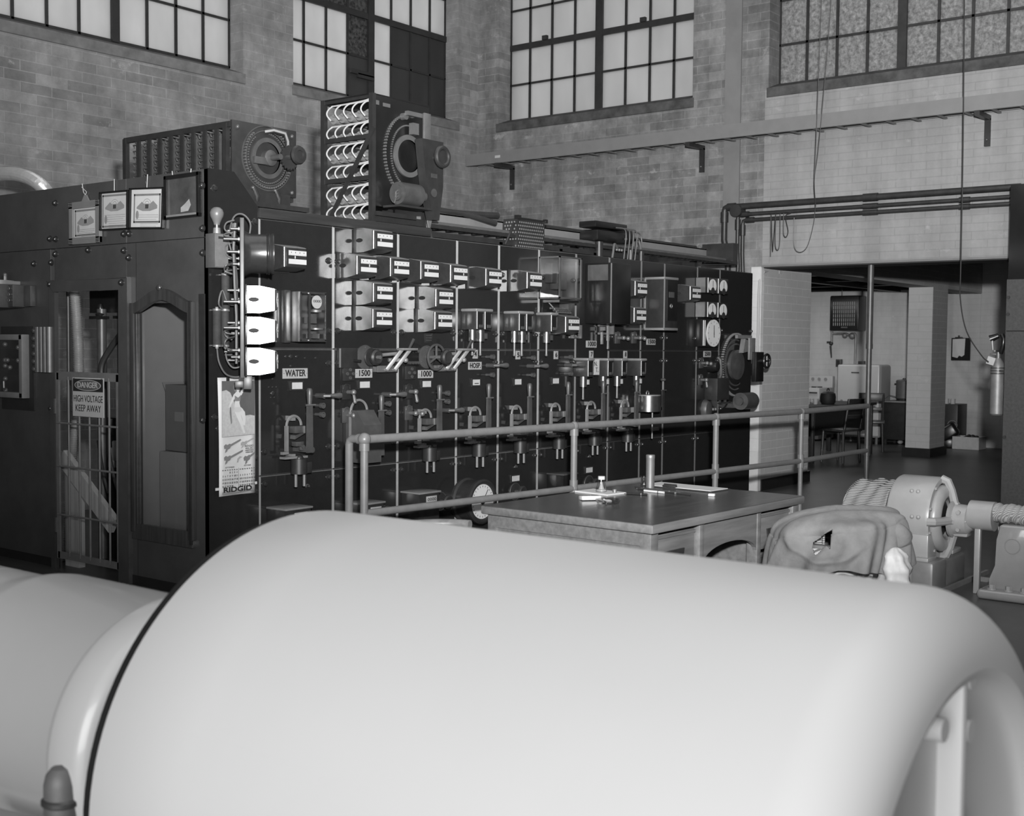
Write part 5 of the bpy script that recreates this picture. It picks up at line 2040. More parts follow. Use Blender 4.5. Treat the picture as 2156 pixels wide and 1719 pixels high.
# angle-iron frame that carries the gear behind the slabs
t = thing('support_frame', 'dark angle-iron frame standing behind the slate slabs under the rheostats', 'frame', (5.0, 6.0, 0))
b = MB()
for x in (0.30, 0.6, 1.12, 1.6, 2.6, 3.4, 3.9, 4.5):
    for y in (0.12, 0.46):
        b.box((x, y, 1.17), (0.04, 0.04, 2.34))
for y in (0.12, 0.46):
    b.box((2.35, y, 2.34), (4.5, 0.04, 0.04))
obj('frame', b, m_iron, t, angle=0)

# --- lying rheostat with resistor grids
t = thing('resistor_rheostat', 'long dark rheostat of resistor grids lying above the wing, with round dial', 'rheostat', (4.95, 6.1, 2.40))
P0 = (0.005, 0.0)
b = MB()
b.box((0.26, 0.0, 0.285), (0.52, 0.02, 0.43), 0.003)
obj('dial_plate', b, m_iron, t)
for nm, r, d, q in (('outer_studs', 0.185, 0.026, 0.0058), ('inner_studs', 0.155, 0.018, 0.004)):
    b = MB()
    for k in range(54):
        a = PI * 0.72 + k * PI * 1.78 / 54
        b.cyl((0.275 + r * math.cos(a), -0.008, 0.295 + r * math.sin(a)), (0.275 + r * math.cos(a), -d, 0.295 + r * math.sin(a)), q, n=8)
    obj(nm, b, m_rheo, t)
b = MB()
b.lathe([(0.10, 0.01), (0.128, 0.01), (0.128, 0.022), (0.10, 0.022)], 40, T(0.275, 0, 0.295) @ FR)
b.lathe([(0.168, 0.01), (0.174, 0.01), (0.174, 0.016), (0.168, 0.016)], 48, T(0.275, 0, 0.295) @ FR)
b.lathe([(0.198, 0.01), (0.204, 0.01), (0.204, 0.016), (0.198, 0.016)], 48, T(0.275, 0, 0.295) @ FR)
obj('contact_ring', b, m_iron2, t)
b = MB()
b.lathe([(0, 0.01), (0.05, 0.01), (0.05, 0.05), (0.03, 0.06), (0.018, 0.06), (0.018, 0.14), (0, 0.14)], 24, T(0.275, 0, 0.295) @ FR)
b.box((0.20, -0.04, 0.27), (0.11, 0.025, 0.045), 0.004)
obj('brush_arm', b, m_iron2, t)
b = MB()
n = 20
pts = []
for k in range(n * 2):
    a = PI * k / n
    r = 0.078 if k % 2 else 0.066
    pts.append((r * math.cos(a), r * math.sin(a)))
b.prism(pts, 0.012, T(0.36, -0.12, 0.30) @ FR)
obj('sprocket', b, m_iron, t)
b = MB()
b.tube([(0.275, -0.11, 0.30), (0.36, -0.13, 0.30), (0.36, -0.20, 0.30)], 0.014, 10)
b.tube([(0.26, -0.01, 0.46), (0.30, -0.05, 0.47), (0.35, -0.10, 0.45), (0.36, -0.11, 0.40), (0.36, -0.11, 0.33)], 0.018, 8)
obj('wheel_bracket', b, m_iron, t)
b = MB()
b.lathe([(0, 0), (0.03, 0.0), (0.052, 0.012), (0.06, 0.028), (0.052, 0.044), (0.03, 0.046), (0.026, 0.036), (0, 0.036)], 28, T(0.36, -0.18, 0.31) @ FR)
obj('handwheel', b, m_iron, t)
for x, z in ((0.04, 0.46), (0.48, 0.46), (0.48, 0.10), (0.16, 0.10), (0.34, 0.10)):
    b = MB()
    b.ball((x, -0.012, z), 0.014, n=10)
    obj('bolt', b, m_iron2, t)
b = MB()
for z in (0.06, 0.475):
    for x in (0.01, 0.50):
        b.box((x, 0.56, z), (0.025, 1.10, 0.035))
for x in (0.01, 0.50):
    b.box((x, 1.10, 0.27), (0.03, 0.035, 0.43)).box((x, 0.06, 0.27), (0.03, 0.035, 0.43))
obj('frame', b, m_iron, t, angle=0)
for k in range(8):
    b = MB()
    b.box((0.005, 0.95 - k * 0.115, 0.27), (0.012, 0.032, 0.40))
    b.box((0.26, 0.95 - k * 0.115, 0.49), (0.5, 0.03, 0.012))
    obj('clamp_strap', b, m_iron, t, angle=0)
for k in range(8):
    b = MB()
    y = 1.005 - k * 0.115
    for j in range(9):
        z = 0.10 + j * 0.040
        b.tube([(0.03, y - .026, z), (0.02, y - .026, z + .018), (0.02, y + .026, z + .018), (0.03, y + .026, z)], 0.006, 6)
    b.box((0.07, y, 0.26), (0.06, 0.055, 0.36))
    obj('resistor_grid', b, m_iron2, t)
for k in range(8):
    y = 1.0 - k * 0.115
    b = MB()
    b.tube(cv([(0.02, y, 0.455), (0.01, y - .03, 0.445), (0.02, y - .06, 0.43)]), 0.010, 8)
    obj('lead', b, m_cable_grey, t)
b = MB()
for x in (0.16, 0.34):
    b.tube([(x, -0.02, 0.10), (x + .02, -0.03, 0.05), (x + .03, -0.01, 0.0)], 0.016, 8)
b.box((0.25, 0.03, 0.03), (0.4, 0.12, 0.10)).box((0.3, 0.05, -0.01), (0.5, 0.3, 0.03))
obj('foot', b, m_iron, t)

# --- upright rheostat
t = thing('upright_rheostat', 'tall upright rheostat rack with looping white cables and a motor-driven contact dial', 'rheostat', (6.16, 6.10, 2.36))
b = MB()
b.box((0.29, 0.0, 0.51), (0.59, 0.02, 0.76), 0.003)
obj('dial_plate', b, m_black, t)
b = MB()
b.box((0.012, 0.0, 0.45), (0.035, 0.035, 0.90)).box((0.57, 0.01, 0.05), (0.03, 0.035, 0.16))
for x in (0.012, 0.57):
    b.box((x, 0.48, 0.45), (0.035, 0.035, 0.90))
    for z in (0.02, 0.20 + 0.125, 0.61, 0.885):
        b.box((x, 0.24, z), (0.018, 0.48, 0.032))
b.box((0.29, 0.48, 0.885), (0.56, 0.03, 0.03)).box((0.29, 0.48, 0.02), (0.56, 0.03, 0.03)).box((0.29, 0.0, 0.05), (0.56, 0.03, 0.05))
obj('frame', b, m_iron, t, angle=0)
b = MB()
b.box((-0.01, 0.20, 0.33), (0.012, 0.034, 0.82), mat=RX(0.62))
obj('diagonal_strap', b, m_iron, t, angle=0)
b = MB()
b.box((0.29, 0.24, 0.895), (0.58, 0.5, 0.01))
obj('top_sheet', b, m_black, t, angle=0)
tz = [0.80, 0.655, 0.52, 0.375, 0.225, 0.09]
for r_, z in enumerate(tz):
    for k in range(5):
        y = 0.42 - k * 0.085
        b = MB()
        b.cyl((0.05, y, z - 0.03), (0.5, y, z - 0.03), 0.036, n=14)
        b.cyl((0.02, y, z - 0.03), (0.05, y, z - 0.03), 0.018, n=10)
        rt = obj('resistor_tube', b, m_casetop, t)
        b = MB()
        z0 = z + 0.015 + 0.016 * (k % 2)
        b.tube(cv([(0.02, y, z - .045), (-0.005, y + .012, z - .01), (-0.006, y + .004, z + .02), (0.0, y - .03, z + .045), (0.006, y - .07, z + .05), (0.01, min(y - .09, -0.01 + .01 * k), z + .052 + .004 * k)]), 0.0058, 8)
        obj('cable', b, m_cable, rt)
for nm, rx, rz, d, q in (('outer_studs', 0.245, 0.285, 0.03, 0.0078), ('inner_studs', 0.175, 0.215, 0.02, 0.0055)):
    b = MB()
    n = 46
    for k in range(n):
        a = PI * 0.45 + k * PI * 1.16 / n
        b.cyl((0.36 + rx * math.cos(a), -0.008, 0.51 + rz * math.sin(a)), (0.36 + rx * math.cos(a), -d, 0.51 + rz * math.sin(a)), q, n=8)
    obj(nm, b, m_rheo, t)
b = MB()
b.lathe([(0.115, 0.01), (0.15, 0.01), (0.15, 0.024), (0.115, 0.024)], 40, T(0.36, 0, 0.51) @ FR)
obj('contact_ring', b, m_rheo, t)
b = MB()
b.box((0.40, -0.06, 0.80), (0.22, 0.03, 0.03)).box((0.47, -0.09, 0.70), (0.07, 0.02, 0.24), 0.004).box((0.38, -0.05, 0.70), (0.06, 0.04, 0.08))
b.cyl((0.30, -0.01, 0.78), (0.30, -0.05, 0.78), 0.025, n=14)
obj('brush_holder', b, m_steel, t)
b = MB()
b.prism([(0.335, 0.62), (0.56, 0.62), (0.56, 0.30), (0.52, 0.06), (0.46, 0.06), (0.38, 0.32)], 0.07, T(0, -0.10, 0) @ FR)
obj('gear_cover', b, m_iron, t)
b = MB()
b.cyl((0.47, -0.17, 0.50), (0.47, -0.24, 0.50), 0.022, n=14)
b.torus(0.062, 0.019, T(0.47, -0.24, 0.50) @ RX(PI / 2), 32, 10)
b.lathe([(0, 0), (0.058, 0), (0.05, 0.012), (0.02, 0.01), (0, 0.014)], 24, T(0.47, -0.235, 0.50) @ FR)
obj('handwheel', b, m_iron, t)
b = MB()
b.box((0.46, -0.173, 0.37), (0.06, 0.004, 0.03)).lathe([(0, 0), (0.03, 0), (0.03, 0.003), (0, 0.003)], 20, T(0.46, -0.171, 0.25) @ FR)
obj('maker_plate', b, m_iron2, t)
b = MB()
b.cyl((0.13, -0.13, 0.22), (0.33, -0.13, 0.22), 0.078, n=28)
b.cyl((0.33, -0.13, 0.22), (0.40, -0.13, 0.22), 0.035, n=16)
b.cyl((0.11, -0.13, 0.22), (0.13, -0.13, 0.22), 0.055, n=24)
mo = obj('motor', b, m_iron2, t)
b = MB()
for k in range(3):
    b.tube([(0.12, -0.15, 0.24 - .02 * k), (0.08, -0.16, 0.22 - .02 * k), (0.09, -0.14, 0.15), (0.14, -0.12, 0.13)], 0.006, 6)
obj('motor_lead', b, m_cable_grey, mo)
b = MB()
b.box((0.27, -0.10, 0.13), (0.34, 0.16, 0.015)).box((0.2, -0.05, 0.075), (0.4, 0.02, 0.03))
obj('motor_shelf', b, m_iron, t)
b = MB()
for k in range(13):
    b.box((0.07 + k * 0.026, 0.03, 0.03), (0.014, 0.02, 0.075))
obj('terminal_row', b, m_iron2, t)
b = MB()
b.box((0.035, -0.012, 0.84), (0.06, 0.004, 0.03)).box((0.14, -0.012, 0.835), (0.07, 0.004, 0.025))
obj('number_tag', b, m_steel, t)
b = MB()
for k, dx in enumerate((0.0, 0.025, 0.05)):
    b.tube([(0.47 + dx, -0.1, 0.10), (0.475 + dx * .6, -0.1, 0.05), (0.49, -0.1, 0.0)], 0.008, 8)
obj('flying_lead', b, m_cable_grey, t)
b = MB()
b.tube([(0.49, -0.1, 0.0), (0.53, -0.09, -0.08), (0.56, -0.04, -0.10)], 0.016, 8)
b.tube([(0.55, -0.02, 0.3), (0.56, -0.02, 0.1), (0.57, -0.02, -0.08)], 0.02, 8)
obj('drop_cable', b, m_cable_dk, t)

# --- steel cable trough with wire rungs behind the board
t = thing('cable_trough', 'long pale steel cable trough running behind the top of the board', 'cable tray', (6.75, 6.40, 2.40))
b = MB()
b.box((2.35, 0.02, 0.085), (4.75, 0.02, 0.13)).box((2.35, 0.03, 0.145), (4.75, 0.04, 0.012))
obj('side_channel', b, m_traylight, t, angle=0)
b = MB()
b.box((2.35, -0.30, 0.0), (4.75, 0.02, 0.03))
obj('side_channel', b, m_iron, t, angle=0)
for k in range(30):
    b = MB()
    b.box((0.1 + k * 0.156, -0.14, 0.012), (0.03, 0.32, 0.012))
    obj('rung', b, m_galv, t, angle=0)
b = MB()
for k in range(5):
    b.tube([(0.0, -0.24 + k * 0.05, 0.03), (1.5, -0.22 + k * 0.045, 0.035), (3.1, -0.24 + k * 0.05, 0.03), (4.6, -0.23 + k * 0.05, 0.03)], 0.016, 8)
obj('tray_cable', b, m_cable_grey, t)
b = MB()
b.box((4.69, -0.12, 0.09), (0.10, 0.36, 0.22))
obj('end_box', b, m_iron, t, angle=0)
solid('trim_12', m_iron, [(7.0, 7.05, 6.38, 6.44, 0, 2.42), (9.0, 9.05, 6.38, 6.44, 0, 2.42), (11.1, 11.15, 6.38, 6.44, 0, 2.42)])
for pts, r, lb in (([(6.70, 6.5, 2.62), (7.1, 6.52, 2.60), (7.5, 6.5, 2.58), (8.0, 6.46, 2.60)], 0.028, 'upper thick dark cable above the trough, leading to the perforated box'),
                   ([(6.68, 6.46, 2.63), (6.95, 6.48, 2.60), (7.15, 6.46, 2.57), (7.5, 6.42, 2.57), (7.85, 6.36, 2.52)], 0.024, 'lower thick dark cable dipping to the perforated box'),
                   ([(8.22, 6.43, 2.56), (8.9, 6.43, 2.56), (9.6, 6.43, 2.555), (11.2, 6.43, 2.555)], 0.018, 'dark pipe lying along the trough, between the perforated box and the end box'),
                   ([(8.06, 6.22, 2.555), (7.85, 6.15, 2.53), (7.62, 6.02, 2.42), (7.5, 5.98, 2.31)], 0.008, 'thin wire arching from the perforated box down to the board top')):
    b = MB()
    b.tube(cv(pts), r, 10)
    tag(obj('cable', b, m_cable_dk), lb, 'cable', 'cables above the board')

# --- perforated guard box
t = thing('perforated_box', 'black box of perforated sheet metal standing on the board top', 'box', (7.78, 6.08, 2.30))
PW, PD = 0.36, 0.14
b = MB()
for w_, mm in ((PW, FR), (PD, Matrix(((0, 0, -1, 0), (-1, 0, 0, PD), (0, 1, 0, 0), (0, 0, 0, 1))))):
    for i in range(14):
        for j in range(8):
            x = 0.016 + (i + 0.5 * (j % 2)) * 0.027
            if x < w_ - 0.012:
                b.lathe([(0.0, 0.0015), (0.0075, 0.0015), (0.0075, 0.0), (0.0, 0.0)], 8, mm @ T(x, 0.024 + j * 0.027, 0))
ho = b
b = MB()
b.box((PW / 2, 0.004, 0.12), (PW, 0.006, 0.24)).box((0.004, PD / 2, 0.12), (0.006, PD, 0.24)).box((PW - 0.004, PD / 2, 0.12), (0.006, PD, 0.24)).box((PW / 2, PD, 0.12), (PW, 0.006, 0.24))
obj('sheet', b, m_iron, t, angle=0)
obj('perforation', ho, m_casetop, t, angle=0)
b = MB()
b.box((PW / 2, -0.004, 0.243), (PW + 0.02, 0.012, 0.012)).box((PW + 0.01, 0.0, 0.245), (0.03, 0.03, 0.03)).box((0.004, 0.0, 0.25), (0.04, 0.04, 0.03))
obj('rim', b, m_black, t, angle=0)

# --- transformer and fuse gear on the board top
t = thing('potential_transformer', 'dark transformer stack with looping leads on the board top, above number 7 panel', 'transformer', (8.84, 6.08, 2.30))
b = MB()
b.box((0.33, 0.12, 0.20), (0.46, 0.2, 0.10), 0.02).box((0.33, 0.12, 0.295), (0.50, 0.18, 0.055), 0.008).box((0.63, 0.12, 0.22), (0.18, 0.18, 0.12), 0.03)
obj('core', b, m_black, t)
b = MB()
b.cyl((0.12, 0.02, 0.0), (0.12, 0.02, 0.14), 0.035, n=16).cyl((0.80, 0.02, 0.0), (0.80, 0.02, 0.10), 0.03, n=16).cyl((0.62, 0.02, 0.0), (0.62, 0.02, 0.10), 0.03, n=16)
b.box((0.45, 0.12, 0.07), (0.75, 0.05, 0.035)).box((0.22, 0.12, 0.03), (0.05, 0.06, 0.12)).box((0.75, 0.12, 0.05), (0.05, 0.06, 0.1))
obj('insulator', b, m_iron, t)
for pts, r in [([(.37 + k * .06, 0.01, 0.28), (.47 + k * .06, -0.01, 0.275), (.50 + k * .06, -0.01, 0.22), (.49 + k * .06, -0.005, 0.1), (.48 + k * .06, 0.0, 0.0)], 0.006) for k in range(4)] + [
        ([(0.72, 0.05, 0.27), (0.82, 0.05, 0.26), (0.84, 0.04, 0.18), (0.80, 0.03, 0.09)], 0.007), ([(0.72, 0.05, 0.22), (0.80, 0.05, 0.21), (0.815, 0.04, 0.14), (0.78, 0.03, 0.05)], 0.007),
        ([(0.36, -0.01, 0.10), (0.30, -0.02, 0.13), (0.28, -0.02, 0.06), (0.28, -0.01, 0.0)], 0.011)]:
    b = MB()
    b.tube(cv(pts), r, 8)
    obj('lead', b, m_cable_grey, t)
b = MB()
for x in (0.36, 0.40, 0.44):
    b.ball((x, -0.005, 0.085), 0.014, n=10)
b.ball((0.52, 0.005, 0.19), 0.014, n=10)
obj('terminal', b, m_steel, t)

# --- flexible conduit arching over the wing
t = thing('flexible_conduit', 'ribbed pale flexible conduit arching above the far left of the wing', 'conduit', (0, 0, 0))
b = MB()
pth = []
for i in range(61):
    u = i / 60
    a = PI * 0.98 * u
    pth.append(Vector((5.05, 8.95 + 0.70 * math.cos(a) + .0 * u, 2.50 + 0.30 * math.sin(a))))
dense = []
for p, q in zip(pth, pth[1:]):
    for k in range(3):
        dense.append(p.lerp(q, k / 3))
b.tube(dense, [0.052 if i % 2 else 0.045 for i in range(len(dense))], 14)
obj('conduit', b, m_flex, t, angle=20)
# shelf that carries the conduit end inside the wing
solid('trim_13', m_iron, [(4.9, 5.2, 8.1, 9.75, 2.36, 2.40), (5.0, 5.04, 9.6, 9.64, 0, 2.36), (5.0, 5.04, 8.2, 8.24, 0, 2.36)])

# ================================================================== END WALL FITTINGS
t = thing('cable_tray', 'long steel ladder tray on brackets along the end wall, under the windows', 'cable tray', (11.70, 0, 3.73))
b = MB()
b.box((0, 5.35, 0.07), (0.015, 9.2, 0.135)).box((0.014, 5.35, 0.137), (0.03, 9.2, 0.006)).box((0.014, 5.35, 0.004), (0.03, 9.2, 0.006))
obj('side_channel', b, m_tray, t, angle=0)
b = MB()
b.box((0.24, 5.35, 0.07), (0.015, 9.2, 0.10))
obj('side_channel', b, m_tray, t, angle=0)
for k in range(36):
    b = MB()
    b.box((0.12, 0.9 + k * 0.25, 0.006), (0.25, 0.028, 0.012))
    obj('rung', b, m_galv, t, angle=0)
b = MB()
b.box((-0.009, 9.45, 0.075), (0.003, 0.08, 0.03))
obj('maker_tag', b, m_white, t, angle=0)
b = MB()
for k in range(3):
    b.tube([(0.06 + k * .05, 1.0, 0.03), (0.07 + k * .05, 5, 0.03), (0.06 + k * .05, 9.7, 0.03)], 0.014, 6)
obj('tray_cable', b, m_cable_dk, t)
for y, lb in ((9.45, 'tray bracket nearest the brick corner, below the bright window'), (6.815, 'tray bracket left of the smooth pier strip, beneath the bright window'), (3.77, 'tray bracket on the pale painted wall, at the right')):
    t = thing('tray_bracket', lb, 'bracket', (WX, y, 3.45), 0, 'brackets of the wall tray')
    b = MB()
    b.box((-0.02, 0, 0.12), (0.035, 0.05, 0.26)).box((-0.17, 0, 0.255), (0.34, 0.05, 0.045))
    obj('angle', b, m_iron, t, angle=0)
    b = MB()
    b.ball((-0.04, 0, 0.05), 0.014, n=8)
    obj('bolt', b, m_iron2, t)
for z, r, y1, lb in ((3.035, 0.033, 6.50, 'top and thickest of the dark pipes along the pale end wall'), (2.948, 0.021, 6.34, 'middle dark pipe along the pale end wall'), (2.885, 0.021, 6.28, 'lowest of the dark pipes along the pale end wall')):
    t = thing('wall_pipe', lb, 'pipe', (WX - 0.07, 0, 0), 0, 'dark pipes on the end wall')
    b = MB()
    b.tube([(0, 3.44, z), (0, y1 - 0.03, z), (0, y1 - 0.008, z - 0.01), (0, y1, z - 0.035), (0, y1, z - 0.35), (0.0 if r > .03 else 0.02, y1 - (.05 if r > .03 else 0), z - 0.55), (0.0, y1 - (.05 if r > .03 else 0), 2.1)], r, 12)
    obj('pipe', b, m_pipe_dk, t)
    for p0, p1, q in [((0, 4.8, z), (0, 4.95, z), .007), ((0, y1 - 0.13, z), (0, y1 - 0.04, z), .009), ((0, y1, z - .05), (0, y1, z - .16), .009)] + ([((0, 3.9, z), (0, 4.0, z), .007)] if r < .03 else []):
        b = MB()
        b.cyl(p0, p1, r + q, n=14)
        obj('coupling', b, m_pipe_dk, t)
t = thing('junction_box', 'round dark junction box where the wall pipes turn down', 'junction box', (WX - 0.09, 6.33, 2.985))
b = MB()
b.cyl((0.06, 0, 0), (-0.05, 0, 0), 0.062, n=24)
obj('box', b, m_pipe_dk, t)
b = MB()
b.cyl((-0.05, 0, 0), (-0.058, 0, 0), 0.066, n=24)
obj('lid', b, m_pipe_dk, t)
# cords
for pts, r, lb in (
    ([(11.62, 3.935, 6.2), (11.62, 3.90, 4.8), (11.62, 3.875, 3.4), (11.60, 3.86, 2.3), (11.55, 3.84, 2.0), (11.5, 3.76, 1.70), (11.5, 3.62, 1.48), (11.52, 3.56, 1.42)], 0.006, 'single pull cord dropping from the far window to the fire extinguisher'),
    ([(11.62, 5.28, 6.2), (11.62, 5.30, 4.9), (11.62, 5.325, 3.6), (11.62, 5.335, 3.2), (11.885, 5.436, 2.977)], 0.004, 'left window cord hanging onto the dark wall pipes'),
    ([(11.62, 5.17, 6.2), (11.62, 5.20, 4.9), (11.62, 5.29, 3.6), (11.62, 5.335, 3.2), (11.885, 5.441, 2.967), (11.885, 5.461, 2.773), (11.885, 5.522, 2.569), (11.885, 5.604, 2.518), (11.885, 5.665, 2.590), (11.885, 5.670, 2.875)], 0.004, 'right window cord ending in a long loop below the pipes'),
    ([(11.885, 5.706, 2.926), (11.885, 5.767, 2.895), (11.885, 5.736, 2.743), (11.885, 5.757, 2.681), (11.885, 5.787, 2.722), (11.885, 5.787, 2.926)], 0.005, 'short slack cord loop tied over the lowest pipe'),
    ([(11.885, 5.828, 2.926), (11.885, 5.828, 2.620), (11.885, 5.853, 2.549), (11.885, 5.879, 2.620), (11.885, 5.879, 2.926), (11.885, 5.899, 2.641), (11.885, 5.909, 2.549), (11.885, 5.930, 2.926), (11.885, 5.930, 2.488)], 0.005, 'bunched cord loops hanging left-most under the lowest pipe'),
):
    b = MB()
    b.tube(cv(pts), r, 6)
    tag(obj('cord', b, m_cable_dk if r > .0045 else m_iron2), lb, 'cord', 'cords on the end wall')
# small wall switch and conduit on the white jamb
t = thing('wall_switch', 'small grey switch box on the white jamb beside the end panel', 'switch', (WX - 0.012, 6.13, 1.30))
b = MB()
b.box((-0.03, 0, 0), (0.06, 0.10, 0.13), 0.004)
obj('box', b, m_iron2, t)
b = MB()
b.cyl((-0.06, 0, 0), (-0.085, 0, 0.015), 0.007, n=8)
obj('toggle', b, m_black, t)
b = MB()
b.tube([(12.46, 6.11, 2.36), (12.25, 6.11, 2.36), (12.06, 6.09, 2.34), (11.985, 6.10, 2.24), (11.972, 6.10, 2.1), (11.972, 6.10, 1.37)], 0.014, 8)
b.box((12.46, 6.12, 2.37), (0.06, 0.06, 0.06))
tag(obj('jamb_conduit', b, m_enamel), 'white-painted conduit bending down the jamb to the switch box', 'conduit')

# ================================================================== PIPE RAIL
t = thing('pipe_rail', 'long grey pipe guard rail with a mid rail, in front of the switchboard', 'railing', (5.33, 5.328, 0))
RL = [(0, 0), (1.96, -0.167), (3.774, -0.321), (5.15, -0.438), (6.72, -0.425)]
ZR, ZM = 0.955, 0.503
b = MB()
b.tube([(x, y, ZR) for x, y in RL], 0.0265, 14)
obj('top_rail', b, m_railpaint, t)
b = MB()
b.tube([(x, y, ZM) for x, y in RL], 0.0235, 14)
obj('mid_rail', b, m_railpaint, t)
b = MB()
b.tube([(0, 0, ZR), (0, 0.10, ZR), (0, 0.122, ZR - 0.012), (0, 0.13, ZR - 0.035), (0, 0.13, 0)], 0.025, 14)
obj('return_post', b, m_railpaint, t)
for i, (x, y) in enumerate(RL[:4]):
    b = MB()
    b.cyl((x, y, 0), (x, y, ZR), 0.0245 if i < 3 else 0.021, n=18)
    p = obj('post', b, m_railpaint, t)
    b = MB()
    b.cyl((x, y, 0), (x, y, 0.012), 0.06, n=20)
    obj('flange', b, m_railpaint, p)
    b = MB()
    b.ball((x, y, ZR), 0.041 if i == 0 else 0.034, n=18)
    b.cyl((x, y, ZR - 0.07), (x, y, ZR - 0.02), 0.032, n=16)
    if i == 0:
        b.cyl((x, y + 0.03, ZR), (x, y + 0.05, ZR), 0.032, n=16)
    obj('fitting', b, m_railpaint, p)
    if i:
        b = MB()
        b.ball((x, y, ZM), 0.033, n=16)
        b.cyl((x, y, ZM - 0.06), (x, y, ZM + 0.06), 0.030, n=16)
        obj('fitting', b, m_railpaint, p)
b = MB()
x, y = RL[4]
b.cyl((x, y, 0), (x, y, 1.55), 0.026, n=16).cyl((x, y, 1.55), (x, y, 2.372), 0.031, n=16)
p = obj('tall_post', b, m_iron2, t)
b = MB()
b.cyl((x, y, ZM - 0.05), (x, y, ZM + 0.05), 0.032, n=16)
obj('fitting', b, m_iron2, p)
b = MB()
b.cyl((x, y, 1.53), (x, y, 1.58), 0.034, n=16)
obj('reducer', b, m_iron2, p)

# ================================================================== DESK
DZ = 0.76
t = thing('desk', 'oak kneehole desk with a dark polished top, in front of the pipe rail', 'desk', (5.275, 3.27, 0), -0.02)
W, D = 1.45, 0.98
b = MB()
b.box((0, 0, DZ - 0.02), (W, D, 0.04), 0.008)
tp = obj('desk_top', b, m_oak, t)
b = MB()
b.box((0, 0, DZ + 0.0006), (W - 0.012, D - 0.012, 0.0012))
obj('polished_surface', b, m_oak_top, tp, angle=0)
for x in (-(W / 2 - 0.055), -0.27, 0.28, W / 2 - 0.055):
    for sy in (-1, 1):
        b = MB()
        b.box((x, sy * (D / 2 - 0.055), 0.36), (0.06 if abs(x) > .3 else 0.04, 0.06, 0.72), 0.004)
        obj('leg', b, m_oak, t)
for sx in (-1, 1):
    b = MB()
    b.box((sx * (W / 2 - 0.045), 0, 0.40), (0.025, D - 0.12, 0.62))
    b.box((sx * (W / 2 - 0.038), 0, 0.69), (0.03, D - 0.12, 0.06)).box((sx * (W / 2 - 0.038), 0, 0.53), (0.03, D - 0.12, 0.03))
    obj('end_panel', b, m_oak, t, angle=0)
b = MB()
b.box((0, D / 2 - 0.05, 0.42), (W - 0.14, 0.02, 0.58))
obj('back_panel', b, m_oak, t, angle=0)
pts = [(-0.25, 0.71), (0.26, 0.71), (0.26, 0.53)] + [(0.005 + 0.255 * math.cos(a), 0.53 + 0.075 * math.sin(a)) for a in [PI * k / 16 for k in range(1, 16)]] + [(-0.25, 0.53)]
b = MB()
b.prism(pts, 0.022, T(0, -D / 2 + 0.05, 0) @ FR)
obj('arched_apron', b, m_oak, t, angle=0)
for cx, w in ((-0.475, 0.35), (0.475, 0.33)):
    for z0, z1 in ((0.52, 0.70), (0.31, 0.50), (0.10, 0.29)):
        b = MB()
        b.box((cx, -D / 2 + 0.06, (z0 + z1) / 2), (w, 0.025, z1 - z0), 0.004)
        b.box((cx, -D / 2 + 0.047, z1 - 0.012), (w, 0.012, 0.012))
        d = obj('drawer', b, m_oak, t)
        b = MB()
        b.prism([(cx - 0.07, (z0 + z1) / 2 - 0.035), (cx + 0.07, (z0 + z1) / 2 - 0.035), (cx + 0.08, (z0 + z1) / 2 + 0.01), (cx - 0.08, (z0 + z1) / 2 + 0.01)], 0.008, T(0, -D / 2 + 0.048, 0) @ FR)
        obj('pull', b, m_darkwood, d)
    for sx in (-1, 1):
        b = MB()
        b.box((cx + sx * (w / 2 - .005), 0, 0.40), (0.015, D - 0.16, 0.6))
        obj('pedestal_side', b, m_oak, t, angle=0)
b = MB()
b.box((0, 0.2, 0.4), (0.5, 0.02, 0.5))
obj('modesty_panel', b, m_oak, t, angle=0)

TZ = DZ + 0.0013
t = thing('paper_pad', 'flat white pad of paper under the conical jar on the desk', 'paper', (5.37, 3.63, TZ), -0.12)
b = MB()
b.box((0, 0, 0.004), (0.15, 0.225, 0.008), 0.001)
obj('sheets', b, m_white, t, angle=0)
t = thing('salt_jar', 'conical glass jar of white powder with a white cap, standing on the paper pad', 'jar', (5.365, 3.62, TZ + 0.0085))
b = MB()
b.lathe([(0.0, 0.0), (0.029, 0.0), (0.030, 0.005), (0.0175, 0.062), (0.0175, 0.066), (0.0, 0.066)], 28)
obj('glass', b, m_jarglass, t)
b = MB()
b.lathe([(0, 0.003), (0.027, 0.003), (0.0265, 0.009), (0.016, 0.014), (0.010, 0.03), (0.006, 0.05), (0, 0.052)], 20)
obj('powder', b, m_white, t)
b = MB()
b.lathe([(0, 0.064), (0.0185, 0.064), (0.0185, 0.078), (0.017, 0.081), (0, 0.081)], 24)
obj('cap', b, m_enamel, t)
t = thing('ink_cap', 'small dark round cap lying at the edge of the paper pad', 'cap', (5.385, 3.55, TZ + 0.0085))
b = MB()
b.lathe([(0, 0), (0.0115, 0), (0.0115, 0.015), (0.0095, 0.016), (0, 0.013)], 20)
obj('cap', b, m_steel, t)


def stick(name, label, cat, p0, p1, r, z, m, tip=None, grp=None):
    a = math.atan2(p1[1] - p0[1], p1[0] - p0[0])
    L = math.hypot(p1[0] - p0[0], p1[1] - p0[1])
    t_ = thing(name, label, cat, (p0[0], p0[1], z), a, grp)
    b_ = MB()
    b_.cyl((0.012, 0, r), (L, 0, r), r, n=10)
    obj('barrel', b_, m, t_)
    b_ = MB()
    b_.cyl((0, 0, r), (0.012, 0, r), r * 0.2, r, n=10).cyl((L * .72, 0, r), (L * .75, 0, r), r * 1.12, n=10)
    obj('tip', b_, tip or m_steel, t_)
    return t_


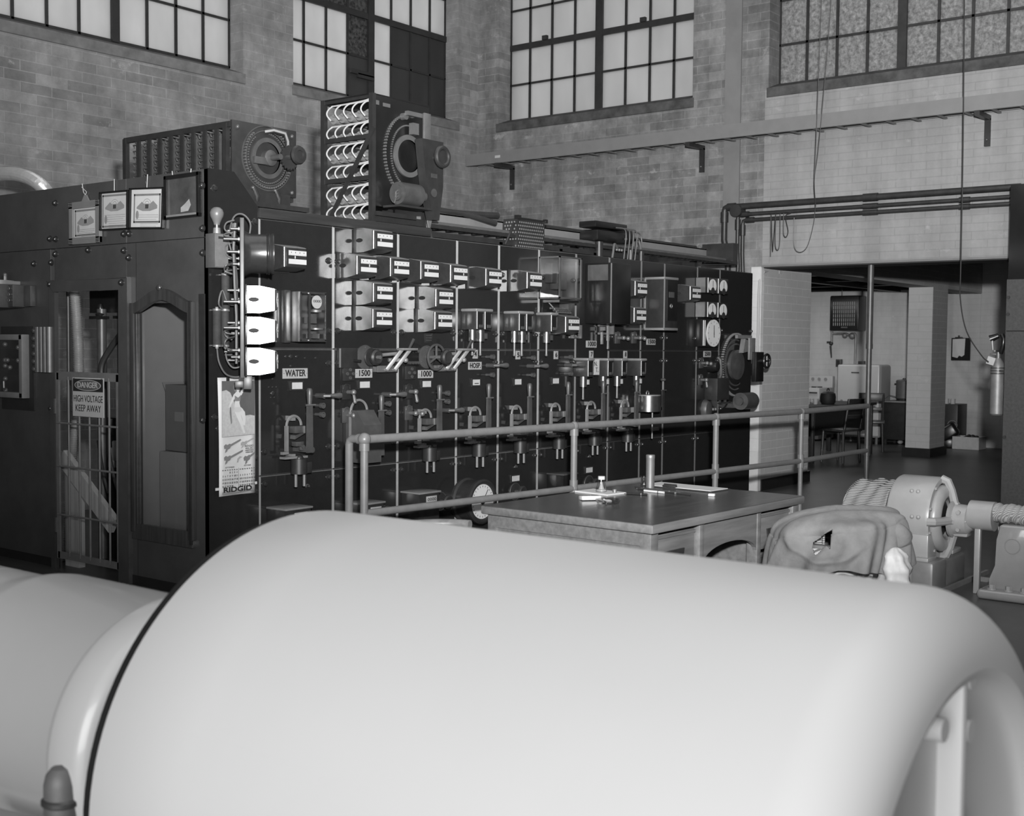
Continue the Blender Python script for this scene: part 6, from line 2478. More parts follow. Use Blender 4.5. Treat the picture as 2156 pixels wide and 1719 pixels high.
stick('pen', 'dark pen with bright bands lying beside the paper pad', 'pen', (5.40, 3.50), (5.44, 3.385), 0.0055, TZ, m_black, m_chrome)
stick('pen', 'white pen in the middle of the desk, in front of the pencils', 'pen', (5.575, 3.50), (5.565, 3.36), 0.006, TZ, m_white, m_iron)
stick('pencil', 'longest dark pencil lying across the desk below the clipboard', 'pencil', (5.64, 3.58), (5.58, 3.21), 0.0045, TZ, m_iron, m_chrome, 'pencils on the desk')
stick('pencil', 'shorter dark pencil crossing beside the longest pencil', 'pencil', (5.665, 3.57), (5.63, 3.30), 0.004, TZ, m_iron2, m_chrome, 'pencils on the desk')
stick('ruler_stick', 'thin dark strip lying behind the pencils near the tall tube', 'strip', (5.70, 3.63), (5.66, 3.46), 0.004, TZ, m_iron, m_iron)
t = thing('eraser', 'small pale eraser alone near the right desk edge', 'eraser', (5.64, 3.12, TZ), 0.3)
b = MB()
b.box((0, 0, 0.007), (0.025, 0.035, 0.014), 0.004)
obj('eraser', b, m_card, t)
t = thing('ashtray', 'clear glass ashtray on the desk in front of the jar', 'ashtray', (5.03, 3.355, TZ), 0.5)
b = MB()
b.lathe([(0, 0), (0.052, 0), (0.060, 0.012), (0.062, 0.022), (0.054, 0.022), (0.046, 0.008), (0, 0.006)], 8)
obj('glass', b, m_jarglass, t, angle=20)
b = MB()
b.box((0.01, 0.0, 0.012), (0.04, 0.03, 0.01), 0.004, mat=RZ(.4)).cyl((-0.03, 0.0, 0.012), (0.0, 0.02, 0.02), 0.004, n=8)
obj('ash', b, m_white, t)
t = thing('cigarette_packet', 'crumpled pale cigarette packet touching the glass ashtray', 'packet', (5.085, 3.50, TZ), 0.9)
b = MB()
b.box((0, 0, 0.011), (0.065, 0.10, 0.020), 0.004, mat=RY(0.08))
obj('packet', b, m_paper, t)
b = MB()
b.box((0.0, -0.03, 0.022), (0.05, 0.03, 0.003))
obj('foil', b, m_chrome, t)
t = thing('tall_tube', 'tall grey metal tube standing at the back of the desk', 'tube', (5.70, 3.53, TZ))
b = MB()
b.lathe([(0, 0), (0.0235, 0), (0.0235, 0.165), (0.0245, 0.168), (0.0245, 0.183), (0.0225, 0.186), (0, 0.186)], 28)
obj('tube', b, m_steel, t)
b = MB()
b.torus(0.03, 0.004, T(0.0, -0.018, 0.085) @ RZ(0.6) @ RX(PI / 2), 16, 6, PI, -PI / 2)
obj('ring_handle', b, m_steel, t)
t = thing('small_tumbler', 'small dark glass tumbler behind the tall tube', 'glass', (5.815, 3.64, TZ))
b = MB()
b.lathe([(0, 0), (0.017, 0), (0.020, 0.055), (0.018, 0.055), (0.0155, 0.004), (0, 0.004)], 20)
obj('glass', b, m_jarglass, t)
t = thing('clipboard', 'clipboard with white paper lying at the far side of the desk', 'clipboard', (5.88, 3.42, TZ), -0.06)
b = MB()
b.box((0, 0, 0.003), (0.19, 0.46, 0.006), 0.001)
obj('board', b, m_darkwood, t, angle=0)
b = MB()
b.box((0, 0, 0.0075), (0.17, 0.44, 0.003))
obj('paper', b, m_white, t, angle=0)
b = MB()
b.box((-0.085, 0.04, 0.013), (0.022, 0.085, 0.01), 0.003)
b.cyl((-0.08, 0.0, 0.02), (-0.08, 0.08, 0.02), 0.005, n=8)
obj('clip', b, m_iron, t)

# ================================================================== NEAR GENERATOR HOOD AND ENGINE
YA = Matrix(((1, 0, 0, 0), (0, 0, 1, 0), (0, 1, 0, 0), (0, 0, 0, 1)))      # lathe axis to +y
HX, HZ, HR = 1.87, 0.60, 0.555
t = thing('generator_hood', 'huge white rounded generator hood filling the foreground', 'generator', (HX, 0.59, 0))
prof = [(0.0, 0.045), (0.40, 0.045), (0.415, 0.03), (0.425, 0.006), (0.44, 0.0)]
for k in range(0, 13):
    a = PI / 2 * k / 12
    prof.append((HR - 0.115 + 0.115 * math.sin(a), 0.115 - 0.115 * math.cos(a)))
prof += [(HR, 0.3), (HR, 0.8), (HR, 1.2), (HR, 1.452), (HR - 0.004, 1.459), (HR - 0.012, 1.46), (0, 1.46)]
b = MB()
b.lathe(prof, 128, T(0, 0, HZ) @ YA)
obj('hood', b, m_hood, t, angle=50)
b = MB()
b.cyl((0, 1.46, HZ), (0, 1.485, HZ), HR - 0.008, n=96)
obj('gap_shade', b, m_gap_shade, t)  # dark disc added behind the rim to draw the shaded gap
b = MB()
b.box((0, 0.75, 0.17), (0.9, 1.3, 0.34), 0.02)
obj('base', b, m_hood, t)
b = MB()
b.box((0.0, 0.032, HZ + 0.04), (0.022, 0.05, 0.80), 0.006)
obj('end_rib', b, m_hood, t)
for x, z in ((0.045, 0.34), (0.05, 0.42), (0.045, 0.18), (0.035, 0.02), (-0.075, 0.37)):
    b = MB()
    b.cyl((x, 0.05, HZ + z), (x, 0.012, HZ + z), 0.02, 0.018, n=16)
    obj('end_bolt', b, m_hood, t)
t = thing('engine_casing', 'pale round engine casing beyond the left end of the generator hood', 'engine', (1.62, 2.08, 0))
b = MB()
b.lathe([(0, 0.0), (0.25, 0.0), (0.28, 0.006), (0.294, 0.016), (0.300, 0.03), (0.300, 0.105), (0.298, 0.115), (0.290, 0.13), (0.286, 0.14), (0.286, 0.58), (0.283, 0.61), (0.268, 0.68), (0.266, 0.72), (0.266, 0.85), (0.262, 0.853), (0.266, 0.856), (0.265, 1.3), (0.25, 1.34), (0, 1.35)], 96, T(0, 0, 0.688) @ YA)
obj('casing', b, m_engine, t, angle=50)
b = MB()
b.box((0, 0.58, 0.24), (0.46, 1.1, 0.48), 0.03)
obj('base', b, m_engine, t)
t = thing('drain_valve', 'dark glossy elbow valve low on the engine casing beside the hood edge', 'valve', (1.32, 2.14, 0.66))
b = MB()
b.lathe([(0, -0.06), (0.034, -0.06), (0.034, 0.012), (0.030, 0.03), (0.02, 0.043), (0, 0.048)], 24)
obj('body', b, m_gate, t)
b = MB()
b.tube(cv([(0, 0, -0.04), (-0.02, 0.03, -0.07), (-0.03, 0.10, -0.085), (-0.03, 0.25, -0.10)]), 0.02, 12)
b.cyl((0.0, 0, 0), (0.06, 0, 0), 0.022, n=14)
obj('pipe', b, m_motor, t)
b = MB()
b.lathe([(0.034, -0.03), (0.039, -0.026), (0.039, -0.018), (0.034, -0.014)], 24)
obj('collar', b, m_iron2, t)

# ================================================================== EXCITER SET BESIDE THE DESK
MX, MZ = 7.9, 0.452
t = thing('motor_base', 'grey plinth with a rounded recess under the exciter motor', 'base', (MX, 2.83, 0))
b = MB()
b.box((0, 0.03, 0.10), (0.62, 0.42, 0.20), 0.02)
b.box((-0.20, -0.12, 0.105), (0.26, 0.14, 0.21), 0.02)
obj('plinth', b, m_plinth, t)
b = MB()
b.cyl((-0.30, 0.05, 0.03), (-0.30, 0.05, 0.15), 0.06, n=20)
obj('lobe', b, m_plinth, t)
t = thing('exciter_motor', 'pale round exciter motor with an open spider end and striped cloth over its tail', 'motor', (MX, 2.705, 0))
b = MB()
b.lathe([(0.0, 0.28), (0.19, 0.28), (0.255, 0.27), (0.262, 0.255), (0.262, 0.02), (0.255, 0.0), (0.225, -0.002), (0.222, 0.03), (0.10, 0.035), (0.0, 0.035)], 64, T(0, 0, MZ) @ YA)
obj('frame_ring', b, m_motor, t)
for sx in (-1, 1):
    b = MB()
    b.box((sx * 0.18, 0.13, 0.29), (0.16, 0.27, 0.16), 0.008)
    b.box((sx * 0.23, 0.02, 0.215), (0.16, 0.09, 0.03), 0.006).box((sx * 0.23, 0.24, 0.215), (0.16, 0.09, 0.03), 0.006)
    obj('foot', b, m_motor, t)
b = MB()
b.torus(0.165, 0.05, T(0, 0.0, MZ) @ RX(PI / 2), 48, 14)
obj('coil_ring', b, m_motor, t)
b = MB()
b.lathe([(0, 0.03), (0.12, 0.03), (0.12, 0.0), (0, 0.0)], 24, T(0, 0, MZ) @ YA)
obj('rotor', b, m_iron, t)
for k in range(4):
    a = k * PI / 2
    b = MB()
    c, s = math.cos(a), math.sin(a)

    def pt(r, y):
        return (c * r, y, MZ + s * r)
    b.tube([pt(0.25, 0.01), pt(0.235, -0.03), pt(0.18, -0.055), pt(0.10, -0.075), pt(0.085, -0.085)], [0.028, 0.028, 0.026, 0.028, 0.032], 8)
    obj('spider_arm', b, m_motor, t)
b = MB()
b.lathe([(0, -0.06), (0.115, -0.06), (0.12, -0.078), (0.10, -0.09), (0.095, -0.17), (0.07, -0.185), (0.06, -0.20), (0, -0.20)], 36, T(0, 0, MZ) @ YA)
b.box((-0.085, -0.12, MZ + 0.0), (0.012, 0.12, 0.012), 0.003).box((0, -0.13, MZ - 0.08), (0.09, 0.09, 0.05), 0.01)
h = obj('bearing_hub', b, m_motor, t)
for z in (0.05, -0.05):
    b = MB()
    b.cyl((-0.06, -0.13, MZ + z), (-0.098, -0.13, MZ + z * 1.1), 0.014, n=6)
    obj('hub_bolt', b, m_motor, h)
for k in range(10):
    a = k * 2 * PI / 10 + .3
    b = MB()
    b.cyl((0.243 * math.cos(a), -0.012, MZ + 0.243 * math.sin(a)), (0.243 * math.cos(a), 0.004, MZ + 0.243 * math.sin(a)), 0.010, n=6)
    obj('ring_bolt', b, m_motor, t)
for y, a in ((0.06, PI - .1), (0.1, PI - .1), (0.13, PI - 0.75), (0.09, PI - .75)):
    b = MB()
    b.ball((0.262 * math.cos(a), y, MZ + 0.262 * math.sin(a)), 0.014, n=10)
    obj('frame_screw', b, m_motor, t)
b = MB()
b.box((-0.15, 0.42, MZ + 0.03), (0.05, 0.34, 0.05), 0.006).box((-0.15, 0.42, MZ - 0.03), (0.04, 0.34, 0.02), 0.004)
b.cyl((0, 0.28, MZ), (0, 0.62, MZ), 0.13, n=32)
b.box((-0.12, 0.35, MZ - 0.19), (0.04, 0.3, 0.04), 0.006)
obj('tail_housing', b, m_motor, t)


def drape(name, m, par, fn, nu, nv, thick=0.012, hole=None):
    b_ = MB()
    b_.grid(fn, nu, nv)
    if hole:
        bmesh.ops.delete(b_.b, geom=[f for f in b_.b.faces if hole(f.calc_center_median())], context='FACES')
    o_ = obj(name, b_, m, par, angle=80)
    s_ = o_.modifiers.new('thickness', 'SOLIDIFY')
    s_.thickness = thick
    return o_


def tailcloth(u, v):
    a = PI * 1.06 - (PI * 1.15) * v
    y = 0.29 + 0.36 * u
    r = 0.232 - 0.05 * u * u + 0.010 * math.sin(9 * v + 5 * u) + 0.007 * math.sin(23 * u + 11 * v) + 0.006 * math.sin(31 * v - 9 * u)
    y += 0.02 * math.sin(13 * v) * u
    if u > 0.8:
        r *= 1 - (u - 0.8) * 2.6 * (1 + 0.3 * math.sin(9 * v))
    return Vector((r * 0.95 * math.cos(a), y, MZ + r * 0.95 * math.sin(a) + 0.0))


cl = bpy.data.objects.new('tick', None)
bpy.data.objects.remove(cl)
cloth = drape('striped_cloth', m_ticking, None, tailcloth, 36, 40)
cloth.location = (MX, 2.705, 0)
tag(cloth, 'striped ticking cloth draped over the tail of the exciter motor', 'cloth')

t = thing('pulley_guard', 'smooth pale cylindrical pulley guard on two thin legs, between motor and pedestal', 'guard', (MX, 2.45, 0))
b = MB()
b.cyl((0, 0.075, 0.49), (0, -0.075, 0.49), 0.092, n=36)
obj('drum', b, m_motor, t)
for y in (0.02,):
    b = MB()
    b.box((-0.02, y, 0.215), (0.04, 0.035, 0.43), 0.004)
    obj('leg', b, m_motor, t)
b = MB()
b.box((0.32, -0.02, 0.21), (0.04, 0.035, 0.42), 0.004)
b.box((0.16, -0.02, 0.42), (0.34, 0.03, 0.02), 0.004)
obj('leg', b, m_motor, t)
t = thing('bearing_pedestal', 'glossy tapered bearing pedestal with bolted foot at the right edge', 'pedestal', (MX, 2.24, 0))
b = MB()
prof_ = [(-0.155, 0.0), (0.155, 0.0), (0.15, 0.06), (0.115, 0.10), (0.10, 0.20), (0.095, 0.36), (0.085, 0.455), (-0.085, 0.455), (-0.095, 0.36), (-0.10, 0.20), (-0.115, 0.10), (-0.15, 0.06)]
b.prism(prof_, 0.19, Matrix(((0, 0, 1, -0.095), (1, 0, 0, 0), (0, 1, 0, 0), (0, 0, 0, 1))))
bmesh.ops.bevel(b.b, geom=list(b.b.edges), offset=0.02, segments=3, profile=0.5, affect='EDGES')
b.box((0, 0, 0.03), (0.40, 0.36, 0.06), 0.025, seg=4)
obj('pedestal', b, m_motor_dk, t, angle=50)
b = MB()
b.torus(0.045, 0.003, T(-0.097, -0.0, 0.33) @ RY(PI / 2), 32, 6)
obj('cover_ring', b, m_motor_dk, t)
for y in (-0.09, 0.0, 0.10):
    b = MB()
    b.cyl((-0.145, y, 0.065), (-0.145, y, 0.090), 0.019, n=6).cyl((-0.145, y, 0.055), (-0.145, y, 0.067), 0.028, n=18)
    obj('foot_bolt', b, m_motor, t)


def ropefn(u, v):
    a = 2 * PI * v
    r = 0.058 + 0.004 * math.sin(u * 47 + 6 * v * PI) + 0.004 * math.sin(u * 19 + 2 * PI * v) + 0.003 * math.sin(u * 83 + 10 * PI * v)
    return Vector((r * math.cos(a), 0.30 * (0.5 - u), r * math.sin(a)))


b = MB()
b.grid(ropefn, 60, 28)
o = obj('wrapped_cloth', b, m_ticking2, None, (MX, 2.225, 0.515), angle=80)
tag(o, 'striped cloth wrapped round the shaft above the glossy bearing pedestal', 'cloth')
b = MB()
b.cyl((MX, 2.10, 0.503), (MX, 2.52, 0.50), 0.035, n=20)
tag(obj('drive_shaft', b, m_steel), 'steel drive shaft under the cloth wrap, over the glossy pedestal', 'shaft')
solid('trim_14', m_plinth, [(7.5, 8.6, 2.62, 2.64, 0, 0.03), (8.3, 8.32, 1.6, 2.6, 0, 0.03)])

# blanket heaped over the chair at the kneehole
BX, BYc = 5.36, 2.32
t = thing('covered_chair', 'wooden chair at the kneehole of the desk, almost hidden beneath the grey blanket', 'chair', (BX, BYc, 0))
b = MB()
b.box((0, 0, 0.44), (0.44, 0.42, 0.04), 0.012)
obj('seat', b, m_oak, t)
for sx in (-1, 1):
    for sy in (-1, 1):
        b = MB()
        b.cyl((sx * 0.19, sy * 0.18, 0), (sx * 0.18, sy * 0.17, 0.43), 0.018, 0.022, n=12)
        obj('leg', b, m_oak, t)
    b = MB()
    b.box((sx * 0.20, 0, 0.64), (0.05, 0.40, 0.03), 0.01)
    b.cyl((sx * 0.19, 0.16, 0.44), (sx * 0.20, 0.16, 0.63), 0.016, n=10)
    obj('arm', b, m_oak, t)
b = MB()
b.box((0, -0.19, 0.70), (0.40, 0.03, 0.10), 0.012)
for x in (-0.17, -0.06, 0.06, 0.17):
    b.cyl((x, -0.19, 0.45), (x, -0.19, 0.68), 0.012, n=10)
obj('backrest', b, m_oak, t)


def blanket(u, v):
    a = 2 * PI * u
    rx, ry = 0.30, 0.315
    k0 = 0.5                                   # up to here the top, beyond it the hanging sides
    if v <= k0:
        rr = v / k0
        rad = math.sin(rr * PI / 2) ** 0.9 * 0.93
        z = 0.80 - 0.055 * rr ** 2.5
        k = 0.0
    else:
        k = (v - k0) / (1 - k0)
        rad = 0.93 + 0.12 * k ** 0.6
        z = 0.745 - (0.19 + 0.03 * math.sin(3 * a)) * k
        rr = 1.0
    fold = (0.024 * math.sin(5 * a + 1.4) + 0.022 * math.sin(9 * a + 2.0 + 2 * k) + 0.012 * math.sin(19 * a + 5 * k + 2 * math.sin(3 * a))) * (0.35 * rr + 0.65 * k)
    z -= 0.10 * max(0, math.cos(a - 2.0)) * rr + 0.02 * math.sin(2 * a + .6) * rr
    da = a - 3.30
    q = math.hypot(da / 0.30, (z - 0.69) / 0.075)
    pull = -0.04 * math.exp(-q ** 2) + 0.012 * math.exp(-((q - 1.5) / 0.45) ** 2)
    q2 = math.hypot((a - 3.35) / 0.62, (z - 0.74) / 0.14)
    pull += 0.018 * math.exp(-((q2 - 1.0) / 0.12) ** 2) * max(0, min(1, (0.76 - z) / 0.1))
    pull -= 0.02 * math.exp(-((a - 4.05) / 0.12) ** 2) * k
    x = (rx * rad + fold + pull * (rr ** 2)) * math.cos(a)
    y = (ry * rad + fold + pull * (rr ** 2)) * math.sin(a)
    z += 0.009 * math.sin(20 * (x * 0.7 + y) + 3 * math.sin(8 * x)) * (1 - k)
    return Vector((x, y, z))


def torn(c):
    # three-cornered tear on the side that faces the hall
    a = math.atan2(c.y, c.x) % (2 * PI)
    u, z = (a - 3.32) * 0.31, c.z
    return -0.055 < u < 0.05 and 0.640 + 0.02 * math.sin(60 * u) < z < 0.668 + (u + 0.055) * 0.66


bl = drape('grey_blanket', m_cloth, None, blanket, 320, 180, 0.012, torn)
bl.location = (BX, BYc, 0)
tag(bl, 'torn grey blanket heaped over the chair between the hood and the desk', 'blanket')


def bagfn(u, v):
    a = 2 * PI * u
    ph = PI * v
    r = 0.075 + 0.012 * math.sin(5 * a + 3 * ph) + 0.008 * math.sin(11 * ph)
    return Vector((r * 0.9 * math.sin(ph) * math.cos(a), r * 0.9 * math.sin(ph) * math.sin(a), -0.13 * math.cos(ph)))


b = MB()
b.grid(bagfn, 28, 20)
o = obj('white_rag', b, m_card, None, (5.31, 2.02, 0.525), angle=80)
tag(o, 'crumpled white rag hanging at the lower right of the grey blanket', 'rag')
b = MB()
b.grid(lambda u, v: Vector((5.38 + (0.075 + 0.01 * math.sin(6 * PI * u + 5 * v)) * math.sin(PI * v) * math.cos(2 * PI * u), 2.065 - 0.09 * math.cos(PI * v), 0.69 + (0.07 + 0.008 * math.sin(8 * PI * u)) * math.sin(PI * v) * math.sin(2 * PI * u))), 40, 20)
tag(obj('blanket_roll', b, m_cloth, angle=80), 'rolled end of grey blanket at the right of the heap', 'blanket')
b = MB()
b.grid(lambda u, v: Vector((5.205 - 0.01 * math.sin(20 * u), 2.365 - 0.13 * (u - .5), 0.63 + 0.075 * v + 0.010 * math.sin(14 * u))), 30, 10)
o = obj('ticking_lining', b, m_ticking, None, angle=80)
tag(o, 'striped ticking showing through the tear in the grey blanket', 'cloth')
so = o.modifiers.new('thickness', 'SOLIDIFY')
so.thickness = 0.008


def skirt(u, v):
    a = 2.7 + 1.5 * u
    r = 0.245 + 0.010 * math.sin(11 * a)
    return Vector((r * 0.97 * math.cos(a), r * 1.04 * math.sin(a), 0.64 - 0.30 * v))


o = drape('ticking_cloth', m_ticking_v, None, skirt, 60, 16, 0.008)
o.location = (BX, BYc, 0)
tag(o, 'striped ticking cloth peeping out below the grey blanket', 'cloth')

# wooden armchair tucked at the end of the desk
t = thing('desk_chair', 'bentwood armchair at the left end of the desk, only its curved arm rail showing', 'chair', (4.12, 3.63, 0))
b = MB()
b.tube([(0.24 * math.cos(a), 0.24 * math.sin(a), 0.70) for a in [PI * (0.05 + 1.1 * k / 24) for k in range(25)]], 0.022, 12)
obj('arm_rail', b, m_oak, t)
b = MB()
b.lathe([(0, 0.43), (0.20, 0.43), (0.205, 0.45), (0.19, 0.465), (0, 0.46)], 28)
obj('seat', b, m_oak, t)
for k in range(4):
    a = PI / 4 + k * PI / 2
    b = MB()
    b.cyl((0.19 * math.cos(a), 0.19 * math.sin(a), 0), (0.15 * math.cos(a), 0.15 * math.sin(a), 0.44), 0.017, 0.02, n=12)
    obj('leg', b, m_oak, t)
for k in range(6):
    a = PI * (0.1 + 1.0 * k / 5)
    b = MB()
    b.cyl((0.19 * math.cos(a), 0.19 * math.sin(a), 0.45), (0.24 * math.cos(a), 0.24 * math.sin(a), 0.70), 0.009, n=8)
    obj('spindle', b, m_oak, t)

# ================================================================== RIGHT-HAND CABINET AND EXTINGUISHER
t = thing('steel_cabinet', 'tall dark steel cabinet cut by the right edge, standing against the pale end wall', 'cabinet', (11.72, 2.91, 0))
b = MB()
b.box((0, 0, 1.08), (0.54, 0.98, 2.16), 0.004)
obj('body', b, M('rough_grey_steel', 62, 0.75, var=0.2, scale=40, bump=0.15), t)
b = MB()
b.box((0, -0.005, 2.58), (0.54, 0.97, 0.84), 0.004)
obj('upper_section', b, m_black, t)
b = MB()
b.box((-0.272, 0.0, 1.70), (0.004, 0.96, 0.008))
obj('seam', b, m_black, t)
for z in (2.0, 1.85, 0.75):
    b = MB()
    b.cyl((-0.27, 0.47, z), (-0.285, 0.47, z), 0.014, n=10)
    obj('rivet', b, m_iron, t)
t = thing('fire_extinguisher', 'bright banded fire extinguisher hung on the left side of the tall dark cabinet', 'fire extinguisher', (11.70, 3.53, 0.93))
b = MB()
b.lathe([(0, 0), (0.05, 0.0), (0.062, 0.014), (0.062, 0.44), (0.055, 0.475), (0.032, 0.51), (0.024, 0.525), (0.0, 0.525)], 32)
obj('cylinder', b, m_galv, t)
b = MB()
for z in (0.385, 0.41, 0.435):
    b.lathe([(0.0635, z - 0.007), (0.0645, z), (0.0635, z + 0.007)], 32)
obj('band', b, m_iron2, t)
b = MB()
b.cyl((0, 0, 0.52), (0, 0, 0.58), 0.022, n=16)
b.box((-0.02, 0.02, 0.59), (0.09, 0.025, 0.02), 0.005).box((0.0, 0.03, 0.56), (0.03, 0.09, 0.02), 0.005)
obj('valve', b, m_steel, t)
b = MB()
b.tube([(0, -0.02, 0.57), (-0.02, -0.045, 0.64), (-0.02, -0.05, 0.70), (-0.01, -0.03, 0.74)], 0.022, 12)
b.cyl((-0.01, 0.0, 0.73), (-0.02, 0.07, 0.70), 0.022, 0.035, n=14)
obj('horn', b, m_black, t)
b = MB()
b.tube([(-0.02, 0.045, 0.60), (-0.03, 0.05, 0.68), (-0.02, 0.045, 0.72)], 0.012, 8)
obj('nozzle', b, m_galv, t)
b = MB()
b.box((-0.07, 0.045, 0.50), (0.003, 0.07, 0.07), mat=RX(0.3))
obj('tag', b, m_card, t)
b = MB()
b.box((0, -0.0985, 0.33), (0.06, 0.077, 0.10)).box((-0.045, -0.08, 0.41), (0.06, 0.09, 0.018))
obj('bracket', b, m_iron, t)

# ================================================================== KITCHEN
t = thing('refrigerator', 'white rounded refrigerator standing on legs in the kitchen', 'refrigerator', (19.55, 7.98, 0), 0)
b = MB()
b.box((-0.10, 0, 0.69), (0.46, 0.72, 1.18), 0.05, seg=4)
obj('body', b, M('fridge_side', 150, 0.4, var=0.03), t)
b = MB()
b.box((-0.345, 0, 0.70), (0.05, 0.71, 1.15), 0.024, seg=4)
d = obj('door', b, m_enamel, t)
b = MB()
b.box((-0.375, 0.27, 0.62), (0.02, 0.02, 0.13), 0.006)
b.cyl((-0.37, 0.27, 0.69), (-0.39, 0.27, 0.69), 0.018, n=12)
obj('handle', b, m_chrome, d)
b = MB()
b.box((-0.373, 0.05, 1.15), (0.008, 0.13, 0.018))
obj('badge', b, m_iron2, d)
b = MB()
for x in (-0.28, 0.28):
    for y in (-0.3, 0.3):
        b.cyl((x * .7 - .1, y, 0), (x * .7 - .1, y, 0.11), 0.025, n=10)
obj('foot', b, m_steel, t)
t = thing('unit_heater', 'black louvred unit heater hung high on the kitchen wall', 'heater', (19.62, 8.38, 1.83))
b = MB()
b.box((0.05, 0, 0.29), (0.34, 0.50, 0.58), 0.02)
obj('casing', b, m_black, t)
for r in range(6):
    b = MB()
    for k in range(11):
        b.box((-0.125, 0.18 - k * 0.036, 0.11 + r * 0.068), (0.008, 0.012, 0.055), mat=RZ(0.5))
    obj('louvre_row', b, m_iron2, t)
b = MB()
b.box((-0.123, -0.01, 0.055), (0.004, 0.11, 0.022))
obj('maker_plate', b, m_iron2, t)
b = MB()
b.cyl((0.2, 0.18, 0.58), (0.2, 0.18, 0.80), 0.01, n=8).cyl((0.2, -0.18, 0.58), (0.2, -0.18, 0.80), 0.01, n=8)
b.box((0.27, 0, 0.3), (0.1, 0.1, 0.1))
obj('hanger', b, m_iron, t)
t = thing('heater_piping', 'pipes and traps hanging under the unit heater', 'pipe', (19.72, 8.38, 1.20))
b = MB()
b.tube([(0, 0.30, 0.68), (0, 0.30, 0.42), (0, 0.30, 0.40)], 0.02, 10)
b.tube([(0, 0.30, 0.585), (0, 0.05, 0.585), (0, 0.0, 0.56)], 0.02, 10)
b.tube([(0, -0.03, 0.58), (0, -0.10, 0.59), (0, -0.12, 0.56), (0, -0.12, 0.30), (0, -0.115, 0.05)], 0.018, 10)
obj('pipe', b, m_galv, t)
b = MB()
b.ball((0, 0.07, 0.555), 0.045, n=14).ball((0, -0.06, 0.55), 0.055, n=14)
obj('trap', b, m_galv, t)
b = MB()
b.ball((0, 0.31, 0.42), 0.035, n=12).box((-0.02, 0.345, 0.44), (0.05, 0.05, 0.03)).cyl((0, 0.32, 0.38), (0, 0.30, 0.18), 0.018, 0.01, n=10)
obj('valve', b, m_iron, t)
t = thing('wall_outlet', 'grey outlet box on the kitchen wall above the refrigerator, left one', 'outlet', (19.9, 8.62, 1.27))
b = MB()
b.box((0, 0, 0.02), (0.08, 0.09, 0.13), 0.004)
obj('box', b, m_iron2, t)
b = MB()
b.box((-0.042, 0, 0.02), (0.004, 0.05, 0.09))
obj('socket', b, m_iron, t)
t = thing('wall_outlet', 'grey outlet box on the kitchen wall above the refrigerator, by the tall post', 'outlet', (19.9, 8.22, 1.27))
b = MB()
b.box((0, 0, 0.01), (0.08, 0.1, 0.10), 0.004)
obj('box', b, m_iron2, t)
b = MB()
b.cyl((0.02, 0, 0.05), (0.02, 0, 1.3), 0.012, n=8)
obj('conduit', b, m_galv, t)
t = thing('stove', 'white enamel stove with a knobbed backguard in the kitchen', 'stove', (19.55, 9.0, 0))
b = MB()
b.box((0, 0, 0.45), (0.62, 0.66, 0.86), 0.015)
obj('body', b, m_enamel, t)
b = MB()
b.box((0.26, 0, 0.97), (0.10, 0.66, 0.20), 0.008)
g_ = obj('backguard', b, m_enamel, t)
for k in range(5):
    b = MB()
    b.cyl((0.21, 0.25 - k * 0.115, 1.015), (0.19, 0.25 - k * 0.115, 1.015), 0.026, n=14)
    obj('knob', b, m_motor_dk, g_)
b = MB()
b.cyl((-0.33, -0.3, 0.80), (-0.33, 0.3, 0.80), 0.012, n=8)
obj('towel_bar', b, m_iron, t)
b = MB()
for y in (-0.17, 0.17):
    b.cyl((-0.05, y, 0.88), (-0.05, y, 0.895), 0.09, n=20)
obj('burner', b, m_iron, t)
t = thing('kitchen_cabinet', 'low dark kitchen cabinet under the coffee urn, beside the refrigerator', 'cabinet', (19.62, 7.32, 0))
b = MB()
b.box((0, 0, 0.38), (0.5, 0.60, 0.60), 0.006)
obj('body', b, m_iron, t)
b = MB()
b.box((0, 0, 0.69), (0.54, 0.64, 0.025), 0.004)
obj('top', b, m_casetop, t)
b = MB()
for y in (-0.27, 0.27):
    b.box((-0.2, y, 0.04), (0.04, 0.04, 0.08)).box((0.2, y, 0.04), (0.04, 0.04, 0.08))
obj('leg', b, m_iron, t)
t = thing('shoes', 'pale pair of shoes on the floor beneath the low kitchen cabinet', 'shoes', (19.55, 7.32, 0))
for y in (0.08, -0.10):
    b = MB()
    b.ball((0, y, 0.035), 0.06, (1.2, .7, .55), 12)
    obj('shoe', b, m_card, t)
t = thing('coffee_urn', 'tall bright coffee urn standing on the low kitchen cabinet', 'urn', (19.55, 7.36, 0.703))
b = MB()
b.lathe([(0, 0.04), (0.115, 0.04), (0.12, 0.05), (0.12, 0.31), (0.125, 0.32), (0.11, 0.335), (0.03, 0.345), (0, 0.345)], 32)
obj('body', b, m_steel, t)
b = MB()
b.lathe([(0, 0.34), (0.022, 0.345), (0.022, 0.365), (0, 0.37)], 14)
obj('lid_knob', b, m_black, t)
b = MB()
b.lathe([(0.10, 0.0), (0.12, 0.0), (0.11, 0.04), (0.09, 0.04)], 24)
obj('foot_ring', b, m_black, t)
for q in (0.13, -0.13):
    b = MB()
    b.box((0, q, 0.27), (0.03, 0.05, 0.02), 0.006)
    obj('handle', b, m_black, t)
b = MB()
b.tube([(-0.05, 0.10, 0.06), (-0.1, 0.2, 0.09), (-0.12, 0.26, 0.03), (-0.12, 0.29, 0.012)], 0.006, 6)
obj('flex', b, m_iron2, t)

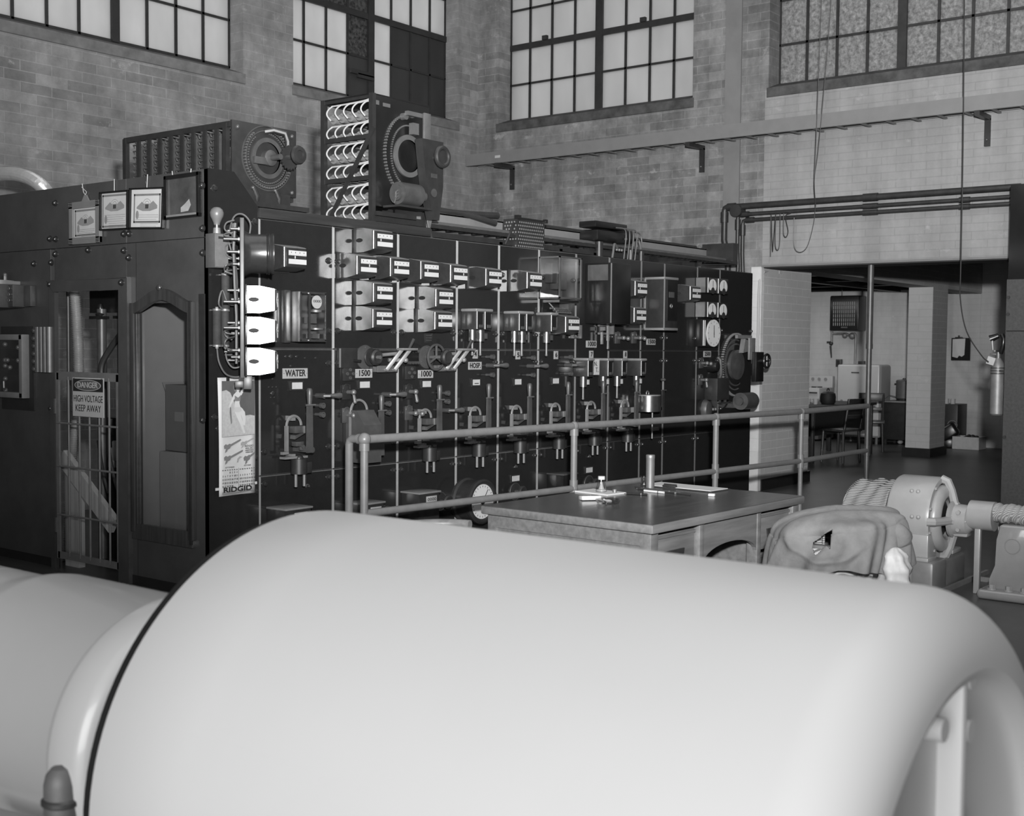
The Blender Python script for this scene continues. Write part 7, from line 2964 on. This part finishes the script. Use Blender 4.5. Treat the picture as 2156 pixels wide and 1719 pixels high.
t = thing('kitchen_table', 'dark table in the kitchen with crockery along its far side', 'table', (16.55, 7.42, 0), 0.0)
b = MB()
b.box((0, 0, 0.73), (2.2, 0.75, 0.04), 0.005).box((0, -0.30, 0.53), (2.06, 0.03, 0.36)).box((0, 0.33, 0.66), (2.0, 0.03, 0.12))
obj('table_top', b, m_blackmatt, t)
for x in (-1.0, 1.0):
    for y in (-0.32, 0.32):
        b = MB()
        b.box((x, y, 0.355), (0.06, 0.06, 0.71), 0.004)
        obj('leg', b, m_darkwood, t)


def chair(label, x, y, rz, m=m_darkwood):
    t_ = thing('dining_chair', label, 'chair', (x, y, 0), rz, 'chairs at the kitchen table')
    b_ = MB()
    b_.box((0, 0, 0.44), (0.40, 0.40, 0.035), 0.01)
    obj('seat', b_, m_doorwood, t_)
    for sx in (-1, 1):
        for sy in (-1, 1):
            b_ = MB()
            b_.cyl((sx * 0.18, sy * 0.18, 0), (sx * 0.165, sy * 0.165, 0.43), 0.016, 0.02, n=10)
            obj('leg', b_, m, t_)
    b_ = MB()
    for sx in (-1, 1):
        b_.cyl((sx * 0.17, 0.18, 0.43), (sx * 0.17, 0.25, 0.86), 0.018, n=10)
    b_.box((0, 0.243, 0.80), (0.38, 0.022, 0.13), 0.01).box((0, 0.215, 0.62), (0.34, 0.02, 0.05), 0.006)
    obj('backrest', b_, m, t_)
    return t_


chair('dark dining chair on the near side of the kitchen table', 15.9, 6.84, 2.9)
chair('dark dining chair at the right end of the kitchen table, seen from its side', 17.95, 7.25, -1.2)
t = thing('stock_pot', 'round black pot on the kitchen table', 'pot', (16.45, 7.28, 0.751))
b = MB()
b.lathe([(0, 0), (0.085, 0.0), (0.105, 0.03), (0.11, 0.10), (0.10, 0.15), (0.06, 0.175), (0, 0.18)], 28)
obj('body', b, m_blackmatt, t)
b = MB()
b.torus(0.035, 0.008, T(0, 0, 0.185) @ RX(PI / 2), 16, 6, PI)
obj('handle', b, m_blackmatt, t)
t = thing('bottle', 'small dark bottle at the left end of the kitchen table', 'bottle', (15.62, 7.28, 0.751))
b = MB()
b.lathe([(0, 0), (0.03, 0), (0.03, 0.10), (0.014, 0.14), (0.013, 0.18), (0, 0.18)], 18)
obj('glass', b, m_iron, t)
b = MB()
b.lathe([(0.0305, 0.03), (0.0305, 0.08)], 18)
obj('label', b, m_card, t)
for k, (x, y, lb) in enumerate(((15.95, 7.5, 'pale cup on the kitchen table, nearest the dark bottle'), (16.1, 7.42, 'pale cup between other cups on the kitchen table'), (16.22, 7.36, 'pale cup on the kitchen table, nearest the black pot'))):
    t = thing('cup', lb, 'cup', (x, y, 0.751), 0, 'cups on the kitchen table')
    b = MB()
    b.lathe([(0, 0), (0.028, 0), (0.04, 0.08), (0.037, 0.08), (0.026, 0.006), (0, 0.006)], 18)
    obj('bowl', b, m_enamel, t)
    b = MB()
    b.torus(0.02, 0.005, T(0, 0.05, 0.045) @ RY(PI / 2), 12, 6)
    obj('handle', b, m_enamel, t)
t = thing('carton', 'pale carton on the kitchen table behind the cups', 'carton', (16.15, 7.62, 0.751), 0.1)
b = MB()
b.box((0, 0, 0.09), (0.26, 0.2, 0.18), 0.003)
obj('box', b, m_card, t)
t = thing('ceiling_light', 'round ceiling light in the kitchen, above the heater', 'light', (19.0, 8.3, 2.62))
b = MB()
b.lathe([(0, 0), (0.09, 0.0), (0.09, -0.02), (0.05, -0.05), (0, -0.055)], 20)
obj('bowl', b, m_enamel, t)

# right-hand bay of the annex
t = thing('wall_clipboard', 'dark clipboard with torn white paper hung on the annex wall', 'clipboard', (19.83, 6.30, 1.37))
t.location = (19.94, 6.60, 1.37)
b = MB()
b.box((0, 0, 0.17), (0.012, 0.30, 0.36))
obj('board', b, m_black, t, angle=0)
b = MB()
b.prism([(0.13, 0.33), (-0.07, 0.34), (-0.06, 0.08), (-0.02, 0.05), (0.02, 0.07), (0.05, 0.03), (0.13, 0.05)], 0.003, T(-0.007, 0, 0) @ Matrix(((0, 0, -1, 0), (1, 0, 0, 0), (0, 1, 0, 0), (0, 0, 0, 1))))
obj('paper', b, m_paper, t, angle=0)
b = MB()
b.box((-0.012, 0.03, 0.355), (0.02, 0.12, 0.02), 0.004).box((-0.012, 0.03, 0.375), (0.015, 0.03, 0.03), 0.004)
obj('clip', b, m_iron, t)
t = thing('tool_chest', 'dark chest against the annex wall behind the brick pillar', 'chest', (19.62, 6.62, 0))
b = MB()
b.box((0, 0, 0.34), (0.45, 0.35, 0.68), 0.006)
obj('body', b, m_iron, t)
b = MB()
b.box((-0.228, 0, 0.40), (0.006, 0.30, 0.01)).box((-0.228, 0, 0.20), (0.006, 0.30, 0.01))
obj('drawer_gap', b, m_blackmatt, t)
t = thing('enamel_mugs', 'two small pale mugs on the dark chest behind the pillar', 'mugs', (19.55, 6.62, 0.681))
for y in (0.05, -0.05):
    b = MB()
    b.lathe([(0, 0), (0.035, 0), (0.037, 0.08), (0.034, 0.08), (0.032, 0.005), (0, 0.005)], 16, T(0, y, 0))
    obj('mug', b, m_card, t)
t = thing('storage_crate', 'low white crate on the floor right of the brick pillar', 'crate', (19.38, 6.25, 0))
b = MB()
for x in (-0.17, 0.17):
    b.box((x, 0, 0.10), (0.015, 0.40, 0.19))
for y in (-0.195, 0.195):
    b.box((0, y, 0.10), (0.34, 0.015, 0.19))
b.box((0, 0, 0.01), (0.34, 0.4, 0.015))
obj('box', b, m_card, t, angle=0)
t = thing('rag_pile', 'dark rags heaped in the low white crate', 'rags', (19.38, 6.22, 0.02))
b = MB()
random.seed(9)
for k in range(9):
    b.ball((random.uniform(-.1, .1), random.uniform(-.12, .12), 0.13 + random.uniform(0, .07)), random.uniform(.03, .05), (1, 1, .7), 8)
obj('rags', b, m_iron, t)
t = thing('tool_bag', 'slumped dark bag leaning between the chest and the white crate', 'bag', (19.36, 6.56, 0.0), 0.2)
b = MB()
b.box((0, 0, 0.25), (0.2, 0.28, 0.22), 0.05, mat=RX(-0.6), seg=3)
b.box((0.02, 0.02, 0.08), (0.2, 0.2, 0.16), 0.03)
obj('bag', b, m_black, t)
b = MB()
b.torus(0.07, 0.01, T(0, -0.05, 0.36) @ RY(PI / 2), 16, 6)
obj('handle', b, m_iron2, t)
